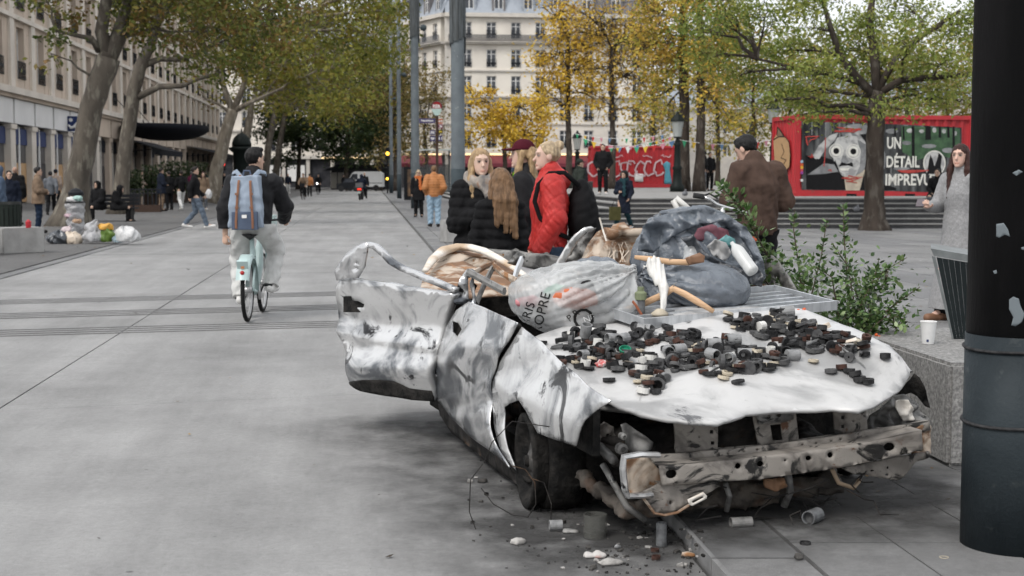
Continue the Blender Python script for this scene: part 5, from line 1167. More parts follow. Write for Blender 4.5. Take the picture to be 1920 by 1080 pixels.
# ---- rings, caps and tube ends scattered on the bonnet
def ringmesh(ro, ri, h_, m, n=14): b = MB(); b.lathe([(ri, 0), (ro, 0), (ro * 1.0, h_ * .1), (ro, h_ * .9), (ro * .97, h_), (ri, h_), (ri, 0)], n); return b.mesh(m)
def cupmesh(r, h_, m, n=14): b = MB(); b.lathe([(0, 0), (r, 0), (r, h_), (r * .86, h_), (r * .84, h_ * .25), (0, h_ * .22)], n); return b.mesh(m)
kinds = {
 'black_ring': ([ringmesh(.020, .008, .014, m_blackp), ringmesh(.024, .014, .012, m_blackp), ringmesh(.017, .005, .015, m_blackp), ringmesh(.022, .004, .008, m_blackp)], 'small black ring in the heap scattered on the bonnet', 'ring'),
 'dark_grey_ring': ([ringmesh(.021, .006, .012, m_dgreyp), ringmesh(.026, .017, .015, m_dgreyp), ringmesh(.019, .004, .009, m_dgreyp)], 'small dark grey ring in the heap scattered on the bonnet', 'ring'),
 'brown_ring': ([ringmesh(.021, .006, .012, m_brownp), ringmesh(.018, .008, .016, m_brownp)], 'small brown ring in the heap scattered on the bonnet', 'ring'),
 'cream_ring': ([ringmesh(.023, .006, .012, m_creamp), ringmesh(.021, .013, .010, m_creamp)], 'small cream ring in the heap scattered on the bonnet', 'ring'),
 'grey_tube': ([ringmesh(.023, .019, .055, m_pvcl), ringmesh(.020, .016, .045, m_pvcl)], 'short grey tube end in the heap on the bonnet', 'tube'),
 'white_stopper': ([cupmesh(.022, .018, m_whitep), cupmesh(.018, .028, m_whitep)], 'white plastic stopper in the heap on the bonnet', 'stopper'),
 'black_cup': ([cupmesh(.020, .020, m_blackp), cupmesh(.024, .014, m_dgreyp)], 'small black cup in the heap on the bonnet', 'cup')}
_hb = BVHTree.FromPolygons([v.co + car.location for v in bonnet.data.vertices], [tuple(p.vertices) for p in bonnet.data.polygons])

def arcmesh(ro, ri, h_, m, a1=3.4, n=9):
 b = MB(); A_ = np.linspace(0, a1, n); v = []
 for a in A_:
  for r_, z in ((ri, 0), (ro, 0), (ro * .96, h_), (ri, h_ * .8)): v.append((r_ * math.cos(a), r_ * math.sin(a) - ro * .4, z))
 f = [(4 * i + k, 4 * i + (k + 1) % 4, 4 * i + 4 + (k + 1) % 4, 4 * i + 4 + k) for i in range(n - 1) for k in range(4)] + [(3, 2, 1, 0), tuple(4 * n - 4 + k for k in range(4))]
 return b.raw(v, f).mesh(m)
def shardmesh(s, m):
 b = MB(); b.raw([(-s, -s * .4, 0), (s, -s * .5, .004), (s * 1.1, s * .3, .012), (-s * .7, s * .5, .003), (-s, -s * .4, .003), (s, -s * .5, .007), (s * 1.1, s * .3, .015), (-s * .7, s * .5, .006)], [(3, 2, 1, 0), (4, 5, 6, 7), (0, 1, 5, 4), (1, 2, 6, 5), (2, 3, 7, 6), (3, 0, 4, 7)]); return b.mesh(m)
kinds['half_ring'] = ([arcmesh(.024, .017, .016, m_blackp), arcmesh(.022, .012, .010, m_dgreyp, 2.6), arcmesh(.026, .02, .02, m_brownp, 3.9)], 'broken half ring in the heap on the bonnet', 'ring')
kinds['shard'] = ([shardmesh(.022, m_dgreyp), shardmesh(.016, m_creamp), shardmesh(.02, mb_tan)], 'flat plastic shard in the heap on the bonnet', 'shard')
def on_hood(px, py):
 for k in range(40):
  p = hit(_hb, px, py + k * 2)
  if p is not None: return p
 return at(px, py, 6.3)
def inpoly(x, y, o):
 c = False; j = len(o) - 1
 for i in range(len(o)):
  if (o[i][1] > y) != (o[j][1] > y) and x < (o[j][0] - o[i][0]) * (y - o[i][1]) / (o[j][1] - o[i][1]) + o[i][0]: c = not c
  j = i
 return c
rng = random.Random(21); used = []
def drop(kind, p, tilt=None, lift=0.0):
 mes, lab, cat = kinds[kind]; me = rng.choice(mes)
 o = link(kind, me, None, p + Vector((0, 0, .004 + lift))); t = rng.uniform(-.18, .18) if tilt is None else tilt
 o.rotation_euler = (t, rng.uniform(-.18, .18), rng.uniform(0, 6.28)); s_ = rng.uniform(1.0, 1.4); o.scale = (s_, s_, s_)
 x_ = pix(p)[0]; w_ = 'left' if x_ < 1185 else 'middle' if x_ < 1430 else 'right'
 tag(o, lab.replace('in the heap scattered on the bonnet', 'in the %s part of the bonnet heap' % w_).replace('in the heap on the bonnet', 'in the %s part of the bonnet heap' % w_), cat, kind.replace('_', ' ') + 's in the %s of the bonnet' % w_)
def pick():
 r = rng.random()
 if rng.random() < .14: return rng.choice(('half_ring', 'half_ring', 'shard'))
 return 'black_ring' if r < .48 else 'dark_grey_ring' if r < .66 else 'brown_ring' if r < .73 else 'black_cup' if r < .86 else 'cream_ring' if r < .92 else 'grey_tube' if r < .96 else 'white_stopper'
P1 = [(1030, 652), (1060, 628), (1170, 622), (1250, 612), (1330, 640), (1332, 690), (1262, 700), (1240, 735), (1205, 735), (1190, 712), (1130, 700), (1060, 690)]
P2 = [(1300, 650), (1370, 640), (1420, 655), (1484, 662), (1472, 690), (1400, 704), (1330, 706), (1290, 690)]
P3 = [(1360, 600), (1440, 590), (1505, 602), (1560, 622), (1625, 640), (1635, 664), (1600, 682), (1550, 662), (1480, 660), (1440, 642), (1380, 622)]
for poly, n_, dup_ in ((P1, 150, .2), (P2, 74, .2), (P3, 104, .2)):
 k = 0; tries = 0
 while k < n_ and tries < 6000:
  tries += 1
  x = rng.uniform(min(p[0] for p in poly), max(p[0] for p in poly)); y = rng.uniform(min(p[1] for p in poly), max(p[1] for p in poly))
  if not inpoly(x, y, poly): continue
  p = on_hood(x, y)
  if any((p - q).length < .0245 for q in used): continue
  used.append(p); kd = pick(); side_ = kd == 'grey_tube' or rng.random() < .12
  drop(kd, p, (math.pi / 2 + rng.uniform(-.1, .1)) if side_ else None, .019 if side_ else 0); k += 1
  if rng.random() < dup_: drop(pick(), p + Vector((rng.uniform(-.012, .012), rng.uniform(-.012, .012), .014)), rng.uniform(-.5, .5), .006)
for (x, y, kd) in [(1660, 674, 'black_cup'), (1525, 680, 'cream_ring'), (1384, 719, 'black_ring'), (1230, 738, 'black_ring'), (1142, 716, 'black_ring'), (1052, 684, 'brown_ring'), (1096, 690, 'white_stopper'), (1205, 738, 'white_stopper'), (1356, 712, 'cream_ring'), (1578, 694, 'brown_ring'), (1592, 700, 'black_ring'), (1604, 706, 'black_ring'), (1612, 716, 'black_ring'), (1627, 720, 'black_ring'), (1620, 655, 'brown_ring'), (1622, 668, 'black_ring'), (1558, 700, 'dark_grey_ring'), (1014, 645, 'black_ring'), (1070, 634, 'white_stopper'), (1120, 650, 'white_stopper'), (1160, 645, 'white_stopper')]:
 drop(kd, on_hood(x, y))
for i, (x, y, m, lab, r, L, an) in enumerate([(1338, 656, m_pvcl, 'pale grey tube lying left of its twin on the bonnet', .024, .06, .1), (1374, 650, m_pvcl, 'largest grey tube lying among the rings on the bonnet', .027, .065, .3), (1396, 674, m_pvcl, 'lowest grey tube lying among the rings on the bonnet', .023, .06, -.1), (1272, 668, m_pvcl, 'leftmost grey tube lying among the rings on the bonnet', .026, .062, .5), (1066, 632, m_dgreyp, 'big dark ring standing at the left end of the heap', .032, .034, 1.57)]):
 p = on_hood(x, y); b = MB(); M = Matrix.Translation(p + Vector((0, 0, r + .004 if i < 4 else .004))) @ (Matrix.Rotation(an, 4, 'Z') @ Matrix.Rotation(math.pi / 2, 4, 'Y') if i < 4 else Matrix.Rotation(.15, 4, 'X'))
 b.lathe([(r * .82, -L / 2 if i < 4 else 0), (r, -L / 2 if i < 4 else 0), (r, L / 2), (r * .82, L / 2)], 18, M, closed=True); tag(b.build('tube_end', m, None, p), lab, 'tube')
for (x, y, x2, y2, m, w, lab) in [(1255, 648, 1300, 652, m_dgreyp, 12, 'flat grey plastic plate among the rings'), (1572, 655, 1622, 694, m_pvcl, 4, 'long pale strip lying on the right of the heap'), (1512, 655, 1545, 640, m_pvcl, 6, 'bent grey strip amid the right-hand heap'), (1265, 682, 1284, 698, m_pvcl, 3, 'short pale strip near the middle of the heap'), (1332, 706, 1360, 690, m_dgreyp, 4, 'dark rod end lying before the middle heap')]:
 a, b_ = on_hood(x, y) + Vector((0, 0, .02)), on_hood(x2, y2) + Vector((0, 0, .012)); q = MB(); q.tube([a, (a + b_) / 2 + Vector((0, 0, .004)), b_], w * .0012, 6, flat=.35); tag(q.build('plastic_strip', m, None, a), lab, 'strip')
p = on_hood(1172, 664); b = MB(); b.lathe([(.026, 0), (.028, .016), (.024, .017), (.022, .004), (0, .004)], 16, Matrix.Translation(p + Vector((0, 0, .012))) @ Matrix.Rotation(.5, 4, 'X')); tag(b.build('green_tub', m_greenp, None, p), 'bright green tub among the rings on the bonnet', 'tub')
p = on_hood(1130, 688); tag(blob('red_wrapper', lambda P, c=np.array(p + Vector((0, 0, .015))): ell(P, c, (.035, .02, .014)) + wob(P, 90, 2, .006), np.array(p) - .06, np.array(p) + .07, .005, mat('red_white_foil', (.5, .03, .03), (.6, .58, .56), scale=40, rough=.3), None, p), 'crumpled red and white wrapper on the bonnet', 'wrapper')
# ---- leafy cuttings with berries between wreck and granite block
def leafmesh_many(C, U, Nn, sz, seed, off):
 nr = np.random.RandomState(seed); k = len(C); V_ = np.cross(Nn, U)
 prof = [(-.5, 0), (-.2, .26), (.15, .24), (.5, 0), (.15, -.24), (-.2, -.26)]
 V = np.stack([C + U * (a * sz)[:, None] + V_ * (b * sz)[:, None] + Nn * (-(abs(b) * .0) * sz)[:, None] for a, b in prof], 1)
 return V.reshape(-1, 3) - off, np.arange(k * 6).reshape(-1, 6)
sh0 = at(1600, 640, 8.6); sh0.z = PZ
shrub = empty('berry_shrub', sh0, label='leafy green cuttings with orange berries beside the wreck', cat='shrub')
stems = [[(1500, 640, 8.3), (1478, 560, 8.2), (1440, 480, 8.0), (1400, 410, 7.9), (1372, 370, 7.85), (1345, 345, 7.8)], [(1510, 640, 8.5), (1505, 560, 8.5), (1495, 480, 8.5), (1488, 430, 8.5), (1490, 392, 8.5)], [(1540, 640, 8.7), (1520, 560, 8.7), (1540, 480, 8.7), (1551, 410, 8.7)], [(1590, 640, 8.8), (1590, 540, 8.8), (1583, 450, 8.8), (1581, 382, 8.8)], [(1600, 640, 8.6), (1625, 560, 8.6), (1655, 510, 8.6), (1700, 483, 8.6)], [(1620, 640, 8.4), (1660, 585, 8.4), (1695, 558, 8.4), (1725, 538, 8.4)], [(1560, 650, 8.4), (1610, 580, 8.4), (1640, 520, 8.5), (1648, 485, 8.5)], [(1600, 660, 8.3), (1640, 610, 8.3), (1665, 590, 8.3), (1695, 598, 8.2)], [(1520, 640, 8.2), (1460, 560, 8.0), (1430, 520, 7.9), (1400, 480, 7.85)], [(1580, 650, 8.3), (1570, 580, 8.3), (1560, 520, 8.3), (1530, 500, 8.3)], [(1560, 650, 8.5), (1600, 560, 8.7), (1590, 500, 8.7), (1560, 455, 8.7)]]
nr = np.random.RandomState(9); CL, UL, NL, SL = [], [], [], []
b = MB()
for si, st in enumerate(stems):
 P = [at(*q) for q in st]; b.tube(P, [.006 * (1 - .8 * i / (len(P) - 1)) + .001 for i in range(len(P))], 5)
 dens = 130
 for i in range(len(P) - 1):
  a, c = P[i], P[i + 1]; L = (c - a).length; t = (c - a).normalized()
  for k in range(int(L * dens * (2.2 if i < 2 else (3.4 if si in (0, 8) else 1.3)))):
   p = a.lerp(c, rng.random()); sp = .085 if i < 2 else (.075 if si in (0, 8) else .03)
   d = Vector((rng.gauss(0, 1), rng.gauss(0, 1), rng.gauss(0, .8))); d = (d - t * d.dot(t)); d.normalize()
   CL.append(p + d * rng.uniform(.008, sp)); u = (d + t * .6 + Vector((0, 0, rng.uniform(-.2, .4)))).normalized(); n = Vector((rng.gauss(0, .6), rng.gauss(0, .6), 1)); n = (n - u * n.dot(u)).normalized(); UL.append(u); NL.append(n); SL.append(rng.uniform(.024, .048))
for (x, y, Yc, rx, ry, n_) in [(1630, 560, 8.5, .16, .16, 380), (1610, 610, 8.4, .17, .10, 420), (1500, 540, 8.3, .14, .14, 380), (1530, 600, 8.3, .15, .12, 320), (1680, 600, 8.3, .07, .05, 60), (1450, 500, 8.0, .08, .10, 140), (1660, 520, 8.5, .05, .05, 60)]:
 c = at(x, y, Yc)
 for k in range(int(n_ * 1.15)):
  CL.append(c + Vector((rng.gauss(0, rx * .7), rng.gauss(0, .1), rng.gauss(0, ry * .7)))); u = Vector((rng.gauss(0, 1), rng.gauss(0, 1), rng.gauss(.2, .7))).normalized(); n = Vector((rng.gauss(0, .7), rng.gauss(0, .7), 1)); n = (n - u * n.dot(u)).normalized(); UL.append(u); NL.append(n); SL.append(rng.uniform(.024, .048))
 for k in range(8): e = c + Vector((rng.gauss(0, rx * .7), rng.gauss(0, .06), rng.gauss(0, ry * .7))); b.tube([c - Vector((0, 0, ry)), (c + e) / 2, e], [.004, .003, .0015], 4)
b.build('stems', mat('twig', (.10, .07, .05), (.06, .05, .03), scale=20, rough=.8), shrub)
V, F = leafmesh_many(np.array(CL), np.array(UL), np.array(NL), np.array(SL), 1, np.array(sh0)); me = mesh_from(V, F, False, [attr_mat('shrub_leaf', .38, .25, spec=.5)])
pal = np.array([(.035, .075, .02), (.06, .12, .03), (.10, .17, .05), (.17, .24, .09)]); col = pal[nr.randint(0, 4, len(CL))] * (.7 + .6 * nr.rand(len(CL)))[:, None]; set_col(me, np.repeat(col, 6, 0)); o = link('leaves', me, shrub); o['kind'] = 'stuff'
m_berry = flat('orange_berry', (.62, .10, .02), .35)
bm_ = MB(); bm_.lathe([(0, -.011), (.008, -.008), (.011, 0), (.008, .008), (0, .011)], 8); bme = bm_.mesh(m_berry, True)
for (x, y, Yb) in [(1497, 583, 6.95), (1503, 588, 6.95), (1508, 581, 6.95), (1485, 600, 6.9), (1502, 602, 6.88), (1492, 591, 6.92), (1412, 447, 7.9), (1416, 450, 7.9), (1408, 452, 7.9), (1643, 628, 8.2), (1648, 632, 8.2)]:
 q = link('berry', bme, shrub); q.location = at(x, y, Yb) - sh0
tw_ = MB(); CL2 = []
# ---- litter on the road
def on_road(x, y): p = gr(x, y, 0.0); z = PZ if p.x + .1 * p.y > 1.285 else 0; return gr(x, y, z)
def litter_cyl(name, label, x, y, r, L, m, ang, up_=False, m2=None):
 p = on_road(x, y); o = empty(name, p, label=label, cat=name.split('_')[-1]); b = MB(); M = Matrix.Translation(p + Vector((0, 0, 0 if up_ else r))) @ (Matrix.Identity(4) if up_ else Matrix.Rotation(ang, 4, 'Z') @ Matrix.Rotation(math.pi / 2, 4, 'Y'))
 b.lathe([(r * .85, 0), (r, 0), (r, L), (r * .85, L)], 16, M, closed=True); b.build('shell', m, o, smooth=False)
 b = MB(); b.lathe([(0, L * .25), (r * .86, L * .25), (r * .86, L * .3), (0, L * .3)], 12, M); b.build('base', m2 or m_dgreyp, o)
litter_cyl('tin_can', 'white and grey tin can beside the front wheel', 1030, 996, .024, .055, m_pvcl, .1, False, m_brownp)
litter_cyl('glass_jar', 'charred glass jar standing in front of the wheel', 1116, 1008, .05, .10, film('dirty_glass', (.12, .12, .11), .45, .1), 0, True)
litter_cyl('pipe_end', 'grey pipe end lying under the bumper on the paving', 1515, 985, .03, .09, m_pvc, .9)
litter_cyl('pipe_end', 'dark grey pipe leaning by the kerb under the bumper', 1240, 1025, .022, .10, m_pvc, 1.6, True)
litter_cyl('tin_can', 'dented dark can on the paving under the bumper', 1370, 990, .022, .09, mb_dgrey, .2)
litter_cyl('brown_ring', 'lower of two brown rings on the road before the bumper', 1230, 1050, .018, .018, m_brownp, 0, True, m_soot if False else mb_soot)
litter_cyl('brown_ring', 'upper of two brown rings on the road before the bumper', 1228, 1036, .017, .016, m_brownp, 0, True, mb_soot)
litter_cyl('black_ring', 'black ring lying alone on the paving slabs', 1510, 1021, .022, .012, m_blackp, 0, True)
litter_cyl('white_washer', 'small white washer near the foot of the thick post', 1770, 1046, .018, .004, m_creamp, 0, True)
def chunk(name, label, x, y, rx, ry, rz, m, seed, cat='debris'):
 p = on_road(x, y); c = np.array(p + Vector((0, 0, rz * .6)))
 tag(blob(name, lambda P: np.maximum(ell(P, c, (rx, ry, rz)) + wob(P, 45, seed, .008), c[2] - rz * .6 - P[:, 2] + .001), c - .16, c + .16, .007, m, None, p), label, cat)
m_plaster = flat('plaster_scrap', (.40, .385, .365), .9, var=.4, scale=30); m_rub = mat('dark_rubble', (.045, .043, .04), (.10, .095, .09), scale=20, rough=.9)
chunk('white_stone', 'pale flat stone on the road left of the wheel', 970, 1020, .032, .03, .018, m_plaster, 1)
chunk('plaster_piece', 'white plaster scrap at the bottom of the picture', 1140, 1058, .055, .035, .012, m_plaster, 2)
chunk('pale_cardboard', 'torn pale packet with red tip on the road', 1115, 1046, .045, .022, .014, mat('packet', (.50, .48, .46), (.42, .40, .38), scale=20, rough=.8, c3=(.45, .10, .06), s3=9, t3=.62), 3)
chunk('grey_disc', 'round grey disc on the sooty road', 1158, 1029, .018, .018, .012, m_pvcl, 4)
chunk('pebble', 'dark pebble on the joint of the paving slabs', 1497, 1049, .018, .018, .016, m_rub, 5)
chunk('butt', 'orange cigarette butt on the paving slabs', 1703, 941, .022, .008, .007, m_creamp, 6)
chunk('burnt_lump', 'charred lump on the road left of the front wheel', 905, 905, .03, .02, .014, m_rub, 8)
chunk('tin_scrap', 'twisted grey scrap on the road before the wheel', 1070, 1000, .035, .02, .012, mb_dgrey, 9)
chunk('brick_bit', 'rusty brown lump at the kerb before the bumper', 1290, 1045, .03, .022, .016, mb_rust, 10)
chunk('stone', 'round stone on the road under the front door', 900, 846, .018, .018, .016, m_plaster, 7)
rb = MB(); rng = random.Random(33)
for i in range(260):
 x, y = (rng.uniform(1080, 1320), rng.uniform(985, 1078)) if i < 190 else (rng.uniform(860, 1080), rng.uniform(860, 1070)); p = on_road(x, y); s = rng.uniform(.002, .009) * (1 if rng.random() < .85 else 2)
 rb.use(rng.choice([m_rub, m_rub, m_plaster, mb_soot])); rb.box(p + Vector((0, 0, s * .4)), (s * rng.uniform(.7, 2), s * rng.uniform(.7, 2), s), M=Matrix.Rotation(rng.uniform(0, 6), 4, 'Z') @ Matrix.Rotation(rng.uniform(-.4, .4), 4, 'X'))
tag(rb.build('rubble_crumbs', None, None, gr(1180, 1030)), 'crumbs of burnt rubble strewn before the bumper', 'rubble', kind='stuff')
# soot on the road, with the shade under the wreck painted in
def soot_shade_mat():
 m = bpy.data.materials.new('soot_and_shade'); m.use_nodes = True; N = m.node_tree.nodes; L = m.node_tree.links; b = N['Principled BSDF']; b.inputs['Base Color'].default_value = (.035, .034, .033, 1); b.inputs['Roughness'].default_value = .9
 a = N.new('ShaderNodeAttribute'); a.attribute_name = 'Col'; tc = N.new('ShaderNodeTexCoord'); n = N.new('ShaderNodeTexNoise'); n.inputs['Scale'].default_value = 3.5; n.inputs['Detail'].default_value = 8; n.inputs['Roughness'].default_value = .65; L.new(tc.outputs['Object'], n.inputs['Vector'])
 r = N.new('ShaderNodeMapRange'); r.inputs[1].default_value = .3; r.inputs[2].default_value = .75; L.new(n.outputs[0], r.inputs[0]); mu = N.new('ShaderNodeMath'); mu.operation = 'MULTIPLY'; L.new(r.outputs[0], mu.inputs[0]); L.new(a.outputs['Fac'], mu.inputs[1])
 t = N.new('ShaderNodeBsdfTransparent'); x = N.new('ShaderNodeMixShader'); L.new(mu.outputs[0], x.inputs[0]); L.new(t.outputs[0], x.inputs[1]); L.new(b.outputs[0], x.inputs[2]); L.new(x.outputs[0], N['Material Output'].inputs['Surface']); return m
sm = soot_shade_mat()
for nm, z, clip in (('soot_and_shade', .006, (-9, 1.27)), ('soot_and_shade', PZ + .006, (1.30, 9))):
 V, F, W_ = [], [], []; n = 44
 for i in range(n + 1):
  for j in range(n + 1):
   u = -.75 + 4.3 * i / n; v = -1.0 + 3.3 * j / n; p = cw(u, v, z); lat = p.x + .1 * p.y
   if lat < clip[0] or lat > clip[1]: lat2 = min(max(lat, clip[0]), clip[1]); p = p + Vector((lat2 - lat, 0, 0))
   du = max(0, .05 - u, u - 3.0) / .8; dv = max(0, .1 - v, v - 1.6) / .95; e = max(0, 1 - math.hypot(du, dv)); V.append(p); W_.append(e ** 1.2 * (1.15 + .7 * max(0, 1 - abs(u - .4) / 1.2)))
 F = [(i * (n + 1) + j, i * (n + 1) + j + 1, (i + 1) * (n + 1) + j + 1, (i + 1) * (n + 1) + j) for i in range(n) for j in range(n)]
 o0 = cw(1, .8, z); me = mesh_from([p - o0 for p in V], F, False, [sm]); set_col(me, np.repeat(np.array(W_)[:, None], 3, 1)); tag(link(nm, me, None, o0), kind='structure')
# fallen leaves and specks on road and pavements
b = MB(); rng = random.Random(51); lm = [flat('fallen_leaf_%d' % i, c, .8) for i, c in enumerate(((.22, .12, .03), (.12, .07, .03), (.05, .04, .03), (.30, .19, .05)))]; wp_ = flat('paper_bit', (.5, .5, .49), .8)
for i in range(700):
 y = rng.uniform(5.5, 60) ** 1.0; x = rng.uniform(-.40, .40) * y; lat = x + .1 * y; z = PZ if lat > 1.285 else (.03 if lat < -5.66 else .002)
 if -5.6 < lat < 1.285 and rng.random() < .72: continue
 s = rng.uniform(.012, .04) * (1 if y > 12 else .5); a = rng.uniform(0, 6.28); q = Vector((x, y, z + .006)); b.use(rng.choice(lm) if rng.random() < .9 else wp_); u = Vector((math.cos(a), math.sin(a), rng.uniform(-.1, .2))) * s; v = Vector((-math.sin(a), math.cos(a), rng.uniform(-.1, .2))) * s * .6
 b.raw([q - u, q + v, q + u + Vector((0, 0, s * .2)), q - v], [(0, 1, 2, 3)])
o = b.build('fallen_leaves', None, None, (0, 20, 0)); tag(o, 'fallen leaves and specks strewn over the ground', 'leaves', kind='stuff')
# ================================================================== PEOPLE
m_skin = attr_mat('skin', rough=0.55, spec=0.3)
def cloth(name, c, var=.25, scale=9, rough=.85, bump=.25, bscale=140, **k): return mat('cloth_' + name, tuple(c), tuple(v * (1 - var) for v in c), scale=scale, rough=rough, bump=bump, bscale=bscale, **k)
C_ = {'black': cloth('black', (.012, .012, .013)), 'soft_black': cloth('soft_black', (.02, .02, .022), rough=.6), 'white': cloth('white', (.62, .62, .61), .12), 'jeans': cloth('jeans', (.045, .075, .125), .35), 'dark_jeans': cloth('dark_jeans', (.018, .03, .055), .3), 'pale_jeans': cloth('pale_jeans', (.27, .38, .48), .25), 'grey_jeans': cloth('grey_jeans', (.10, .13, .17), .3), 'pale': cloth('pale', (.56, .56, .545), .14, 6), 'red': cloth('red', (.50, .03, .026), .18, 5, .6), 'brown': cloth('brown', (.085, .055, .043), .3, 7, .8), 'orange': cloth('orange', (.40, .16, .05), .2, 6, .6), 'green': cloth('green', (.03, .036, .03), .3), 'grey': cloth('grey', (.29, .29, .293), .22, 60, .95), 'mid': cloth('mid', (.12, .13, .145)), 'navy': cloth('navy', (.014, .018, .03)), 'blue': cloth('blue', (.06, .09, .14)), 'neon': cloth('neon', (.30, .62, .03), .1), 'beige': cloth('beige', (.33, .26, .21)), 'tan': cloth('tan', (.19, .13, .085)), 'teal': cloth('teal', (.02, .05, .06)), 'magenta': cloth('magenta', (.25, .03, .10)), 'burgundy': cloth('burgundy', (.07, .01, .018), .2), 'orange_scarf': cloth('orange_scarf', (.5, .13, .03)), 'shoe_dark': flat('shoe_dark', (.02, .018, .017)), 'shoe_white': flat('shoe_white', (.66, .65, .63), .5), 'shoe_tan': flat('shoe_tan', (.18, .09, .05))}
def hairm(name, c): return mat('hair_' + name, c, tuple(v * .55 for v in c), scale=30, rough=.5, stretch=(1, 1, .12), bump=.5, bscale=90, spec=.25)
H_ = {'dark': hairm('dark', (.018, .013, .011)), 'black': hairm('black', (.009, .008, .008)), 'blond': hairm('blond', (.42, .29, .16)), 'pale_blond': hairm('pale_blond', (.52, .40, .26)), 'brown': hairm('brown', (.20, .115, .06)), 'auburn': hairm('auburn', (.045, .018, .014)), 'grey': hairm('grey', (.2, .19, .18))}
BASE = dict(pel=(0, 0, .95), che=(0, 0, 1.26), neck=(0, -.01, 1.47), head=(0, .025, 1.635), shR=(.185, 0, 1.41), shL=(-.185, 0, 1.41), elR=(.24, -.03, 1.13), elL=(-.24, -.03, 1.13), wrR=(.25, .05, .88), wrL=(-.25, .05, .88), hipR=(.095, 0, .92), hipL=(-.095, 0, .92), knR=(.105, .02, .50), knL=(-.105, .02, .50), anR=(.11, -.03, .085), anL=(-.11, -.03, .085), toR=(.13, .14, .035), toL=(-.13, .14, .035))
STRIDE = dict(knR=(.10, .20, .51), anR=(.10, .33, .10), toR=(.11, .50, .09), knL=(-.10, .0, .49), anL=(-.10, -.30, .15), toL=(-.11, -.15, .05), wrL=(-.26, .2, .95), elL=(-.25, .0, 1.13), wrR=(.26, -.12, .9), elR=(.25, -.13, 1.15), pel=(0, 0, .93), hipR=(.095, .02, .9), hipL=(-.095, -.02, .9))
SIT = dict(pel=(0, 0, .52), che=(0, .03, .84), neck=(0, .05, 1.05), head=(0, .1, 1.21), shR=(.18, .04, .99), shL=(-.18, .04, .99), elR=(.24, .10, .74), elL=(-.24, .10, .74), wrR=(.12, .30, .62), wrL=(-.12, .30, .62), hipR=(.1, 0, .5), hipL=(-.1, 0, .5), knR=(.13, .44, .50), knL=(-.13, .44, .50), anR=(.12, .42, .085), anL=(-.12, .42, .085), toR=(.13, .60, .035), toL=(-.13, .60, .035))
POCKET = dict(elR=(.27, -.08, 1.13), wrR=(.19, .08, .95), elL=(-.27, -.08, 1.13), wrL=(-.19, .08, .95))
CROSS = dict(elR=(.26, .02, 1.13), wrR=(.02, .20, 1.12), elL=(-.26, .02, 1.13), wrL=(-.02, .22, 1.08))
def rotm(yaw, pitch=0.0, roll=0.0):
 return np.array((Matrix.Rotation(yaw, 3, 'Z') @ Matrix.Rotation(pitch, 3, 'X') @ Matrix.Rotation(roll, 3, 'Y')))
def hand_sdf(P, w, d, n, curl, side, s):
 d = d / np.linalg.norm(d); n = n - d * (n @ d); n /= np.linalg.norm(n); x = np.cross(d, n) * side
 D = cap(P, w - d * .02 * s, w + d * .075 * s, .026 * s, .036 * s, (n, .5))
 for i, (o, L) in enumerate(((-.027, .068), (-.009, .078), (.009, .074), (.027, .058))):
  a = w + d * .085 * s + x * o * s; e1 = d * math.cos(curl * 1.0) + n * math.sin(curl * 1.0); e2 = d * math.cos(curl * 2.3) + n * math.sin(curl * 2.3)
  b = a + e1 * L * .55 * s; c = b + e2 * L * .5 * s
  D = np.minimum(D, np.minimum(cap(P, a - d * .01, b, .0095 * s, .009 * s), cap(P, b, c, .009 * s, .0075 * s)))
 a = w + d * .02 * s - x * .026 * s; b = a + (d * .7 - x * .6 + n * .3) * .042 * s; c = b + (d * .9 - x * .1 + n * .4) * .03 * s
 return np.minimum(D, np.minimum(cap(P, a, b, .012 * s, .011 * s), cap(P, b, c, .011 * s, .008 * s)))
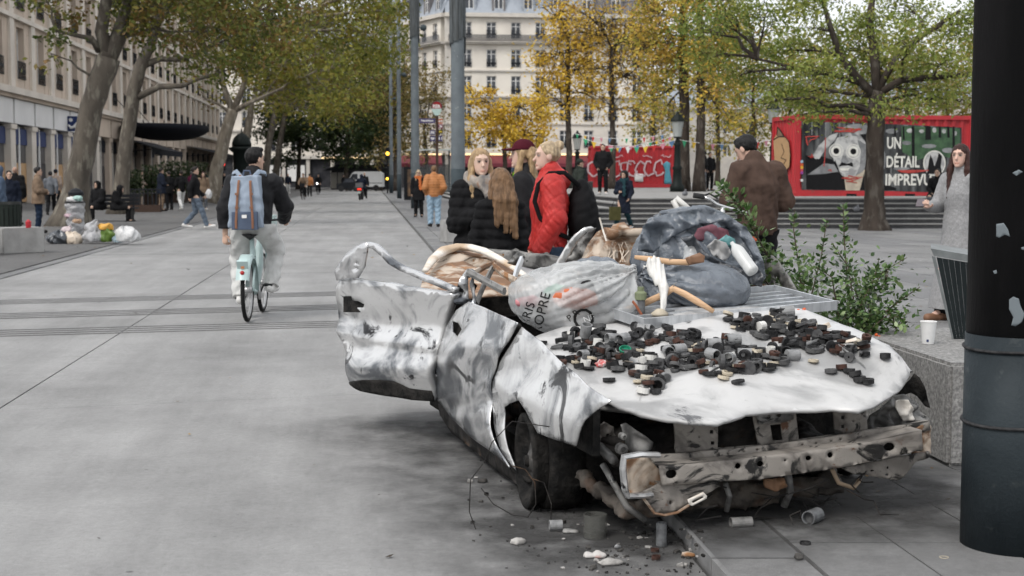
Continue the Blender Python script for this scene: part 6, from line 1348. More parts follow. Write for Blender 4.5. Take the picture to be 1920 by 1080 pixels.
def person(label, loc, yaw, H=1.72, pose=None, top='black', hem=.80, thick=.03, style='plain', legs='black', wide=.012, shoes='shoe_dark', hair='short', hairc='dark', cap_c=None, scarf=None, hood=None, hy=0.0, hp=0.0, skin=(.47, .315, .235), h=.02, curl=.5, group=None, hand_n=None, glasses=False, flare=0.0, fat=1.0, belt=None, brows=True, hand_d=None, sw=1.0):
 J = {k: np.array(v, float) for k, v in BASE.items()}
 for k, v in (pose or {}).items(): J[k] = np.array(v, float)
 s = H / 1.75
 for k in J:
  J[k] = J[k] * s
  if k[:2] in ('sh', 'el', 'wr'): J[k][0] *= sw
 root_loc = Vector(loc)
 Rz = rotm(yaw)
 M = rotm(hy, hp).astype(np.float32)
 hc = J['head'].astype(np.float32)
 fx = np.array([1., 0, 0]); fy = np.array([0, 1., 0]); fz = np.array([0, 0, 1.])
 tors = (fy, .68)
 def to_head(P): return (P - hc) @ M
 def body(P):
  d = cap(P, J['pel'], J['che'], .125 * s * fat, .135 * s * fat, tors)
  d = smin(d, cap(P, J['che'], J['neck'] - fz * .06 * s, .13 * s * fat, .09 * s, tors), .04)
  d = smin(d, cap(P, J['shL'], J['shR'], .05 * s, .05 * s), .05)
  hb = hc + M @ np.array((0, -.02, -.06)) * s
  d = smin(d, cap(P, J['neck'] - fz * .05 * s, hb, .055 * s, .05 * s), .025)
  Q = to_head(P) / s
  hd = ell(Q, (0, -.012, .028), (.074, .094, .088)); hd = smin(hd, ell(Q, (0, .022, -.045), (.056, .062, .068)), .03)
  hd = smin(hd, cap(Q, (0, .078, .016), (0, .103, -.024), .007, .0125), .012)
  hd = smin(hd, cap(Q, (-.03, .074, .036), (.03, .074, .036), .012, .012), .014)
  hd = smin(hd, ell(Q, (0, .074, -.092), (.022, .016, .016)), .02)
  for sx in (-1, 1):
   hd = -smin(-hd, ell(Q, (sx * .032, .092, .012), (.017, .014, .010)), .008)
   hd = np.minimum(hd, ell(Q, (sx * .031, .070, .012), (.0125, .0125, .0115)))
   hd = smin(hd, ell(Q, (sx * .076, -.008, .0), (.010, .021, .031)), .006)
  hd = smin(hd, ell(Q, (0, .083, -.060), (.024, .010, .0055)), .004); hd = smin(hd, ell(Q, (0, .081, -.0715), (.020, .010, .0065)), .004)
  d = smin(d, hd * s, .012)
  for S, sg in (('R', 1), ('L', -1)):
   d = smin(d, cap(P, J['sh' + S], J['el' + S], .05 * s, .04 * s), .03); d = smin(d, cap(P, J['el' + S], J['wr' + S], .04 * s, .027 * s), .02)
   d = smin(d, cap(P, J['hip' + S], J['kn' + S], .082 * s * fat, .055 * s), .04); d = smin(d, cap(P, J['kn' + S], J['an' + S], .055 * s, .036 * s), .02); d = smin(d, cap(P, J['an' + S], J['to' + S], .038 * s, .03 * s), .02)
   hd_ = (np.array(hand_d[S]) if hand_d and S in hand_d else J['wr' + S] - J['el' + S]); nn = np.array(hand_n[S] if hand_n and S in hand_n else (-sg, .2, 0), float)
   d = smin(d, hand_sdf(P, J['wr' + S], hd_, nn, curl, sg, s), .01)
  return d
 allp = np.array(list(J.values())); lo = allp.min(0) - .22; hi = allp.max(0) + .24; lo[2] = max(lo[2], -.05)
 V, F = snet(body, lo, hi, h)
 me = mesh_from(V, F, True, [m_skin])
 Q = to_head(V) / s; col = np.tile(np.array(skin), (len(V), 1))
 front = Q[:, 1] > .04; near = np.abs(Q[:, 2]) < .13
 hcol = np.array(H_[hairc].node_tree.nodes['Principled BSDF'].inputs['Base Color'].default_value[:3]) if False else {'dark': (.02, .015, .012), 'black': (.012, .01, .01), 'blond': (.16, .10, .05), 'pale_blond': (.2, .13, .07), 'brown': (.06, .035, .02), 'auburn': (.02, .012, .01), 'grey': (.1, .1, .1)}[hairc]
 blush = np.exp(-((np.abs(Q[:, 0]) - .04) / .02) ** 2 - ((Q[:, 2] + .03) / .025) ** 2) * front * near
 col = col * (1 - .07 * blush[:, None] * np.array([.1, 1, 1]))
 lip = ((Q[:, 0] / .024) ** 2 + ((Q[:, 2] + .066) / .0125) ** 2 < 1) & (Q[:, 1] > .07); col[lip] = np.array(skin) * np.array([.86, .68, .66])
 if brows:
  ax_ = np.abs(Q[:, 0]); br = (ax_ > .013) & (ax_ < .050) & (np.abs(Q[:, 2] - .034 + .10 * (ax_ - .03) ** 2 * 10) < .0042) & (Q[:, 1] > .05) & near; col[br] = np.array(skin) * .35 + np.array(hcol) * .5
 for sx in (-1, 1):
  de = np.sqrt((Q[:, 0] - sx * .031) ** 2 + (Q[:, 2] - .012) ** 2); e = (de < .0135) & (np.abs(Q[:, 2] - .011) < .0058) & (Q[:, 1] > .06); col[e] = (.24, .22, .20); col[e & (de < .0075)] = (.025, .02, .018)
  lid = (de < .0185) & ~e & (Q[:, 2] > .015) & (Q[:, 1] > .055) & (Q[:, 2] < .026); col[lid] = np.array(skin) * .45
 set_col(me, col)
 o = link('person', me, None, root_loc); o.rotation_euler = (0, 0, yaw)
 tag(o, label, 'person', group)
 def part(name, f, lo_, hi_, m, hh=None):
  V, F = snet(f, lo_, hi_, hh or h)
  if len(V): return link(name, mesh_from(V, F, True, [m]), o)
 # ---- top garment
 t = thick * s; hz = hem * s
 def ridge(P, along):
  if style == 'puffer': return -.010 * np.abs(np.sin(math.pi * along / .075))
  if style == 'quilt': return -.006 * np.minimum(1, 2.2 * np.abs(np.sin(math.pi * (P[:, 2] + P[:, 0] * .8 + P[:, 1] * .8) / .15) * np.sin(math.pi * (P[:, 2] - P[:, 0] * .8 - P[:, 1] * .8) / .15)) ** .5)
  return 0
 def topf(P):
  d = cap(P, J['pel'], J['che'], .135 * s * fat + t, .14 * s * fat + t, (fy, .78))
  d = smin(d, cap(P, J['che'], J['neck'] - fz * .07 * s, .14 * s * fat + t, .075 * s + t, (fy, .78)), .05)
  d = smin(d, cap(P, J['shL'] - fz * .01, J['shR'] - fz * .01, .045 * s + t, .045 * s + t), .06)
  if hem < .80:
   b = (J['hipL'] + J['hipR']) / 2; b = b.copy(); b[2] = hz - .05; d = smin(d, cap(P, J['pel'], b, .14 * s * fat + t, (.16 + flare) * s + t, (fy, .85)), .05)
  for S in 'RL':
   if hem < .80 and flare == 0: d = smin(d, cap(P, J['hip' + S], J['hip' + S] * .3 + J['kn' + S] * .7, .095 * s + t, .10 * s + t), .06)
   A, E, W_ = J['sh' + S], J['el' + S], J['wr' + S]
   arm = smin(cap(P, A, E, .052 * s + t, .046 * s + t * .9), cap(P, E, W_ - (W_ - E) * .04, .046 * s + t * .9, .036 * s + t * .7), .03)
   d = smin(d, arm, .025)
  d = smin(d, cap(P, J['neck'] - fz * .05 * s, J['neck'] + fz * (.02 if not hood else .045) * s + (hc - J['neck']) * .1, .07 * s + t * .5, .066 * s + t * .4), .03)
  if hood == 'down': d = smin(d, ell(P, J['neck'] + np.array((0, -.085, -.02)) * s, np.array((.12, .075, .085)) * s), .04)
  d = d + ridge(P, P[:, 2]) + wob(P, 24 if style == 'plain' else 30, 3, .006 if style != 'coat' else .004) * (1 if h < .015 else .6)
  d = d + .004 * np.sin((P[:, 2] * 34 + 5 * np.sin(P[:, 0] * 9 + P[:, 1] * 7))) * (h < .015) * (style == 'plain')
  return np.maximum(d, hz - P[:, 2]) if hem else d
 part('jacket' if hem > .6 else 'coat', topf, lo - .05, hi + .05, C_[top])
 # ---- trousers
 def legf(P):
  d = cap(P, J['hipL'], J['hipR'], .10 * s * fat + wide * .3, .10 * s * fat + wide * .3, (fy, .95))
  for S in 'RL':
   d = smin(d, cap(P, J['hip' + S], J['kn' + S], .09 * s * fat + wide, .065 * s + wide), .03); sd = (J['an' + S] - J['kn' + S]); sd = (sd / np.linalg.norm(sd)).astype(np.float32); d = np.maximum(smin(d, cap(P, J['kn' + S], J['an' + S] + sd * .05, .064 * s + wide, .052 * s + wide), .03), np.where(((P - J['kn' + S].astype(np.float32)) @ sd > .2) & (np.linalg.norm(P - J['an' + S].astype(np.float32), axis=1) < .3), (P - J['an' + S].astype(np.float32)) @ sd - .012, -1))
  d = d + .006 * np.sin(P[:, 2] * 46 + 3 * np.sin(P[:, 0] * 20)) + wob(P, 30, 8, .004)
  top_ = min(J['pel'][2] + .10, hz + .05)
  return np.maximum(np.maximum(d, P[:, 2] - top_), .055 - P[:, 2])
 part('trousers', legf, lo - .05, hi, C_[legs])
 for S in 'RL':
  A, T = J['an' + S].copy(), J['to' + S].copy()
  dirv = T - A; dirv[2] = dirv[2] if abs(T[2] - .035 * s) > .02 else 0; dirv /= np.linalg.norm(dirv) + 1e-9
  heel = A - dirv * .05 * s - fz * .05 * s; tip = T + dirv * .035 * s - fz * .0
  def shoef(P, heel=heel, tip=tip, A=A):
   d = cap(P, heel, tip, .043 * s, .042 * s); d = smin(d, cap(P, A, heel + (tip - heel) * .35, .045 * s, .045 * s), .03); return np.maximum(d, .002 - P[:, 2])
  m3 = np.minimum(heel, tip) - .1; M3 = np.maximum(np.maximum(heel, tip), A) + .1
  part('shoe', shoef, m3, M3, C_[shoes], min(h, .012))
 # ---- hair, cap, hood
 hm = H_[hairc]
 def hairf(P):
  Q = to_head(P) / s
  d = ell(Q, (0, -.022, .038), (.083, .099, .094))
  if hair == 'curly': d = ell(Q, (0, -.03, .02), (.125, .12, .125))
  if hair == 'short': d = smin(d, ell(Q, (.01, .04, .105), (.055, .05, .025)), .03)
  keep = np.maximum(Q[:, 1] - (.052 + .0 * Q[:, 2]) + .9 * np.maximum(0, .055 - Q[:, 2]) , -.075 - Q[:, 2])
  if hair in ('long', 'curly', 'mid', 'verylong'):
   keep = np.maximum(Q[:, 1] - .070 + .75 * np.maximum(0, .062 - Q[:, 2]) * (np.abs(Q[:, 0]) < .2), -.10 - Q[:, 2])
  d = np.maximum(d, keep)
  if hair == 'verylong':
   for sx in (-1, 0, 1):
    d = smin(d, cap(Q, (sx * .045, -.08, .0), (sx * .06, -.15, -.16), .058, .05, (np.array([0, 1., 0]), .6)), .03); d = smin(d, cap(Q, (sx * .06, -.15, -.16), (sx * .085, -.175, -.42 - .05 * sx), .052, .028, (np.array([0, 1., 0]), .5)), .02)
    d = smin(d, cap(Q, (sx * .078, -.01, .0), (sx * .10, -.05, -.2), .024, .03), .02)
  if hair in ('long', 'mid'):
   L = .40 if hair == 'long' else .22
   for sx in (-1, 1):
    d = smin(d, cap(Q, (sx * .070, -.010, .02), (sx * .088, .02, -.13), .026, .030), .02)
    d = smin(d, cap(Q, (sx * .088, .02, -.13), (sx * .085, .07, -.13 - L * .7), .032, .016), .02)
    d = smin(d, cap(Q, (sx * .04, -.095, -.02), (sx * .05, -.11, -.10 - L * .75), .05, .035, (np.array([0, 1., 0]), .6)), .03)
   d = smin(d, cap(Q, (0, -.085, 0), (0, -.115, -.10 - L), .062, .045, (np.array([0, 1., 0]), .55)), .03)
  if hair == 'bun':
   d = smin(d, ell(Q, (0, -.105, .095), (.045, .042, .04)), .01)
  ang = np.arctan2(Q[:, 0], Q[:, 1]);
  d = d + .0022 * np.sin(ang * 40 + Q[:, 2] * 14) + .0016 * np.sin(ang * 17 + Q[:, 2] * 30) + (wob(P, 60, 5, .012) if hair == 'curly' else wob(P, 40, 5, .003))
  return d * s
 hl = hc - np.array((.26, .34, (.75 if hair in ('long', 'mid', 'verylong') else .24))); hu = hc + .24
 if hair != 'none': part('hair', hairf, hl, hu, hm, min(h, .012))
 if cap_c:
  def capf(P):
   Q = to_head(P) / s
   d = np.maximum(ell(Q, (0, -.015, .042), (.089, .106, .100)), .045 - Q[:, 2] + .12 * (Q[:, 1] < -.2))
   return np.minimum(d, np.maximum(ell(Q, (0, .095, .048), (.078, .088, .012)), -.045 - Q[:, 1] + .08)) * s
  part('cap', capf, hl, hu, C_[cap_c], min(h, .008))
 if hood == 'up':
  def hoodf(P):
   Q = to_head(P) / s; d = ell(Q, (0, -.022, .02), (.112, .125, .135)); d = smin(d, cap(Q, (0, -.04, -.08), (0, -.05, -.16), .10, .11), .04)
   return np.maximum(d, -ell(Q, (0, .10, -.01), (.075, .09, .10))) * s
  part('hood', hoodf, hc - .35, hc + .26, C_[top], min(h, .014))
 if scarf:
  def scarff(P):
   Q = P - J['neck']; a = np.arctan2(Q[:, 1], Q[:, 0]); r = np.sqrt(Q[:, 0] ** 2 + Q[:, 1] ** 2)
   d = np.sqrt((r - .105 * s) ** 2 + ((Q[:, 2] - .035 * s + .035 * s * np.sin(a)) * .75) ** 2) - .042 * s
   d = smin(d, cap(P, J['neck'] + np.array((-.05, .13, .02)) * s, J['neck'] + np.array((-.09, .19, -.42)) * s, .05 * s, .055 * s, (fy, .45)), .03)
   return d + .005 * np.sin(a * 9 + Q[:, 2] * 60)
  part('scarf', scarff, J['neck'] - .55, J['neck'] + .25, scarf, min(h, .011))
 if glasses:
  def gf(P):
   Q = to_head(P) / s; return np.minimum(ell(Q, (.032, .088, .014), (.026, .012, .02)), ell(Q, (-.032, .088, .014), (.026, .012, .02))) * s
  part('sunglasses', gf, hc - .15, hc + .15, mb_soot, min(h, .01))
 return o
def dress(*a, **k): return person(*a, **k)
def feet(px, Y, z=0.0):
 p = at(px, 400, Y); return Vector((p.x, p.y, z))
def wpt(o, p): return Vector(o.location) + Matrix.Rotation(o.rotation_euler.z, 3, 'Z') @ Vector(p)
NEAR = .0075
# ---- the group beside the wreck
m_scarf = mat('plaid_scarf', (.34, .30, .26), (.10, .10, .105), scale=9, rough=.9, bump=.4, bscale=120, c3=(.28, .16, .10), s3=12, t3=.58, stretch=(1, 1, .5))
person('blond girl in black puffer jacket and plaid scarf facing the camera', feet(901, 11.45, PZ), math.pi + .12, 1.66, dict(elR=(.24, .05, 1.13), wrR=(.06, .22, 1.20), **{}), 'black', .74, .035, 'puffer', 'black', hair='mid', hairc='blond', scarf=m_scarf, hy=.12, h=NEAR, skin=(.58, .41, .325), hand_n={'R': (0, -1, .3)}, curl=1.1, sw=.85)
person('girl seen from behind with long light-brown hair and black puffer jacket', feet(938, 10.7, PZ), .25, 1.50, dict(elL=(-.27, .06, 1.14), wrL=(-.16, .25, 1.25)), 'black', .66, .03, 'puffer', 'black', sw=.70, fat=.85, hair='verylong', hairc='brown', hy=.1, h=NEAR, skin=(.6, .4, .32), curl=1.0)
person('woman in burgundy cap and long black coat behind the red jacket', feet(984, 12.2, PZ), R(82), 1.74, None, 'soft_black', .48, .04, 'coat', 'black', hair='long', hairc='blond', cap_c='burgundy', hy=.0, h=NEAR, sw=.88, skin=(.60, .41, .33), flare=.03)
red = person('woman with blond bun in a red quilted jacket looking left', feet(1030, 11.35, PZ), R(96), 1.71, dict(elL=(-.27, -.02, 1.14), wrL=(-.24, .10, .88), elR=(.26, -.03, 1.13), wrR=(.22, .1, .9)), 'red', .86, .042, 'quilt', 'jeans', hair='bun', hairc='pale_blond', hood='down', hy=.10, h=.0068, skin=(.60, .41, .33), curl=.7, hand_n={'L': (.6, .6, 0)}, sw=.88)
# black rucksack on her back
c0 = wpt(red, (-.02, -.26, 1.12))
bp = empty('black_rucksack', c0 - Vector((0, 0, .3)), label='black rucksack slung on the back of the woman in red', cat='rucksack')
_b = np.array(c0); _R = rotm(red.rotation_euler.z)
def ruck(P):
 q = (P - _b) @ _R; d = ell(q, (0, 0, 0), (.17, .12, .30)); d = smin(d, ell(q, (0, -.06, -.12), (.14, .10, .18)), .05); return d + wob(P, 18, 4, .012)
blob('bag', ruck, _b - .45, _b + .45, .012, C_['black'], bp)
b = MB()
for sx in (-1,):
 b.tube([wpt(red, p) for p in [(sx * .12, -.22, 1.37), (sx * .15, -.10, 1.475), (sx * .165, .02, 1.47), (sx * .17, .11, 1.38), (sx * .18, .14, 1.25), (sx * .20, .10, 1.12), (sx * .19, -.04, 1.0), (sx * .14, -.18, .94)]], .02, 8, flat=.4)
b.build('strap', C_['black'], bp, smooth=True)
# ---- man in brown, woman in grey
person('man in brown bomber jacket seen from behind, head bowed', feet(1420, 13.0, PZ), R(22), 1.86, dict(head=(-.06, .10, 1.585), neck=(-.02, .02, 1.47), elR=(.31, .0, 1.15), wrR=(.16, .24, 1.1), elL=(-.31, .02, 1.15), wrL=(-.16, .26, 1.12), shR=(.2, 0, 1.4), shL=(-.2, 0, 1.4)), 'brown', .86, .048, 'plain', 'black', hair='short', hairc='black', hy=.5, hp=-.55, h=NEAR, fat=1.0, sw=.84, skin=(.55, .36, .28), hand_n={'R': (-1, 0, 0), 'L': (1, 0, 0)}, curl=.9)
gw = person('long-haired woman in long grey coat holding a phone', feet(1800, 14.3, PZ), R(128), 1.76, dict(elR=(.27, .06, 1.14), wrR=(.17, .31, 1.14), elL=(-.29, -.05, 1.13), wrL=(-.30, .04, .88), knR=(.10, .12, .5), anR=(.11, .12, .085), toR=(.12, .29, .035), anL=(-.1, -.2, .10), toL=(-.11, -.04, .035)), 'grey', .12, .022, 'coat', 'black', shoes='shoe_tan', hair='long', hairc='auburn', hy=.25, h=NEAR, flare=.13, skin=(.58, .38, .30), hand_n={'R': (0, 0, 1)}, curl=.8, wide=.01, sw=.86)
p = wpt(gw, (.17, .42, 1.185)); ph = empty('smartphone', p, label='smartphone in the hand of the woman in grey', cat='phone')
b = MB(); b.box(p, (.075, .15, .009), M=Matrix.Rotation(gw.rotation_euler.z + .5, 4, 'Z') @ Matrix.Rotation(-.5, 4, 'X')); b.build('case', flat('phone_case', (.10, .08, .09), .3), ph)
# ---- cyclist
BX = gr(457, 605); BX = Vector((-2.76, 14.65, 0))
cyc = person('cyclist in black jacket and pale trousers riding away', Vector((-2.74, 15.02, 0)), .03, 1.80, dict(pel=(0, 0, .99), che=(.0, .06, 1.27), neck=(0, .10, 1.47), head=(.02, .135, 1.635), shR=(.2, .1, 1.4), shL=(-.2, .08, 1.4), elR=(.30, .24, 1.16), wrR=(.26, .50, 1.02), elL=(-.28, .04, 1.13), wrL=(-.29, .06, .875), hipR=(.1, 0, .96), hipL=(-.1, 0, .96), knR=(.19, .36, .70), anR=(.15, .22, .34), toR=(.17, .38, .30), knL=(-.18, .26, .60), anL=(-.15, .10, .23), toL=(-.16, .26, .19)), 'soft_black', .93, .045, 'plain', 'pale', wide=.03, shoes='shoe_white', hair='short', hairc='black', hy=-.75, h=NEAR, skin=(.55, .36, .27), curl=.9, hand_n={'R': (0, 0, -1), 'L': (.5, .8, 0)}, fat=1.12, hand_d={'R': (0, 1, -.1)})
# ---- middle distance and far figures: label, px, Y, z, yaw deg, height, options
D180 = 180
folk = [
 ('person in white hooded top sitting on the concrete block by the mast', 872, 32.2, .0, 165, 1.72, dict(pose=SIT, top='white', hem=.45, legs='navy', hair='mid', hairc='black', thick=.045, skin=(.3, .19, .14))),
 ('woman in sunglasses and dark patterned coat walking towards the camera', 785, 51.5, PZ, 180, 1.69, dict(top='black', hem=.62, legs='black', hair='mid', hairc='pale_blond', scarf='orange_scarf', glasses=True)),
 ('man in orange puffer jacket and pale jeans walking away', 814, 41.5, PZ, 8, 1.76, dict(pose=POCKET, top='orange', hem=.86, style='puffer', thick=.05, legs='pale_jeans', wide=.025, hairc='brown', fat=1.12)),
 ('worker in blue hooded jacket and neon yellow trousers on the terrace', 967, 70, TZ, 60, 1.78, dict(top='blue', hem=.85, legs='neon', hood='up', thick=.05)),
 ('man in green jacket and cap standing on the steps', 1086, 40.55, PZ + RISE * 1, -70, 1.80, dict(pose=POCKET, top='green', hem=.72, legs='jeans', cap_c='green', thick=.04, hy=-.1)),
 ('man in black jacket with white shirt standing on the terrace', 1130, 51, TZ, 170, 1.78, dict(pose=POCKET, top='black', hem=.80, legs='black', shoes='shoe_white', thick=.05, hair='short', hairc='dark', fat=1.1)),
 ('woman in black coat with curly hair carrying a bag by the steps', 1170, 38.6, PZ, 150, 1.60, dict(pose=dict(STRIDE, elR=(.26, .0, 1.13), wrR=(.08, .2, 1.14)), top='navy', hem=.50, flare=.03, legs='teal', shoes='shoe_white', hair='curly', hairc='black', scarf='teal', skin=(.42, .27, .2))),
 ('man in black with grey trousers by the twin trunks', 1320, 62.5, TZ, 80, 1.75, dict(pose=POCKET, top='black', legs='mid', shoes='shoe_white', hairc='black', skin=(.3, .19, .14))),
 ('man in black beside the man in grey trousers', 1330, 64, TZ, 200, 1.72, dict(pose=POCKET, top='black', legs='black', hairc='black')),
 ('person in black sitting at the right end of the mural container', 1757, 41.9, TZ - .45, 150, 1.72, dict(pose=SIT, top='black', hem=.45, legs='mid', hairc='black', skin=(.4, .27, .2))),
 ('man in black jacket striding right in white shoes', 366, 40.6, .03, -82, 1.76, dict(pose=STRIDE, top='black', hem=.82, legs='grey_jeans', shoes='shoe_white', hairc='dark', fat=1.08)),
 ('man in dark brown jacket and blue jeans left of the litter bin', 72, 37.5, .03, -75, 1.72, dict(pose=CROSS, top='tan', hem=.78, legs='dark_jeans', hairc='black', thick=.045)),
 ('person in grey hooded top walking by the pale pier', 96, 55, .03, 10, 1.68, dict(pose=STRIDE, top='mid', hem=.82, legs='black', hairc='black')),
 ('person in beige jacket and dark cap by the pale pier', 106, 64, .03, -10, 1.80, dict(top='beige', legs='black', cap_c='navy')),
 ('man in black seen from behind at far left', 30, 44, .03, 5, 1.78, dict(top='black', hem=.78, legs='black', hair='none', skin=(.35, .22, .16), thick=.05)),
 ('young man with bare face behind the dark mesh bin', 19, 36, .03, -160, 1.62, dict(top='navy', hem=.7, legs='black', hairc='black')),
 ('person in blue-grey hooded jacket cut by the left edge', 0, 35, .03, -60, 1.72, dict(top='blue', hem=.7, legs='black', hood='up', thick=.05)),
 ('hooded figure in black sitting left on the bench', 187, 47.3, .0, 150, 1.78, dict(pose=SIT, top='black', hem=.42, legs='black', hood='up', thick=.06)),
 ('bent figure in black sitting right on the bench', 216, 47.2, .0, -80, 1.70, dict(pose=dict(SIT, head=(0, .2, 1.13), neck=(0, .12, 1.0)), top='black', hem=.42, legs='black', hood='up', thick=.05)),
 ('person in beige coat standing among the café plants', 265, 73, .03, -60, 1.80, dict(pose=CROSS, top='beige', hem=.55, legs='beige', hairc='dark')),
 ('man in navy jacket and tan trousers at the café rail', 303, 61.5, .03, -60, 1.84, dict(pose=CROSS, top='navy', hem=.72, legs='tan', hairc='dark', thick=.05)),
 ('person all in black at the café rail', 318, 64, .03, 40, 1.72, dict(top='black', legs='black', hem=.75)),
 ('person in black jacket and pale trousers at the café', 341, 63, .03, 30, 1.74, dict(pose=STRIDE, top='black', legs='white', shoes='shoe_white')),
 ('person in magenta top behind the striding man', 360, 80, .03, -20, 1.78, dict(top='magenta', legs='blue', hairc='grey')),
 ('person in brown jacket with a white bag right of the striding man', 382, 64, .03, -160, 1.70, dict(top='tan', hem=.75, legs='mid', shoes='shoe_white', hairc='auburn', hair='mid')),
 ('person in teal jacket beside the pale plane tree', 388, 92, .03, 150, 1.80, dict(top='teal', legs='black')),
 ('dark figure between plane tree and cyclist', 422, 98, .03, 180, 1.75, dict(top='black', legs='black')),
 ('pedestrian in dark jacket and pale trousers far down the street', 541, 128, 0, 180, 1.80, dict(top='navy', legs='pale', shoes='shoe_white', hair='none')),
 ('pedestrian in dark clothes left of the one in pale trousers', 528, 135, 0, 170, 1.78, dict(top='black', legs='black')),
 ('distant walker crossing the street before the black kiosk', 644, 152, 0, -90, 1.75, dict(pose=STRIDE, top='black', legs='black')),
 ('far cyclist in pinkish-grey jacket riding towards the camera', 570, 94.6, 0, 180, 1.75, dict(pose=dict(pel=(0, 0, .98), hipR=(.1, 0, .95), hipL=(-.1, 0, .95), knR=(.14, .34, .68), anR=(.12, .22, .32), toR=(.13, .36, .28), knL=(-.14, .26, .6), anL=(-.12, .1, .25), toL=(-.13, .25, .22), che=(0, .08, 1.27), neck=(0, .14, 1.46), head=(0, .18, 1.62), wrR=(.25, .5, 1.02), wrL=(-.25, .5, 1.02), elR=(.28, .25, 1.15), elL=(-.28, .25, 1.15)), top='tan', legs='black')),
 ('far cyclist in dark clothes with a bright front light', 598, 122, 0, 180, 1.75, dict(pose=dict(pel=(0, 0, .98), hipR=(.1, 0, .95), hipL=(-.1, 0, .95), knR=(.14, .34, .68), anR=(.12, .22, .32), toR=(.13, .36, .28), knL=(-.14, .26, .6), anL=(-.12, .1, .25), toL=(-.13, .25, .22), che=(0, .08, 1.27), neck=(0, .14, 1.46), head=(0, .18, 1.62), wrR=(.25, .5, 1.02), wrL=(-.25, .5, 1.02), elR=(.28, .25, 1.15), elL=(-.28, .25, 1.15)), top='black', legs='black')),
 ('pedestrian in orange-brown jacket behind the far cyclists', 581, 112, 0, 0, 1.75, dict(top='orange', legs='black')),
 ('scooter rider in dark jacket and helmet', 678, 93.2, 0, 0, 1.76, dict(pose=dict(pel=(0, 0, .86), hipR=(.1, 0, .83), hipL=(-.1, 0, .83), knR=(.2, .42, .72), anR=(.2, .40, .30), toR=(.21, .56, .27), knL=(-.2, .42, .72), anL=(-.2, .40, .30), toL=(-.21, .56, .27), che=(0, .05, 1.16), neck=(0, .08, 1.36), head=(0, .12, 1.53), shR=(.2, .05, 1.3), shL=(-.2, .05, 1.3), elR=(.3, .22, 1.08), elL=(-.3, .22, 1.08), wrR=(.3, .5, 1.05), wrL=(-.3, .5, 1.05)), top='navy', hem=.72, legs='black', hood='up', thick=.06)),
 ('helmeted passenger just ahead of the scooter rider', 684, 100, 0, 0, 1.82, dict(top='black', legs='black', hair='none')),
]
for (lab, px, Yp, z, yd, H, kw) in folk:
 kw = dict(kw);
 if isinstance(kw.get('scarf'), str): kw['scarf'] = C_[kw['scarf']]
 kw.setdefault('h', .014 if Yp < 45 else (.02 if Yp < 80 else .03))
 o_ = person(lab, feet(px, Yp, z), R(yd), H, kw.pop('pose', None), **kw)
 if 'white hooded top' in lab: sitter = o_
# lettering across the white hooded top
me = text_mesh('WE', .15, 1.1, .004); me.materials.clear(); me.materials.append(C_['black'])
me.transform(basis((.16, .235, .80), (-1, 0, 0), (0, .15, 1), (0, 1, -.15))); q = link('lettering', me, sitter)
# ================================================================== STREET FURNITURE, VEHICLES
m_mast = mat('mast_grey', (0.115, 0.135, 0.145), (0.085, 0.10, 0.11), scale=2.5, rough=.5, c3=(0.20, 0.22, 0.22), s3=9, t3=.68, w3=.02)
m_mastd = flat('mast_dark', (0.055, 0.07, 0.078), .5); m_sleeve = mat('mast_sleeve', (0.085, 0.095, 0.10), (0.05, 0.055, 0.055), scale=6, rough=.75, stretch=(3, 3, .3))
def mast(label, px, Y, r, top_sleeve=None, band=None, lamp=None):
 p = at(px, 400, Y); p.z = PZ; o = empty('lighting_mast', p, label=label, cat='mast', group='grey lighting masts along the kerb')
 b = MB(); b.lathe([(r, .0), (r, 2.1), (r * .97, 2.12), (r * .9, 8), (r * .8, 16), (0, 16)], 20, Matrix.Translation(p)); b.build('shaft', m_mast, o, smooth=True)
 b = MB(); b.lathe([(r * 1.03, 0), (r * 1.03, 1.62), (r, 1.63)], 20, Matrix.Translation(p)); b.build('lower_wrap', m_mastd, o, smooth=True)
 if top_sleeve:
  z0 = at(px, top_sleeve, Y).z
  for j in range(9):
   a0, a1 = 2 * math.pi * j / 9, 2 * math.pi * (j + .9) / 9; zz = z0 + ((j * 37) % 9) * .045; R_ = r * 1.16; s = MB()
   pts = [(R_ * math.cos(a), R_ * math.sin(a)) for a in (a0, (a0 + a1) / 2, a1)] + [(R_ * .9 * math.cos(a), R_ * .9 * math.sin(a)) for a in (a1, (a0 + a1) / 2, a0)]
   s.slab([(p.x + x, p.y + y) for x, y in pts], zz, 16); s.build('sleeve_board', m_sleeve, o)
 if lamp:
  q = at(lamp[0], lamp[1], Y - r); s = MB(); s.lathe([(0, -.16), (.12, -.11), (.16, 0), (.12, .11), (0, .16)], 12, Matrix.Translation(q)); s.tube([q, Vector((p.x, p.y, q.z + .05))], .03, 6); s.build('camera_globe', m_mastd, o, smooth=True)
mast('thickest grey mast, with splintered upper sleeve, behind the concrete block', 859, 33.0, .165, 100)
mast('second grey mast, with a globe camera high up', 779, 66, .20, 80, lamp=(794, 52))
mast('third grey mast, right of the farthest one', 749, 96, .15, lamp=(758, 140))
mast('farthest grey mast, beside the amber traffic light', 734, 128, .17, lamp=(740, 185))
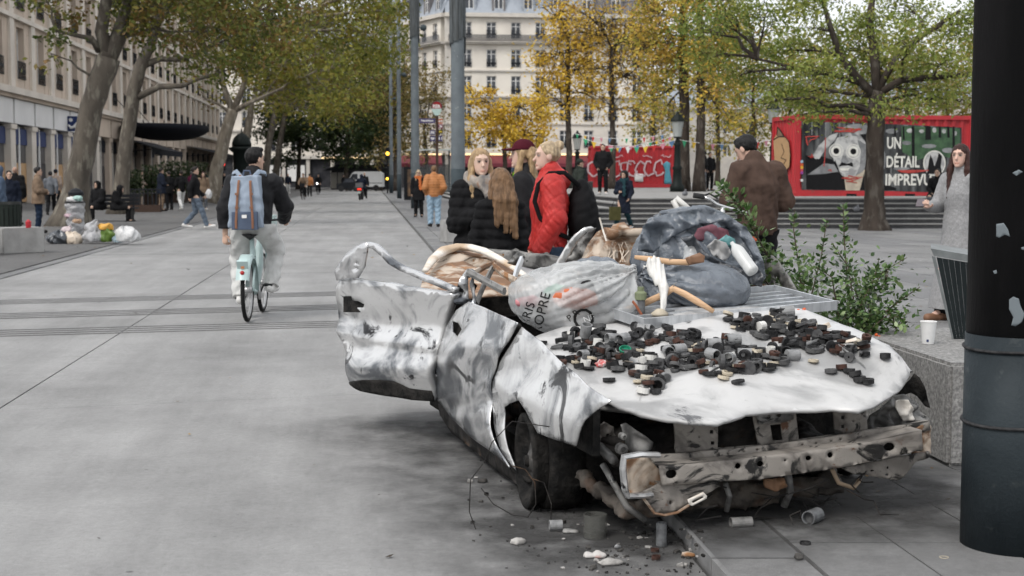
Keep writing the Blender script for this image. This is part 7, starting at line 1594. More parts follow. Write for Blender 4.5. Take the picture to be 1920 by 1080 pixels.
# near thick post
r0 = .205; tang = gr(1809, 1030, PZ); pc = Vector((1.975, 5.50, PZ))
o = empty('thick_post', pc, label='thick dark post with peeling paint at the right picture edge', cat='post')
m_postu = mat('post_black', (0.012, 0.012, 0.0125), (0.022, 0.021, 0.022), scale=3, rough=.55, bump=.15, bscale=90, stretch=(1, 1, .25)); m_postl = mat('post_slate', (0.030, 0.038, 0.043), (0.020, 0.026, 0.030), scale=2.5, rough=.5, bump=.2, bscale=70, c3=(0.05, 0.058, 0.06), s3=14, t3=.66)
zb = .835
b = MB(); b.lathe([(r0, 0), (r0, zb)], 48, Matrix.Translation(pc)); b.build('lower_shaft', m_postl, o, smooth=True)
b = MB(); b.lathe([(r0 - .004, zb - .02), (r0 - .004, 9), (0, 9)], 48, Matrix.Translation(pc)); b.build('upper_shaft', m_postu, o, smooth=True)
for (z, th) in ((.79, .006), (.50, .007)):
 b = MB(); pts = [pc + Vector(((r0 + .004) * math.cos(a), (r0 + .004) * math.sin(a), z + .012 * math.sin(a + 1))) for a in np.linspace(0, 2 * math.pi, 40)]; b.tube(pts, th, 6); b.build('cable_tie', m_blackp, o, smooth=True)
m_chip = flat('bare_primer', (.15, .175, .19), .7)
for k, poly in enumerate([[(1868, 420), (1882, 418), (1890, 430), (1894, 444), (1884, 440), (1874, 446), (1868, 444)], [(1892, 562), (1900, 556), (1910, 560), (1914, 575), (1922, 590), (1916, 604), (1904, 612), (1896, 610), (1900, 595), (1892, 580)], [(1862, 508), (1868, 506), (1870, 512), (1864, 514)], [(1898, 324), (1910, 318), (1918, 322), (1906, 330)], [(1914, 464), (1924, 462), (1924, 470), (1916, 468)]]):
 def onpost(x, y):
  d = ray(x, y); ox, oy = -pc.x, -pc.y; a = d.x ** 2 + d.y ** 2; bq = 2 * (ox * d.x + oy * d.y); cq = ox ** 2 + oy ** 2 - (r0 - .0015) ** 2; disc = max(0, bq * bq - 4 * a * cq); t = (-bq - math.sqrt(disc)) / (2 * a); return _eye + d * t
 sheet_obj('paint_chip', poly, onpost, 4, m_chip, o, thick=.001, offset=0)
# granite block, cup, slatted bench back
m_gran = mat('granite', (.27, .265, .255), (.15, .148, .145), scale=55, rough=.75, bump=.2, bscale=90, detail=6, lo=.4, hi=.6, c3=(.36, .355, .34), s3=38, t3=.62)
g0 = Vector((2.17, 7.0, PZ)); bl = empty('granite_block', g0, label='big granite bench block beside the wreck', cat='block')
bm = bmesh.new(); pts = [g0, g0 + Vector((1.6, .1, 0)), g0 + Vector((1.6 - .16, 1.75, 0)), g0 + Vector((-.165, 1.65, 0))]
vs = [bm.verts.new((p - g0)) for p in pts] + [bm.verts.new((p - g0 + Vector((0, 0, .52)))) for p in pts]
bm.faces.new(vs[3::-1]); bm.faces.new(vs[4:]); [bm.faces.new((vs[i], vs[(i + 1) % 4], vs[4 + (i + 1) % 4], vs[4 + i])) for i in range(4)]
bmesh.ops.bevel(bm, geom=list(bm.edges), offset=.018, segments=2, affect='EDGES'); me = bpy.data.meshes.new('b'); bm.to_mesh(me); bm.free(); me.materials.append(m_gran); link('block', me, bl)
GZ = PZ + .52
cp = gr(1740, 645, GZ); o = empty('paper_cup', cp, label='white paper cup standing on the granite block', cat='cup')
b = MB(); b.lathe([(0, .002), (.031, .002), (.044, .125), (.041, .125), (.029, .008), (0, .008)], 24, Matrix.Translation(cp)); b.build('cup', flat('white_paper', (.74, .73, .70), .6, var=.03), o, smooth=False)
b = MB(); pts = [cp + Vector((.0435 * math.cos(a), .0435 * math.sin(a), .125)) for a in np.linspace(0, 2 * math.pi, 24)]; b.tube(pts, .0028, 6); b.build('rim', flat('white_paper_rim', (.78, .77, .75), .6, var=.03), o)
b = MB(); b.box(cp + Vector((-.012, -.0322, .022)), (.012, .002, .013)); b.build('printed_mark', flat('blue_mark', (.03, .05, .14), .6), o)
Yb = 8.05
bb = empty('slatted_bench_back', at(1800, 640, Yb), label='dark slatted backrest of a bench on the granite block', cat='bench back')
m_slat = mat('dark_slat', (.016, .021, .022), (.010, .013, .014), scale=6, rough=.6, stretch=(1, 1, .2)); m_rail = mat('grey_rail', (.17, .185, .185), (.12, .13, .13), scale=8, rough=.5)
def q3(x, y, dY=0.0): return at(x, y, Yb + dY)
b = MB(); b.raw([q3(1745, 466), q3(1830, 480), q3(1830, 493), q3(1751, 480), q3(1745, 466, .25) + Vector((0, 0, .03)), q3(1830, 480, .25) + Vector((0, 0, .03))], [(0, 1, 2, 3), (4, 5, 1, 0)]); b.build('top_rail', m_rail, bb)
b = MB(); b.raw([q3(1747, 480), q3(1754, 482), q3(1790, 640), q3(1786, 640), q3(1747, 480, .05), q3(1786, 640, .05)], [(0, 1, 2, 3), (4, 0, 3, 5)]); b.build('side_rail', m_rail, bb)
for i in range(7):
 x0 = 1756 + i * 11; x1 = x0 + 10.7; k0, k1 = (1830 - x0) / 76, (1830 - x1) / 76
 tx0, tx1 = 1830 - 76 * k0, 1830 - 76 * k1; bx0, bx1 = 1830 - 42 * k0, 1830 - 42 * k1; yy0 = 482 + (x0 - 1754) * .165; yy1 = 482 + (x1 - 1754) * .165
 b = MB(); b.raw([q3(tx0, yy0), q3(tx1, yy1), q3(bx1, 640), q3(bx0, 640), q3(tx0, yy0, .03), q3(tx1, yy1, .03), q3(bx1, 640, .03), q3(bx0, 640, .03)], [(0, 1, 2, 3), (7, 6, 5, 4), (0, 3, 7, 4), (1, 5, 6, 2)]); b.build('slat', m_slat, bb)
# concrete blocks
def cblock(label, p0, p1, h, d, name='concrete_block'):
 a, c = p0, p1; r = empty(name, a, label=label, cat='block', group='pale concrete blocks'); dv = (c - a).normalized(); nv = Vector((-dv.y, dv.x, 0)) * d
 bm = bmesh.new(); ps = [Vector((0, 0, 0)), c - a, c - a + nv, nv]; vs = [bm.verts.new(p) for p in ps] + [bm.verts.new(p + Vector((0, 0, h))) for p in ps]
 bm.faces.new(vs[3::-1]); bm.faces.new(vs[4:]); [bm.faces.new((vs[i], vs[(i + 1) % 4], vs[4 + (i + 1) % 4], vs[4 + i])) for i in range(4)]; bmesh.ops.bevel(bm, geom=list(bm.edges), offset=.02, segments=2, affect='EDGES')
 me = bpy.data.meshes.new('b'); bm.to_mesh(me); bm.free(); me.materials.append(conc('block_concrete', (.34, .335, .325), .65, scale=2.5)); link('block', me, r)
cblock('concrete block by the rubbish at the left kerb', gr(6, 477, .03), gr(85, 474, .03), .5, .6)
cblock('concrete block cut by the left picture edge', gr(-40, 482, .03), gr(2, 479, .03), .55, .6)
cblock('concrete block seat at the foot of the thickest mast', gr(838, 456, PZ), gr(905, 455, PZ), .5, .6)
# ---- rubbish by the left kerb
m_clearbag = film('clear_bin_bag', (.52, .52, .53), .30, .3, (.34, .34, .35), 6, .4, 10)
Yr = 31.5
bn = gr(142, 441, .03); o = empty('bag_litter_bin', bn, label='overflowing transparent bag litter bin by the nearest plane tree', cat='litter bin')
s_ = bn.y / FPX; _bn = np.array(bn)
blob('clear_bag', lambda P: np.minimum(cap(P, _bn + (0, 0, .2), _bn + (0, 0, .75), .2, .23), 9) + wob(P, 14, 2, .03) + wob(P, 34, 5, .012), _bn + (-.4, -.4, -.02), _bn + (.4, .4, 1.05), .022, m_clearbag, o)
b = MB(); b.tube([bn + Vector((.24 * math.cos(a), .24 * math.sin(a), .84)) for a in np.linspace(0, 6.283, 20)], .02, 6); b.tube([bn + Vector((0, .28, 0)), bn + Vector((0, .28, 1.15))], .035, 8); b.build('ring_and_post', m_iron, o)
b = MB(); b.lathe([(.19, 0), (.2, .08), (.12, .16), (0, .2)], 12, Matrix.Translation(bn + Vector((0, .1, 1.0)))); b.build('lid', m_iron, o)
for i, (dx, dz, c, lab) in enumerate([(-.05, .9, (.62, .61, .6), 'white wrapper heaped on the litter bin'), (.1, .93, (.35, .5, .46), 'pale green wrapper heaped on the litter bin'), (-.1, .5, (.5, .36, .4), 'pink paper inside the litter bin'), (.06, .36, (.45, .3, .2), 'brown paper inside the litter bin')]):
 c3 = np.array(bn + Vector((dx, -.12, dz))); tag(blob('bin_paper', lambda P, c3=c3, i=i: ell(P, c3, (.13, .1, .07)) + wob(P, 25, i, .025), c3 - .25, c3 + .25, .022, flat('bin_paper%d' % i, c, .7), None, Vector(c3)), lab, 'paper')
for (nm, lab, x, y, rx, rz, m, sd) in [('black_bag', 'black bin bag beside the concrete block on the left', 107, 447, .24, .16, m_bagd2, 1), ('cream_bag', 'cream plastic bag under the litter bin', 137, 450, .17, .14, flat('cream_film', (.62, .53, .43), .4), 2), ('clear_bag', 'upper knotted clear bag stacked on another', 174, 427, .13, .13, m_clearbag, 3), ('clear_bag', 'lower grey clear bag under the knotted one', 176, 444, .2, .15, m_clearbag, 4), ('green_bag', 'green plastic bag in the kerb rubbish', 200, 443, .12, .15, flat('green_film', (.10, .17, .03), .35), 5), ('yellow_bag', 'yellow bag on top of the green one', 197, 427, .10, .06, flat('yellow_film', (.60, .33, .06), .4), 6), ('blue_bag', 'pale blue bag in the kerb rubbish', 219, 447, .13, .11, flat('pale_blue_film', (.45, .58, .64), .4), 7), ('clear_bag', 'big whitish bag at the right end of the kerb rubbish', 234, 441, .24, .18, film('whitish_film', (.6, .6, .6), .15, .3), 8), ('pink_bag', 'small pink-white bag left of the litter bin', 124, 432, .08, .09, flat('pink_film', (.5, .42, .43), .5), 9)]:
 bag(nm, lab, x, y, Yr, rx * 1.15, rx * .9, rz, (x + (sd * 7) % 11 - 4, y - rz / Yr * FPX * (.9 + .05 * (sd % 4)), Yr - .05), m, sd + 40, .04, 11, .017, flatten=rz * .8, lump=.06)
# dark mesh bin at the left edge
mb0 = gr(12, 432, .03); mb0 = Vector((at(10, 430, 34).x, 34, .03)); o = empty('mesh_bin', mb0, label='dark green mesh bin at the left picture edge', cat='litter bin')
m_mesh = flat('mesh_green', (.022, .028, .024), .6)
for i in range(22):
 a = 2 * math.pi * i / 22; b = MB(); b.box(mb0 + Vector((.36 * math.cos(a), .36 * math.sin(a), .42)), (.02, .085, .82), a); b.build('slat', m_mesh, o)
b = MB(); b.lathe([(.34, 0), (.38, 0), (.38, .06), (.34, .06)], 22, Matrix.Translation(mb0 + Vector((0, 0, .82))), closed=True); b.lathe([(0, 0), (.33, 0), (.33, .75), (0, .75)], 18, Matrix.Translation(mb0)); b.build('liner', mat('liner', (.03, .034, .032), (.06, .06, .058), scale=6, rough=.6), o)
p = gr(42, 431, .03); b = MB(); b.lathe([(.05, 0), (.055, .12), (.02, .16), (0, .16)], 10, Matrix.Translation(gr(43, 478, .03) + Vector((0, .35, .5)))); tag(b.build('red_can', flat('red_can', (.4, .02, .03), .3), None, gr(43, 478, .03) + Vector((0, .35, .5))), 'small red can standing on the left concrete block', 'can')
# bench under the plane trees
p = Vector((at(200, 400, 47.5).x, 47.6, .03)); o = empty('park_bench', p, label='dark bench under the plane trees with two black-clad sitters', cat='bench')
for i in range(4): b = MB(); b.box(p + Vector((0, -.18 + i * .12, .44)), (2.0, .1, .04)); b.build('seat_slat', m_iron, o)
for i in range(3): b = MB(); b.box(p + Vector((0, .3, .58 + i * .13)), (2.0, .035, .1)); b.build('back_slat', m_iron, o)
for sx in (-.8, .8): b = MB(); b.box(p + Vector((sx, 0, .21)), (.06, .42, .42)); b.box(p + Vector((sx, .3, .6)), (.05, .05, .75)); b.build('leg', m_iron, o)
# ---- café front: awnings, oval marquee, hedge planters, rail, tables
fL_ = Fr(LB0, ST)
def awn(label, s0, s1, z=3.9, out=3.2):
 P = fL_.p((s0 + s1) / 2, 1, z); r = empty('black_awning', P, label=label, cat='awning', group='black café awnings'); b = MB(); b.raw([fL_.p(s0, .2, z + .5), fL_.p(s1, .2, z + .5), fL_.p(s1, out, z - .3), fL_.p(s0, out, z - .3), fL_.p(s0, out, z - .75), fL_.p(s1, out, z - .75)], [(0, 1, 2, 3), (3, 2, 5, 4)]); b.build('canopy', m_awn, r)
 for s in (s0 + .3, s1 - .3): b = MB(); b.tube([fL_.p(s, .3, z - .6), fL_.p(s, out - .1, z - .35)], .04, 6); b.build('arm', m_iron, r)
awn('black awning left of the oval marquee', 52, 70, 4.0, 2.6); awn('black awning right of the oval marquee', 92, 122, 4.3, 3.2)
mc = at(311, 246, 112); o = empty('oval_marquee', mc, label='dark oval glass marquee projecting from the stone building', cat='canopy')
def marq(P): q = P - np.array(mc); return np.maximum(ell(q, (0, 0, .25), (3.2, 5.5, 1.0)), -.2 + q[:, 2] * 1.0 - .25)
blob('shell', marq, np.array(mc) - (3.7, 6, 1.2), np.array(mc) + (3.7, 6, 1.2), .12, m_awn, o)
b = MB();
for i in range(26): a = 2 * math.pi * i / 26; b = MB(); b.box(mc + Vector((3.1 * math.cos(a), 5.4 * math.sin(a), .5)), (.06, .06, .35)); b.build('crest', m_iron, o)
b = MB(); b.tube([mc + Vector((-1.5, -2, .4)), mc + Vector((-6, -2, 5.5))], .03, 5); b.build('tie_rod', m_iron, o); b = MB(); b.tube([mc + Vector((-1.5, 2, .4)), mc + Vector((-6, 2, 5.5))], .03, 5); b.build('tie_rod', m_iron, o)
HEDGE = [(.02, .035, .014), (.035, .055, .02), (.05, .065, .025)]
def hedge(label, px0, px1, Y, h, n):
 a, c = at(px0, 400, Y), at(px1, 400, Y); a.z = c.z = .03; mid = (a + c) / 2; r = empty('planter_hedge', mid, label=label, cat='hedge', group='hedges in planters before the café')
 b = MB(); b.box(mid + Vector((0, 0, .3)), ((c - a).length, .6, .55)); b.build('planter', flat('planter_dark', (.05, .035, .028), .7), r)
 nr = np.random.RandomState(int(px0)); C = np.stack([nr.uniform(a.x - .1, c.x + .1, n), Y + nr.randn(n) * .35, .55 + h * nr.rand(n) ** .8 * (1 + .25 * np.sin(np.linspace(0, 30, n)))], 1); u = nr.randn(n, 3); u /= np.linalg.norm(u, axis=1)[:, None]; w = np.cross(u, nr.randn(n, 3)); w /= np.linalg.norm(w, axis=1)[:, None]
 V = np.stack([C - u * .09, C + w * .05, C + u * .09, C - w * .05], 1).reshape(-1, 3) - np.array(mid); me = mesh_from(V, np.arange(n * 4).reshape(-1, 4), False, [m_leaf]); pal = np.array(HEDGE); set_col(me, np.repeat(pal[nr.randint(0, 3, n)] * (.6 + .8 * nr.rand(n))[:, None], 4, 0)); q = link('leaves', me, r); q['kind'] = 'stuff'
hedge('hedge planter just right of the second plane tree', 236, 262, 70, 1.1, 900); hedge('hedge planter between beige coat and café rail', 272, 300, 74, 1.3, 1000); hedge('long hedge planter behind the standing group', 305, 350, 80, 1.5, 1500); hedge('hedge planter left of the pale plane tree', 352, 386, 86, 1.5, 1200)
a, c = at(238, 400, 60), at(302, 400, 60); a.z = c.z = .03; o = empty('cafe_rail', a, label='low dark rail and box edge of the café terrace', cat='railing')
b = MB(); b.box((a + c) / 2 + Vector((0, 0, .15)), ((c - a).length, .3, .3)); b.build('kerb_box', flat('planter_brown', (.06, .04, .032), .7), o)
for i in range(9): b = MB(); b.box(a.lerp(c, i / 8) + Vector((0, 0, .6)), (.04, .04, .7)); b.build('post', m_iron, o)
b = MB(); b.box((a + c) / 2 + Vector((0, 0, .95)), ((c - a).length, .05, .05)); b.build('top_bar', m_iron, o)
for i, px in enumerate((246, 262, 278, 292)):
 p = at(px, 400, 63 + i); p.z = .03; o = empty('cafe_table', p, label='small round table behind the café rail', cat='table', group='small café tables'); b = MB(); b.lathe([(.2, 0), (.03, .04), (.03, .7), (.35, .71), (.35, .74), (0, .74)], 12, Matrix.Translation(p)); b.build('pedestal', m_iron, o)
# Morris column, red signal
p = at(455, 400, 108); p.z = .03; o = empty('advert_column', p, label='dark domed advertising column behind the cyclist', cat='column')
m_col = flat('column_green', (.010, .014, .013), .4)
b = MB(); b.lathe([(.75, 0), (.75, .5), (.66, .55), (.66, 3.3), (.8, 3.4), (.95, 3.55), (.95, 3.7), (.7, 3.75)], 20, Matrix.Translation(p)); b.build('drum', m_col, o, smooth=True)
b = MB(); b.lathe([(.72, 3.75), (.74, 4.0), (.6, 4.4), (.3, 4.7), (.06, 4.8), (.05, 5.1), (0, 5.15)], 20, Matrix.Translation(p)); b.build('dome', m_col, o, smooth=True)
def signal(label, px, py, Y, c, two=False):
 p = at(px, 400, Y); p.z = 0; t = at(px, py, Y); o = empty('traffic_light', p, label=label, cat='traffic light'); b = MB(); b.tube([p, Vector((p.x, p.y, t.z - .5))], .06, 8); b.build('pole', m_iron, o)
 b = MB(); b.box(Vector((t.x, t.y, t.z)), (.36, .3, 1.0)); b.build('head', m_iron, o); b = MB(); b.lathe([(.0, 0), (.15, 0), (.15, .04), (0, .04)], 14, look_along(Vector((t.x, t.y - .16, t.z)), (0, -1, 0))); b.build('lens', glow('lit_' + label[:5], c, 3.0), o)
 if two: b = MB(); b.box(Vector((t.x - .05, t.y, 1.3)), (.26, .22, .6)); b.build('lower_head', m_iron, o); b = MB(); b.lathe([(0, 0), (.11, 0), (.11, .03), (0, .03)], 12, look_along(Vector((t.x - .05, t.y - .12, 1.35)), (0, -1, 0))); b.build('lens', glow('lit_' + label[:5], c, 3.0), o)
signal('amber traffic light left of the farthest mast', 727, 288, 126, (1, .55, .05), True); signal('red traffic light between plane tree and advertising column', 419, 308, 112, (1, .03, .02))
# ---- far street: kiosk, van, scooter, shelter, station sign, advert panel, red car
p = at(675, 400, 172); p.z = 0; o = empty('black_kiosk', p, label='long black kiosk closing the street behind the white van', cat='kiosk')
b = MB(); b.box(p + Vector((.3, 0, 1.3)), (7.2, 3, 2.6)); b.build('body', m_shopdark, o)
b = MB(); x0, x1 = p.x - 4.1, p.x + 4.1; b.raw([(x0, p.y - 2, 2.3), (x0 + 1.6, p.y - 2, 2.95), (x1, p.y - 2, 3.0), (x1, p.y - 2, 2.7), (x0, p.y - 2, 2.2), (x0, p.y + 2, 2.3), (x0 + 1.6, p.y + 2, 2.95), (x1, p.y + 2, 3.0)], [(4, 3, 2, 1, 0), (0, 1, 6, 5), (1, 2, 7, 6)]); b.build('roof', m_iron, o)
for dx in (-2.9, -2.1): b = MB(); b.box(p + Vector((dx, -1.52, 1.1)), (.7, .06, 1.9)); b.build('shutter', flat('shutter_grey', (.22, .21, .19), .6), o)
p = at(683, 400, 156); p.z = 0; o = empty('white_van', p, label='white delivery van side-on at the street end', cat='van')
sv = [(-2.4, .45), (-2.45, 1.0), (-1.75, 1.25), (-1.3, 1.95), (-1.0, 2.1), (2.0, 2.1), (2.35, 1.9), (2.4, .45)]; b = MB(); n = len(sv); b.raw([p + Vector((x * .9, -.95, z)) for x, z in sv] + [p + Vector((x * .9, .95, z)) for x, z in sv], [tuple(range(n)), tuple(range(2 * n - 1, n - 1, -1))] + [(i, n + i, n + (i + 1) % n, (i + 1) % n) for i in range(n)]); b.build('body', flat('van_white', (.74, .75, .75), .35, var=.05), o)
b = MB(); b.raw([p + Vector((x, -.96, z)) for x, z in ((-1.5, 1.25), (-1.15, 1.85), (-.6, 1.85), (-.6, 1.25))], [(0, 1, 2, 3)]); b.build('side_window', m_glassd, o)
b = MB(); b.box(p + Vector((.7, -.955, .85)), (2.8, .02, .06)); b.build('rub_strip', m_iron, o)
for dx in (-1.4, 1.4): b = MB(); b.lathe([(.0, -.1), (.33, -.1), (.33, .1), (0, .1)], 18, look_along(p + Vector((dx, -.88, .33)), (0, -1, 0))); b.build('wheel', m_blackp, o)
p = at(655, 400, 150); p.z = 0; o = empty('dark_car', p, label='dark parked car before the white van', cat='car')
cv = [(-1.9, .3), (-1.9, .75), (-1.0, .9), (-.5, 1.38), (.7, 1.4), (1.3, .95), (1.9, .85), (1.9, .3)]; b = MB(); n = len(cv); b.raw([p + Vector((x * .65, -.8, z)) for x, z in cv] + [p + Vector((x * .65, .8, z)) for x, z in cv], [tuple(range(n)), tuple(range(2 * n - 1, n - 1, -1))] + [(i, n + i, n + (i + 1) % n, (i + 1) % n) for i in range(n)]); b.build('body', flat('car_dark', (.02, .022, .025), .25), o)
b = MB(); b.raw([p + Vector((x * .65, -.81, z)) for x, z in ((-.85, .93), (-.42, 1.32), (.62, 1.33), (1.05, .97))], [(0, 1, 2, 3)]); b.build('side_window', m_glassd, o)
for dx in (-.75, .8): b = MB(); b.lathe([(0, -.1), (.3, -.1), (.3, .1), (0, .1)], 16, look_along(p + Vector((dx, -.72, .3)), (0, -1, 0))); b.build('wheel', m_blackp, o)
p = at(869, 400, 120); p.z = PZ; o = empty('red_car', p, label='red car half hidden behind the thickest mast', cat='car')
cv = [(-.85, .3), (-.88, .8), (-.7, .95), (-.58, 1.42), (.58, 1.42), (.7, .95), (.88, .8), (.85, .3)]; b = MB(); n = len(cv); b.raw([p + Vector((x, -1.6, z)) for x, z in cv] + [p + Vector((x, 2, z)) for x, z in cv], [tuple(range(n)), tuple(range(2 * n - 1, n - 1, -1))] + [(i, n + i, n + (i + 1) % n, (i + 1) % n) for i in range(n)]); b.build('body', flat('car_red', (.32, .02, .025), .3), o)
b = MB(); b.raw([p + Vector((x, -1.62, z)) for x, z in ((-.6, .98), (-.5, 1.34), (.5, 1.34), (.6, .98))], [(0, 1, 2, 3)]); b.build('rear_window', m_glassd, o)
for dx in (-.7, .7): b = MB(); b.box(p + Vector((dx, -1.62, .8)), (.2, .03, .14)); b.build('tail_lamp', flat('lamp_red', (.4, .01, .01), .3), o)
for dx in (-.65, .65): b = MB(); b.lathe([(0, -.1), (.3, -.1), (.3, .1), (0, .1)], 14, look_along(p + Vector((dx, -1.3, .3)), (1, 0, 0))); b.build('wheel', m_blackp, o)
# scooter
p = at(677, 400, 93.0); p.z = 0; o = empty('motor_scooter', p, label='dark motor scooter with red tail lamp riding away', cat='scooter'); _p = np.array(p)
def scoot(P): return smin(smin(cap(P, _p + (0, -.75, .62), _p + (0, .0, .68), .16, .18), cap(P, _p + (0, .1, .45), _p + (0, .75, .42), .14, .12), .1), cap(P, _p + (0, .7, .45), _p + (0, .62, 1.0), .1, .12), .08)
blob('body', scoot, _p + (-.5, -1.2, .1), _p + (.5, 1.3, 1.4), .035, flat('scooter_black', (.015, .015, .017), .25), o)
b = MB(); b.box(p + Vector((0, -.98, .98)), (.44, .4, .30)); b.build('top_case', flat('case_grey', (.12, .12, .125), .3), o)
b = MB(); b.box(p + Vector((0, -.93, .72)), (.24, .04, .1)); b.build('tail_lamp', glow('tail_red', (1, .04, .02), 1.2), o); b = MB(); b.box(p + Vector((0, -.95, .52)), (.2, .02, .15)); b.build('plate', flat('plate_pale', (.5, .56, .52), .5), o)
for dy in (-.62, .78): b = MB(); b.lathe([(.12, -.05), (.24, -.06), (.27, 0), (.24, .06), (.12, .05)], 18, look_along(p + Vector((0, dy, .27)), (1, 0, 0))); b.build('wheel', m_blackp, o)
b = MB(); b.tube([p + Vector((-.34, .45, 1.06)), p + Vector((0, .6, 1.08)), p + Vector((.34, .45, 1.06))], .02, 6); b.build('handlebar', m_iron, o)
# bus shelter, advert panel, station sign
p = at(800, 400, 108); p.z = PZ; o = empty('bus_shelter', p, label='bus shelter with thin flat glass roof behind the second mast', cat='shelter')
b = MB(); zr = at(800, 281, 108).z; b.box(Vector((p.x + .3, p.y, zr)), (3.4, 1.6, .09)); b.build('roof', flat('shelter_roof', (.42, .46, .44), .3), o)
for dx in (-1.2, 1.7): b = MB(); b.tube([p + Vector((dx, .5, 0)), Vector((p.x + dx, p.y + .5, zr))], .06, 8); b.build('post', m_mastd, o)
b = MB(); b.box(p + Vector((.3, .6, 1.3)), (2.8, .03, 2.2)); b.build('glass_wall', film('shelter_glass', (.10, .11, .11), .6, .1), o)
p = at(771, 400, 86); p.z = PZ; o = empty('advert_panel', p, label='dark framed advert panel left of the woman in sunglasses', cat='advert panel')
b = MB(); b.box(p + Vector((0, 0, 1.05)), (.85, .2, 2.0)); b.build('frame', m_iron, o); b = MB(); b.box(p + Vector((.05, -.11, 1.1)), (.5, .02, 1.6)); b.build('poster', mat('poster', (.22, .13, .07), (.06, .04, .03), scale=2.2, rough=.5), o)
p = at(820, 400, 100); p.z = PZ; o = empty('station_sign', p, label='station sign mast with red round top and coloured panels', cat='sign'); z_ = lambda y: at(820, y, 100).z
b = MB(); b.tube([p, Vector((p.x, p.y, z_(215)))], .10, 8); b.build('mast', flat('sign_mast', (.07, .045, .035), .5), o)
b = MB(); b.lathe([(0, -.06), (.33, -.06), (.36, 0), (.33, .06), (0, .06)], 24, look_along(Vector((p.x, p.y - .1, z_(200))), (0, -1, 0))); b.build('round_panel', flat('sign_red', (.28, .012, .015), .35), o)
b = MB(); b.raw([Vector((p.x + x, p.y - .17, z_(200) + z)) for x, z in [(-.36, -.14), (.36, -.14), (.3, -.36), (.12, -.62), (-.12, -.62), (-.3, -.36)]], [(5, 4, 3, 2, 1, 0)]); b.build('shield', flat('sign_pale', (.45, .58, .54), .4), o)
b = MB(); b.tube([Vector((p.x + .36 * math.cos(a), p.y - .12, z_(200) + .36 * math.sin(a))) for a in np.linspace(0, 6.283, 24)], .035, 6); b.build('ring', m_mastd, o)
lettering('lettering', 'RER', .3, basis(Vector((p.x - .27, p.y - .17, z_(202) - .02)), (1, 0, 0), (0, 0, 1), (0, -1, 0)), m_white, o, 1.0, .01, (.54, .24))
def pan(x0, x1, y0, y1, m, txt=None, tm=None):
 A_, B_ = at(x0, y0, 99.9), at(x1, y1, 99.9); b = MB(); b.box((A_ + B_) / 2, (B_.x - A_.x, .06, A_.z - B_.z)); b.build('panel', m, o)
 if txt: lettering('lettering', txt, .2, basis(Vector((A_.x + .12 * (B_.x - A_.x), 99.86, B_.z + .25 * (A_.z - B_.z))), (1, 0, 0), (0, 0, 1), (0, -1, 0)), tm or m_white, o, 1, .006, (.76 * (B_.x - A_.x), .5 * (A_.z - B_.z)))
m_viol = flat('sign_violet', (.06, .05, .13), .5)
pan(786, 816, 222, 231, m_viol, 'République'); pan(822, 830, 223, 232, flat('sign_orange', (.42, .10, .03), .5), 'M'); pan(822, 830, 233, 241, flat('sign_plum', (.16, .02, .07), .5), '3'); pan(822, 830, 243, 251, flat('sign_black', (.03, .028, .02), .5), '8', flat('sign_yellow', (.6, .45, .05), .5)); pan(822, 830, 254, 265, m_viol, '11'); pan(806, 816, 244, 253, m_viol, '5'); pan(806, 816, 255, 265, m_viol, '9')
# ---- terrace: lamp posts, bunting, containers
m_lamp = flat('lamp_iron', (.012, .016, .015), .5); m_lglass = film('lamp_glass', (.40, .43, .42), .35, .15)
def lamppost(label, px, Y, ytop, base=TZ):
 p = at(px, 400, Y); p.z = base; zt = at(px, ytop, Y).z; o = empty('lamp_post', p, label=label, cat='lamp post', group='old iron lamp posts'); h = zt - base; T = Matrix.Translation(p)
 b = MB(); b.lathe([(.30, 0), (.30, .25), (.21, .35), (.17, .9), (.22, 1.0), (.15, 1.1), (.12, 1.9), (.16, 2.0), (.09, 2.1), (.075, h - 1.3), (.12, h - 1.25), (.05, h - 1.1)], 14, T); b.build('column', m_lamp, o, smooth=True)
 b = MB(); b.lathe([(.16, h - 1.05), (.27, h - .4)], 8, T); b.build('lantern_glass', m_lglass, o)
 b = MB(); b.lathe([(.1, h - 1.1), (.18, h - 1.06), (.16, h - 1.02)], 8, T); b.lathe([(.31, h - .4), (.3, h - .34), (.16, h - .12), (.1, h - .1), (.04, h + .02), (0, h + .05)], 8, T); b.build('lantern_crown', m_lamp, o)
lamppost('iron lamp post left of the twin trunks', 1269, 60, 210); lamppost('iron lamp post behind the left end of the mural container', 1447, 66, 188); lamppost('iron lamp post above the man in the green cap', 1082, 82, 246)
FC = [('red', (.5, .03, .03)), ('yellow', (.65, .42, .04)), ('green', (.03, .30, .14)), ('white', (.68, .68, .66)), ('blue', (.10, .2, .35)), ('pink', (.5, .2, .26))]
def bunting(label, a, c, n, sag, sz):
 A_, B_ = at(*a), at(*c); o = empty('bunting', A_, label=label, cat='bunting'); P = [A_.lerp(B_, t) + Vector((0, 0, -sag * 4 * t * (1 - t))) for t in np.linspace(0, 1, n * 2 + 1)]
 b = MB(); b.tube(P, .012, 4); b.build('string', m_white, o)
 for i in range(n):
  q = P[2 * i + 1]; dx = (P[2 * i + 2] - P[2 * i]).normalized() * sz * .5; k = (i * 5 + 2) % 6; dn_ = Vector((0, .02 * ((i % 3) - 1), -sz * 1.1))
  b = MB(); b.raw([q - dx, q + dx, q + dn_, q - dx + Vector((0, .006, 0)), q + dx + Vector((0, .006, 0)), q + dn_ + Vector((0, .006, 0))], [(0, 1, 2), (5, 4, 3), (0, 3, 4, 1), (1, 4, 5, 2), (2, 5, 3, 0)]); b.build('pennant', flat('pennant_' + FC[k][0], FC[k][1], .7), o)
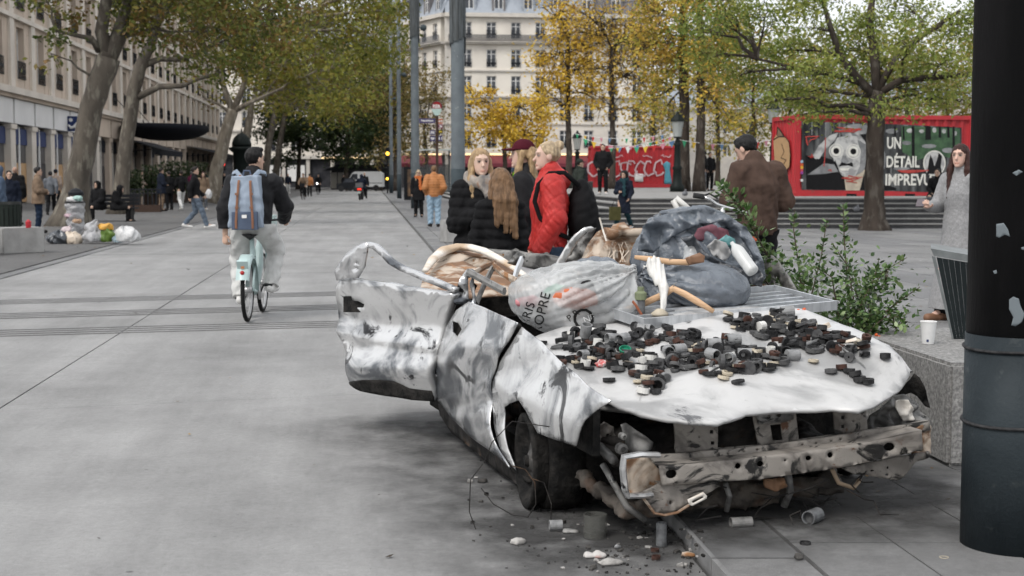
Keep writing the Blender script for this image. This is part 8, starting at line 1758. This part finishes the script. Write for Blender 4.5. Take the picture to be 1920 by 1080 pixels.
bunting('lower string of bunting before the small red container', (1090, 258, 62), (1268, 262, 60), 11, .35, .26); bunting('upper string of bunting above the small red container', (1075, 250, 66), (1268, 248, 60), 12, .25, .22); bunting('string of bunting between lamp post and brown jacket', (1274, 262, 60), (1445, 262, 64), 10, .2, .28); bunting('slanting string of bunting left of the lamp post', (1140, 278, 60), (1262, 255, 60), 10, .1, .16)
m_cred = mat('container_red', (.42, .024, .03), (.34, .02, .026), scale=1.2, rough=.5, c3=(.20, .05, .04), s3=3, t3=.7); m_credd = flat('container_red_dark', (.15, .012, .016), .5)
def container(label, c0, ddir, L, W, H_, name='shipping_container'):
 """c0: near left bottom corner; ddir: along the long front side"""
 o = empty(name, c0, label=label, cat='container'); f_ = Fr(c0, ddir); n_in = -1
 def bx(s0, s1, n0, n1, z0, z1, nm, m): b = MB(); f_.box(b, s0, s1, n0, n1, z0, z1); b.build(nm, m, o)
 for s in (0, L - .16):
  for n in (-.16, -W): bx(s, s + .16, n, n + .16, 0, H_, 'corner_post', m_cred)
 for z in (0, H_ - .14):
  for n in (-.14, -W): bx(.162, L - .162, n + (.004 if n > -1 else 0), n + .136, z + .004, z + (.26 if z == 0 else .136), 'side_rail', m_cred)
  for s in (0, L - .14): bx(s + .004, s + .136, -W + .162, -.162, z + .004, z + (.2 if z == 0 else .136), 'end_rail', m_cred)
 def corr(pfun, length, n):
  b = MB(); k = int(length / .28); P = []
  for i in range(k + 1):
   t = i / k * length; P += [(t, 0), (t + .10, 0), (t + .14, -.045), (t + .24, -.045)]
  P = [(min(t, length), d) for t, d in P]
  for i in range(len(P) - 1):
   if P[i + 1][0] - P[i][0] < 1e-4: continue
   b.raw([pfun(*P[i], .2), pfun(*P[i + 1], .2), pfun(*P[i + 1], H_ - .1), pfun(*P[i], H_ - .1)], [(0, 1, 2, 3)])
  b.build(n, m_cred, o)
 corr(lambda t, d, z: f_.p(.16 + t, -.05 + d, z), L - .32, 'front_panel'); corr(lambda t, d, z: f_.p(.05 - d, -.16 - t, z), W - .32, 'end_panel'); corr(lambda t, d, z: f_.p(L - .05 + d, -.16 - t, z), W - .32, 'end_panel'); corr(lambda t, d, z: f_.p(.16 + t, -W + .05 - d, z), L - .32, 'back_panel')
 b = MB(); b.raw([f_.p(.02, -.02, H_ - .02), f_.p(L - .02, -.02, H_ - .02), f_.p(L - .02, -W + .02, H_ - .02), f_.p(.02, -W + .02, H_ - .02)], [(0, 1, 2, 3)]); b.build('roof', m_cred, o)
 return o, f_
cA = Vector((9.14, 46.0, TZ)); dA = Vector((6.0, .85, 0)).normalized(); LA, HA = 6.06, 2.62
con, fA = container('big red shipping container with a painted mural on the terrace', cA, dA, LA, 2.44, HA)
def pa(x, y, n=.0): p = fA.p(0, n, 0); return onpl(x, y, p, fA.n)
def paint(name, pts, m, n=.004, thick=.002, step=9): return sheet_obj(name, pts, lambda x, y: pa(x, y, n), step, m, con, thick=thick, smooth=False)
m_mdark = mat('mural_dark', (.022, .023, .025), (.075, .078, .08), scale=2.2, rough=.6, stretch=(2, 2, .35), c3=(.16, .165, .165), s3=1.6, t3=.62); m_mgrey = mat('mural_grey', (.14, .145, .15), (.24, .245, .25), scale=3, rough=.6); m_mpale = mat('mural_pale', (.46, .46, .45), (.27, .27, .27), scale=3.5, rough=.6, lo=.42, hi=.6); m_mblack = flat('mural_black', (.012, .012, .013), .6); m_mwhite = flat('mural_white', (.66, .65, .60), .6); m_mgreen = mat('mural_green', (.05, .11, .05), (.02, .05, .025), scale=3, rough=.6); m_mred = flat('mural_red', (.42, .05, .04), .6); m_mskin = mat('mural_cream', (.50, .43, .33), (.36, .31, .25), scale=4, rough=.6)
paint('mural_ground', [(1503, 228), (1640, 231), (1803, 239), (1803, 362), (1660, 358), (1503, 356)], m_mdark, .003)
paint('mural_forest', [(1690, 236), (1800, 241), (1800, 300), (1755, 290), (1720, 300), (1692, 285)], m_mgreen, .006)
for (x, w, y1) in [(1678, 3, 256), (1694, 3, 262), (1712, 5, 300), (1740, 10, 262), (1762, 4, 258), (1778, 4, 258), (1788, 4, 300)]: paint('mural_trunk', [(x - w / 2, 237), (x + w / 2, 237), (x + w / 2 + 1, y1), (x - w / 2, y1)], m_mblack, .009)
for (x, y, w, h_) in [(1706, 245, 12, 9), (1728, 246, 10, 7), (1752, 244, 8, 10), (1790, 250, 9, 10), (1770, 246, 8, 8)]: paint('mural_sky', ring_px(x, y, w / 2, h_ / 2, 8), m_mpale, .0075)
# painted head: hand, hair, face, ring eyes, collar
paint('mural_coat', [(1510, 290), (1535, 300), (1560, 318), (1590, 330), (1640, 332), (1655, 345), (1680, 352), (1680, 357), (1512, 355)], m_mblack, .006)
paint('mural_brim', [(1514, 328), (1545, 306), (1575, 310), (1572, 322), (1545, 326)], m_mgrey, .008)
paint('mural_arm', [(1524, 292), (1536, 272), (1556, 254), (1572, 248), (1566, 262), (1548, 280), (1536, 298), (1528, 298)], m_mpale, .009)
paint('mural_hair', [(1575, 244), (1590, 234), (1610, 232), (1630, 236), (1634, 262), (1626, 282), (1610, 260), (1584, 262)], m_mgrey, .009)
paint('mural_face', [(1570, 258), (1590, 254), (1612, 256), (1626, 270), (1628, 300), (1618, 322), (1600, 332), (1580, 330), (1568, 316), (1562, 296), (1562, 272)], m_mpale, .012)
paint('mural_neck', [(1582, 328), (1622, 318), (1612, 357), (1586, 357)], m_mskin, .011)
for (x, y) in ((1568, 283), (1600, 284)):
 for i, (rx, m) in enumerate(((13.5, m_mwhite), (12, m_mpale), (10, m_mwhite), (5.6, m_mblack))): paint('mural_eye', ring_px(x, y, rx, rx * 1.02, 20), m, .015 + .003 * i, step=6)
paint('mural_nose', [(1580, 292), (1586, 292), (1592, 304), (1584, 308), (1576, 304)], m_mgrey, .015); paint('mural_moustache', [(1572, 312), (1578, 304), (1588, 307), (1598, 304), (1600, 313), (1590, 310), (1580, 311)], m_mblack, .018); paint('mural_mouth', [(1574, 315), (1594, 315), (1590, 320), (1577, 320)], m_mwhite, .018)
paint('mural_shade', [(1608, 262), (1626, 272), (1628, 300), (1618, 322), (1604, 330), (1612, 312), (1614, 290)], m_mgrey, .0145); paint('mural_shade', [(1566, 300), (1574, 322), (1586, 331), (1572, 322), (1563, 306)], m_mblack, .0145)
for q_ in ([(1578, 240), (1592, 236), (1606, 240), (1600, 246), (1586, 246)], [(1600, 248), (1612, 244), (1620, 252), (1610, 256)], [(1584, 252), (1594, 248), (1598, 254), (1588, 257)]): paint('mural_curl', q_, m_mpale, .0135)
paint('mural_hatdark', [(1612, 252), (1632, 250), (1634, 286), (1627, 284), (1622, 264)], m_mblack, .0155)
paint('mural_sleeve', [(1516, 300), (1530, 290), (1562, 300), (1566, 318), (1540, 322), (1520, 318)], m_mblack, .0075)
for i_ in range(9): x_ = 1508 + i_ * 13; paint('mural_drip', [(x_, 229), (x_ + 2.5, 229), (x_ + 2, 246 + (i_ * 7) % 22), (x_ + .5, 246 + (i_ * 7) % 22)], m_mgrey if i_ % 2 else m_mblack, .0045)
for (x_, y_, w_, h_) in [(1672, 246, 12, 5), (1700, 268, 9, 4), (1742, 274, 14, 4), (1778, 282, 12, 5), (1690, 316, 16, 3), (1790, 318, 8, 12), (1655, 300, 6, 20)]: paint('mural_smear', ring_px(x_, y_, w_, h_, 9), m_mgrey, .008)
rng = random.Random(8)
for k, (x, y, w, h_, n) in enumerate([(1522, 262, 26, 22, 9), (1526, 292, 26, 10, 7), (1590, 243, 60, 10, 14), (1600, 336, 44, 14, 12), (1712, 322, 60, 6, 10), (1545, 320, 30, 4, 6)]):
 b = MB(); pts = [pa(x + rng.uniform(-w / 2, w / 2), y + rng.uniform(-h_ / 2, h_ / 2), .022) for _ in range(n)]; b.tube(pts, .018, 5, flat=.2); b.build('graffiti_scrawl', m_mred, con)
b = MB(); b.tube([pa(1548, 258, .022), pa(1547, 290, .022), pa(1545, 312, .022)], .014, 5, flat=.2); b.build('graffiti_scrawl', m_mred, con)
def mtext(txt, x0, x1, y0, y1):
 A_, B_ = pa(x0, y1, .012), pa(x1, y1, .012); C3 = pa(x0, y0, .012); ex_ = (B_ - A_); lettering('painted_words', txt, .5, basis(A_, fA.d, (0, 0, 1), fA.n), m_mwhite, con, 1, .012, (ex_.length, (C3 - A_).z))
mtext('UN', 1663, 1689, 257, 279); mtext('DÉTAIL', 1662, 1724, 287, 314); mtext('IMPREVU', 1660, 1746, 326, 348)
paint('mural_roundel', ring_px(1752, 306, 21, 24, 24), m_mwhite, .010, step=8); paint('mural_roundel', ring_px(1752, 306, 19, 22, 24), m_mpale, .013, step=8); paint('mural_figure', [(1738, 326), (1742, 300), (1745, 290), (1749, 300), (1752, 312), (1757, 300), (1760, 286), (1766, 292), (1764, 312), (1766, 326)], m_mblack, .016)
for (y, c) in ((303, (.3, .4, .5)), (309, (.55, .1, .03)), (314, (.6, .35, .03)), (319, (.5, .05, .08)), (324, (.25, .05, .25)), (338, (.6, .6, .6))): paint('sticker', [(1501, y - 2.5), (1506, y - 2.5), (1506, y + 2.5), (1501, y + 2.5)], flat('sticker%d' % y, c, .5), .02)
for x in (1596, 1706): paint('fork_pocket', [(x - 9, 363), (x + 10, 363.5), (x + 10, 369.5), (x - 9, 369)], m_mblack, .008)
# graffito on its end
pe = fA.p(-.004, 0, 0); P_e = lambda x, y, k=.0: onpl(x, y, fA.p(-.012 - k, 0, 0), fA.d)
for nm, pts, m, k in (('graffiti_shape', [(1450, 262), (1458, 248), (1466, 254), (1478, 262), (1481, 290), (1480, 312), (1470, 322), (1460, 318), (1452, 300)], flat('graffiti_ochre', (.42, .26, .13), .6), 0), ('graffiti_shape', [(1456, 254), (1458, 238), (1463, 246), (1469, 254), (1464, 258)], flat('graffiti_brown', (.20, .13, .08), .6), .003)):
 sheet_obj(nm, pts, lambda x, y, k=k: P_e(x, y, k), 8, m, con, thick=.002, smooth=False)
for pts in ([(1450, 262), (1460, 256), (1472, 256), (1480, 268), (1482, 290), (1480, 314), (1470, 326), (1461, 320)], [(1465, 270), (1470, 284), (1464, 296), (1474, 300), (1466, 312), (1472, 318)], [(1457, 254), (1458, 238), (1464, 246), (1470, 256)]):
 b = MB(); b.tube([P_e(x, y, .008) for x, y in pts], .02, 5, flat=.3); b.build('graffiti_line', m_mblack, con)
# smaller container further back
cB = at(1108, 355, 84); cB.z = TZ; dB = Vector((1, .02, 0));
conB, fB = container('small-looking red container with white graffiti behind the man on the terrace', cB, dB, 5.2, 2.4, 2.45)
pb = lambda x, y, n=.012: onpl(x, y, fB.p(0, n, 0), fB.n)
m_gw = flat('graffiti_white', (.55, .42, .44), .6); m_gb = flat('graffiti_teal', (.08, .28, .36), .6)
rng = random.Random(17)
for i in range(9):
 x = 1112 + i * 15 + rng.uniform(-3, 3); y = 316; pts = [pb(x + 9 * math.cos(a) + rng.uniform(-3, 3), y + 14 * math.sin(a) + rng.uniform(-3, 3)) for a in np.linspace(.5, 5.6, 9)]; b = MB(); b.tube(pts, .055, 5, flat=.2); b.build('graffiti_letter', m_gw, conB)
for i, x in enumerate((1150, 1205, 1240)):
 b = MB(); b.tube([pb(x + k * 3, 293 + rng.uniform(-3, 3)) for k in range(7)], .03, 5, flat=.2); b.build('graffiti_tag', m_gw, conB)
sheet_obj('graffiti_figure', [(1245, 345), (1247, 320), (1243, 308), (1250, 302), (1257, 306), (1256, 320), (1260, 345)], lambda x, y: pb(x, y, .02), 6, m_gb, conB, thick=.003)
sheet_obj('pasted_notice', [(1190, 326), (1206, 326), (1206, 341), (1190, 340)], lambda x, y: pb(x, y, .02), 6, m_white, conB, thick=.003)
b0 = at(1100, 352, 50.5); b0.z = TZ; o = empty('equipment_case', b0, label='black equipment case beside the man on the terrace', cat='case'); b = MB(); b.box(b0 + Vector((0, 0, .22)), (.42, .4, .42)); b.build('box', m_blackp, o); b = MB(); b.box(b0 + Vector((0, 0, .45)), (.44, .42, .03)); b.build('lid', m_dgreyp, o)
for k, (px, py, Yp, z, lab) in enumerate([(1606, 397, 40.9, PZ + RISE * 3, 'grey pigeon perched on the steps'), (1284, 357, 44, TZ, 'grey pigeon on the terrace edge above the white bicycle')]):
 p = at(px, 400, Yp); p.z = z; q = np.array(p); tag(blob('pigeon', lambda P, q=q: smin(smin(ell(P, q + (0, 0, .11), (.09, .14, .075)), cap(P, q + (.0, -.10, .14), q + (.0, -.13, .22), .035, .03), .04), cap(P, q + (0, .1, .1), q + (0, .24, .07), .04, .02), .03), q - .2, q + .32, .016, flat('pigeon_grey', (.17, .175, .19), .7), None, p), lab, 'pigeon')
# handbag of the woman by the steps
p = at(1153, 400, 38.3); p.z = 1.5 - (400 - 332) * 38.3 / 2667; o = empty('shopping_bag', p, label='olive shopping bag carried by the woman in black coat', cat='bag'); b = MB(); b.box(p, (.30, .10, .36), .3); b.build('bag', cloth('olive', (.08, .075, .03)), o); b = MB(); b.tube([p + Vector((-.08, 0, .18)), p + Vector((0, .02, .42)), p + Vector((.08, 0, .18))], .01, 6); b.build('handle', C_['black'], o)
p = at(392, 400, 63.5); p.z = .75; q = np.array(p); tag(blob('white_carrier_bag', lambda P: ell(P, q, (.14, .1, .22)) + wob(P, 14, 1, .02), q - .35, q + .35, .03, flat('carrier_white', (.62, .62, .62), .5), None, p), 'white carrier bag right of the striding man', 'bag')
# ---- bicycles
m_mint = flat('mint_paint', (.44, .56, .55), .35, var=.08); m_tyre = flat('tyre', (.018, .018, .018), .8); m_rimm = flat('rim_alloy', (.42, .42, .42), .3, .6)
def bicycle(loc, yaw, label, frame_m, group=None):
 o = empty('bicycle', loc, yaw, label, 'bicycle', group)
 def P(mb, nm, m, sm=True, par=None): return mb.build(nm, m, par or o, smooth=sm, world=False)
 for y in (0, 1.08):
  M = look_along((0, y, .335), (1, 0, 0))
  b = MB(); b.lathe([(.29 + .045 * 0 + .022 * math.cos(a) + .022, .022 * math.sin(a)) for a in np.linspace(0, 2 * math.pi, 9)[:-1]], 36, M, closed=True); w = P(b, 'wheel', m_tyre)
  b = MB(); b.lathe([(.27, -.013), (.293, -.015), (.293, .015), (.27, .013)], 36, M, closed=True); P(b, 'rim', m_rimm, True, w)
  b = MB(); b.lathe([(0, -.05), (.035, -.05), (.035, .05), (0, .05)], 12, M); P(b, 'hub', m_rimm, True, w)
  b = MB()
  for k in range(16):
   a = 2 * math.pi * k / 16; b.tube([M @ Vector((.03 * math.cos(a + .6), .03 * math.sin(a + .6), .03 * (-1) ** k)), M @ Vector((.275 * math.cos(a), .275 * math.sin(a), 0))], .0022, 4)
  q = P(b, 'spokes', m_rimm, False, w)
 b = MB(); b.tube([(0, .47, .28), (0, .62, .33), (0, .86, .55), (0, .93, .80), (0, .94, .95)], [.04, .045, .045, .035, .03], 10); b.tube([(0, .47, .28), (0, .40, .55), (0, .35, .86)], .026, 10)
 for sx in (-.06, .06): b.tube([(sx * .6, .45, .28), (sx, 0, .335)], .014, 8); b.tube([(sx, 0, .335), (sx * .5, .37, .66)], .012, 8); b.tube([(sx, 1.08, .335), (sx, 1.0, .68), (sx * .4, .95, .78)], .016, 8)
 P(b, 'frame', frame_m)
 b = MB()
 for i in range(11):
  a0 = R(20 + i * 15); a1 = a0 + R(15)
  vs = [(x, -.37 * math.cos(a) * 1.0, .335 + .37 * math.sin(a)) for a in (a0, a1) for x in (-.055, .055)] + [(x, -.33 * math.cos(a), .335 + .33 * math.sin(a)) for a in (a0, a1) for x in (-.07, .07)]
  b.raw(vs, [(0, 1, 3, 2), (0, 2, 6, 4), (1, 5, 7, 3)])
 P(b, 'mudguard', frame_m)
 b = MB(); b.box((0, -.27, .585), (.11, .03, .16), M=Matrix.Rotation(.5, 4, 'X')); P(b, 'rear_fin', frame_m, False); b = MB(); b.lathe([(0, 0), (.022, 0), (.022, .02), (0, .02)], 12, look_along((0, -.30, .53), (0, -1, .2))); P(b, 'tail_lamp', flat('lamp_red', (.25, .01, .015), .3))
 b = MB(); b.box((0, -.292, .60), (.035, .006, .05)); P(b, 'sticker', flat('sticker_orange', (.5, .2, .08), .5), False)
 b = MB(); b.raw([(-.085, .20, .90), (.085, .20, .90), (.075, .30, .91), (.02, .50, .89), (-.02, .50, .89), (-.075, .30, .91), (0, .22, .84), (0, .48, .85)], [(0, 1, 2, 3, 4, 5), (1, 0, 6), (2, 1, 6, 7), (3, 2, 7), (4, 3, 7), (5, 4, 7, 6), (0, 5, 6)]); P(b, 'saddle', m_blackp)
 b = MB(); b.tube([(-.30, .72, 1.02), (-.26, .84, 1.04), (0, .94, 1.02), (.26, .84, 1.04), (.30, .72, 1.02)], .013, 8); b.tube([(0, .94, .92), (0, .94, 1.02)], .02, 8); P(b, 'handlebar', m_iron); b = MB(); b.box((0, 1.1, .98), (.30, .26, .2)); P(b, 'basket', frame_m, False)
 for sx in (-1, 1):
  b = MB(); ang = .3 if sx > 0 else .3 + math.pi; b.tube([(sx * .07, .47, .28), (sx * .09, .47 + .16 * math.cos(ang) * 0.4, .28 + .13 * (1 if sx > 0 else -1) * .5)], .010, 6); b.box((sx * .14, .47 + .06 * math.cos(ang), .28 + .065 * (1 if sx > 0 else -1)), (.10, .08, .02)); P(b, 'pedal', m_iron, False)
 b = MB(); b.lathe([(0, -.01), (.085, -.01), (.085, .01), (0, .01)], 18, look_along((.06, .47, .28), (1, 0, 0))); P(b, 'chain_ring', m_rimm); return o
bike = bicycle((-2.74, 14.68, 0), .03, 'mint green hire bicycle ridden by the man with the rucksack', m_mint)
for i, (px, Y, lab, c) in enumerate(((570, 95, 'dark bicycle of the far cyclist in pinkish-grey', 'f1'), (598, 122.5, 'dark bicycle with a lit front lamp far away', 'f2'))):
 q = clone(bike); q.location = (at(px, 400, Y).x, Y + .35, 0); q.rotation_euler = (0, 0, math.pi); q['label'] = lab
 for ch in q.children:
  if ch.name.split('.')[0] in ('frame', 'mudguard', 'rear_fin', 'basket'): ch.data = ch.data.copy(); ch.data.materials.clear(); ch.data.materials.append(m_iron)
 if i: b = MB(); b.lathe([(0, 0), (.07, 0), (.07, .03), (0, .03)], 12, look_along((0, 1.25, .95), (0, 1, 0))); b.build('front_lamp', glow('bike_lamp', (1, 1, .95), 4), q, world=False)
# blue rucksack of the cyclist
cz = Vector(cyc.location); _k = np.array(wpt(cyc, (-.03, -.17, 1.245))); _Rk = rotm(.03)
m_rblue = mat('rucksack_blue', (.29, .345, .42), (.24, .29, .36), scale=7, rough=.8, bump=.2, bscale=160); m_rdark = mat('rucksack_slate', (.075, .10, .15), (.06, .08, .125), scale=7, rough=.8); m_leather = flat('tan_leather', (.22, .10, .055), .6)
o = empty('blue_rucksack', Vector(_k) - Vector((0, 0, .27)), label='pale blue rucksack with tan leather straps on the cyclist', cat='rucksack')
def rk(P):
 q = (P - _k) @ _Rk; w = .135 - .10 * np.clip(q[:, 2], -.3, .3) * .75
 d = np.maximum(np.maximum(np.abs(q[:, 0]) - w, np.abs(q[:, 1]) - .095), np.abs(q[:, 2]) - .245); return smin(d, ell(q, (0, -.05, -.05), (.135, .09, .21)), .06) - .022 + wob(P, 16, 2, .008)
blob('bag', rk, _k - .45, _k + .45, .010, m_rblue, o)
def rp(x, y, z): return Vector(_k + _Rk @ np.array((x, y, z)))
_pp = np.array(rp(0, -.125, -.195))
def pocket(P): q = (P - _pp) @ _Rk; return np.maximum(np.maximum(np.abs(q[:, 0]) - .115, np.abs(q[:, 1]) - .03), np.abs(q[:, 2]) - .075) - .018
blob('front_pocket', pocket, _pp - .2, _pp + .2, .008, m_rdark, o)
b = MB(); b.box(rp(0, -.178, -.15), (.05, .004, .035)); b.build('woven_label', m_white, o)
for sx in (-1, 1):
 b = MB(); b.tube([rp(sx * .055, -.05, .275), rp(sx * .06, -.135, .2), rp(sx * .07, -.165, .05), rp(sx * .08, -.172, -.1), rp(sx * .085, -.18, -.2), rp(sx * .085, -.175, -.275)], .014, 6, flat=.4, up=(1, 0, 0)); b.build('leather_strap', m_leather, o)
 for z in (.08, -.06): b = MB(); b.box(rp(sx * .075, -.182, z), (.035, .006, .022)); b.build('buckle', m_leather, o)
 b = MB(); b.tube([rp(sx * .06, .06, .25), rp(sx * .12, .09, .315), rp(sx * .17, .20, .30), rp(sx * .18, .30, .18)], .026, 6, flat=.35); b.build('shoulder_strap', m_rblue, o)
b = MB(); b.tube([rp(-.04, .04, .27), rp(-.03, .04, .32), rp(.03, .04, .32), rp(.04, .04, .27)], .011, 6); b.build('grab_handle', m_rdark, o)
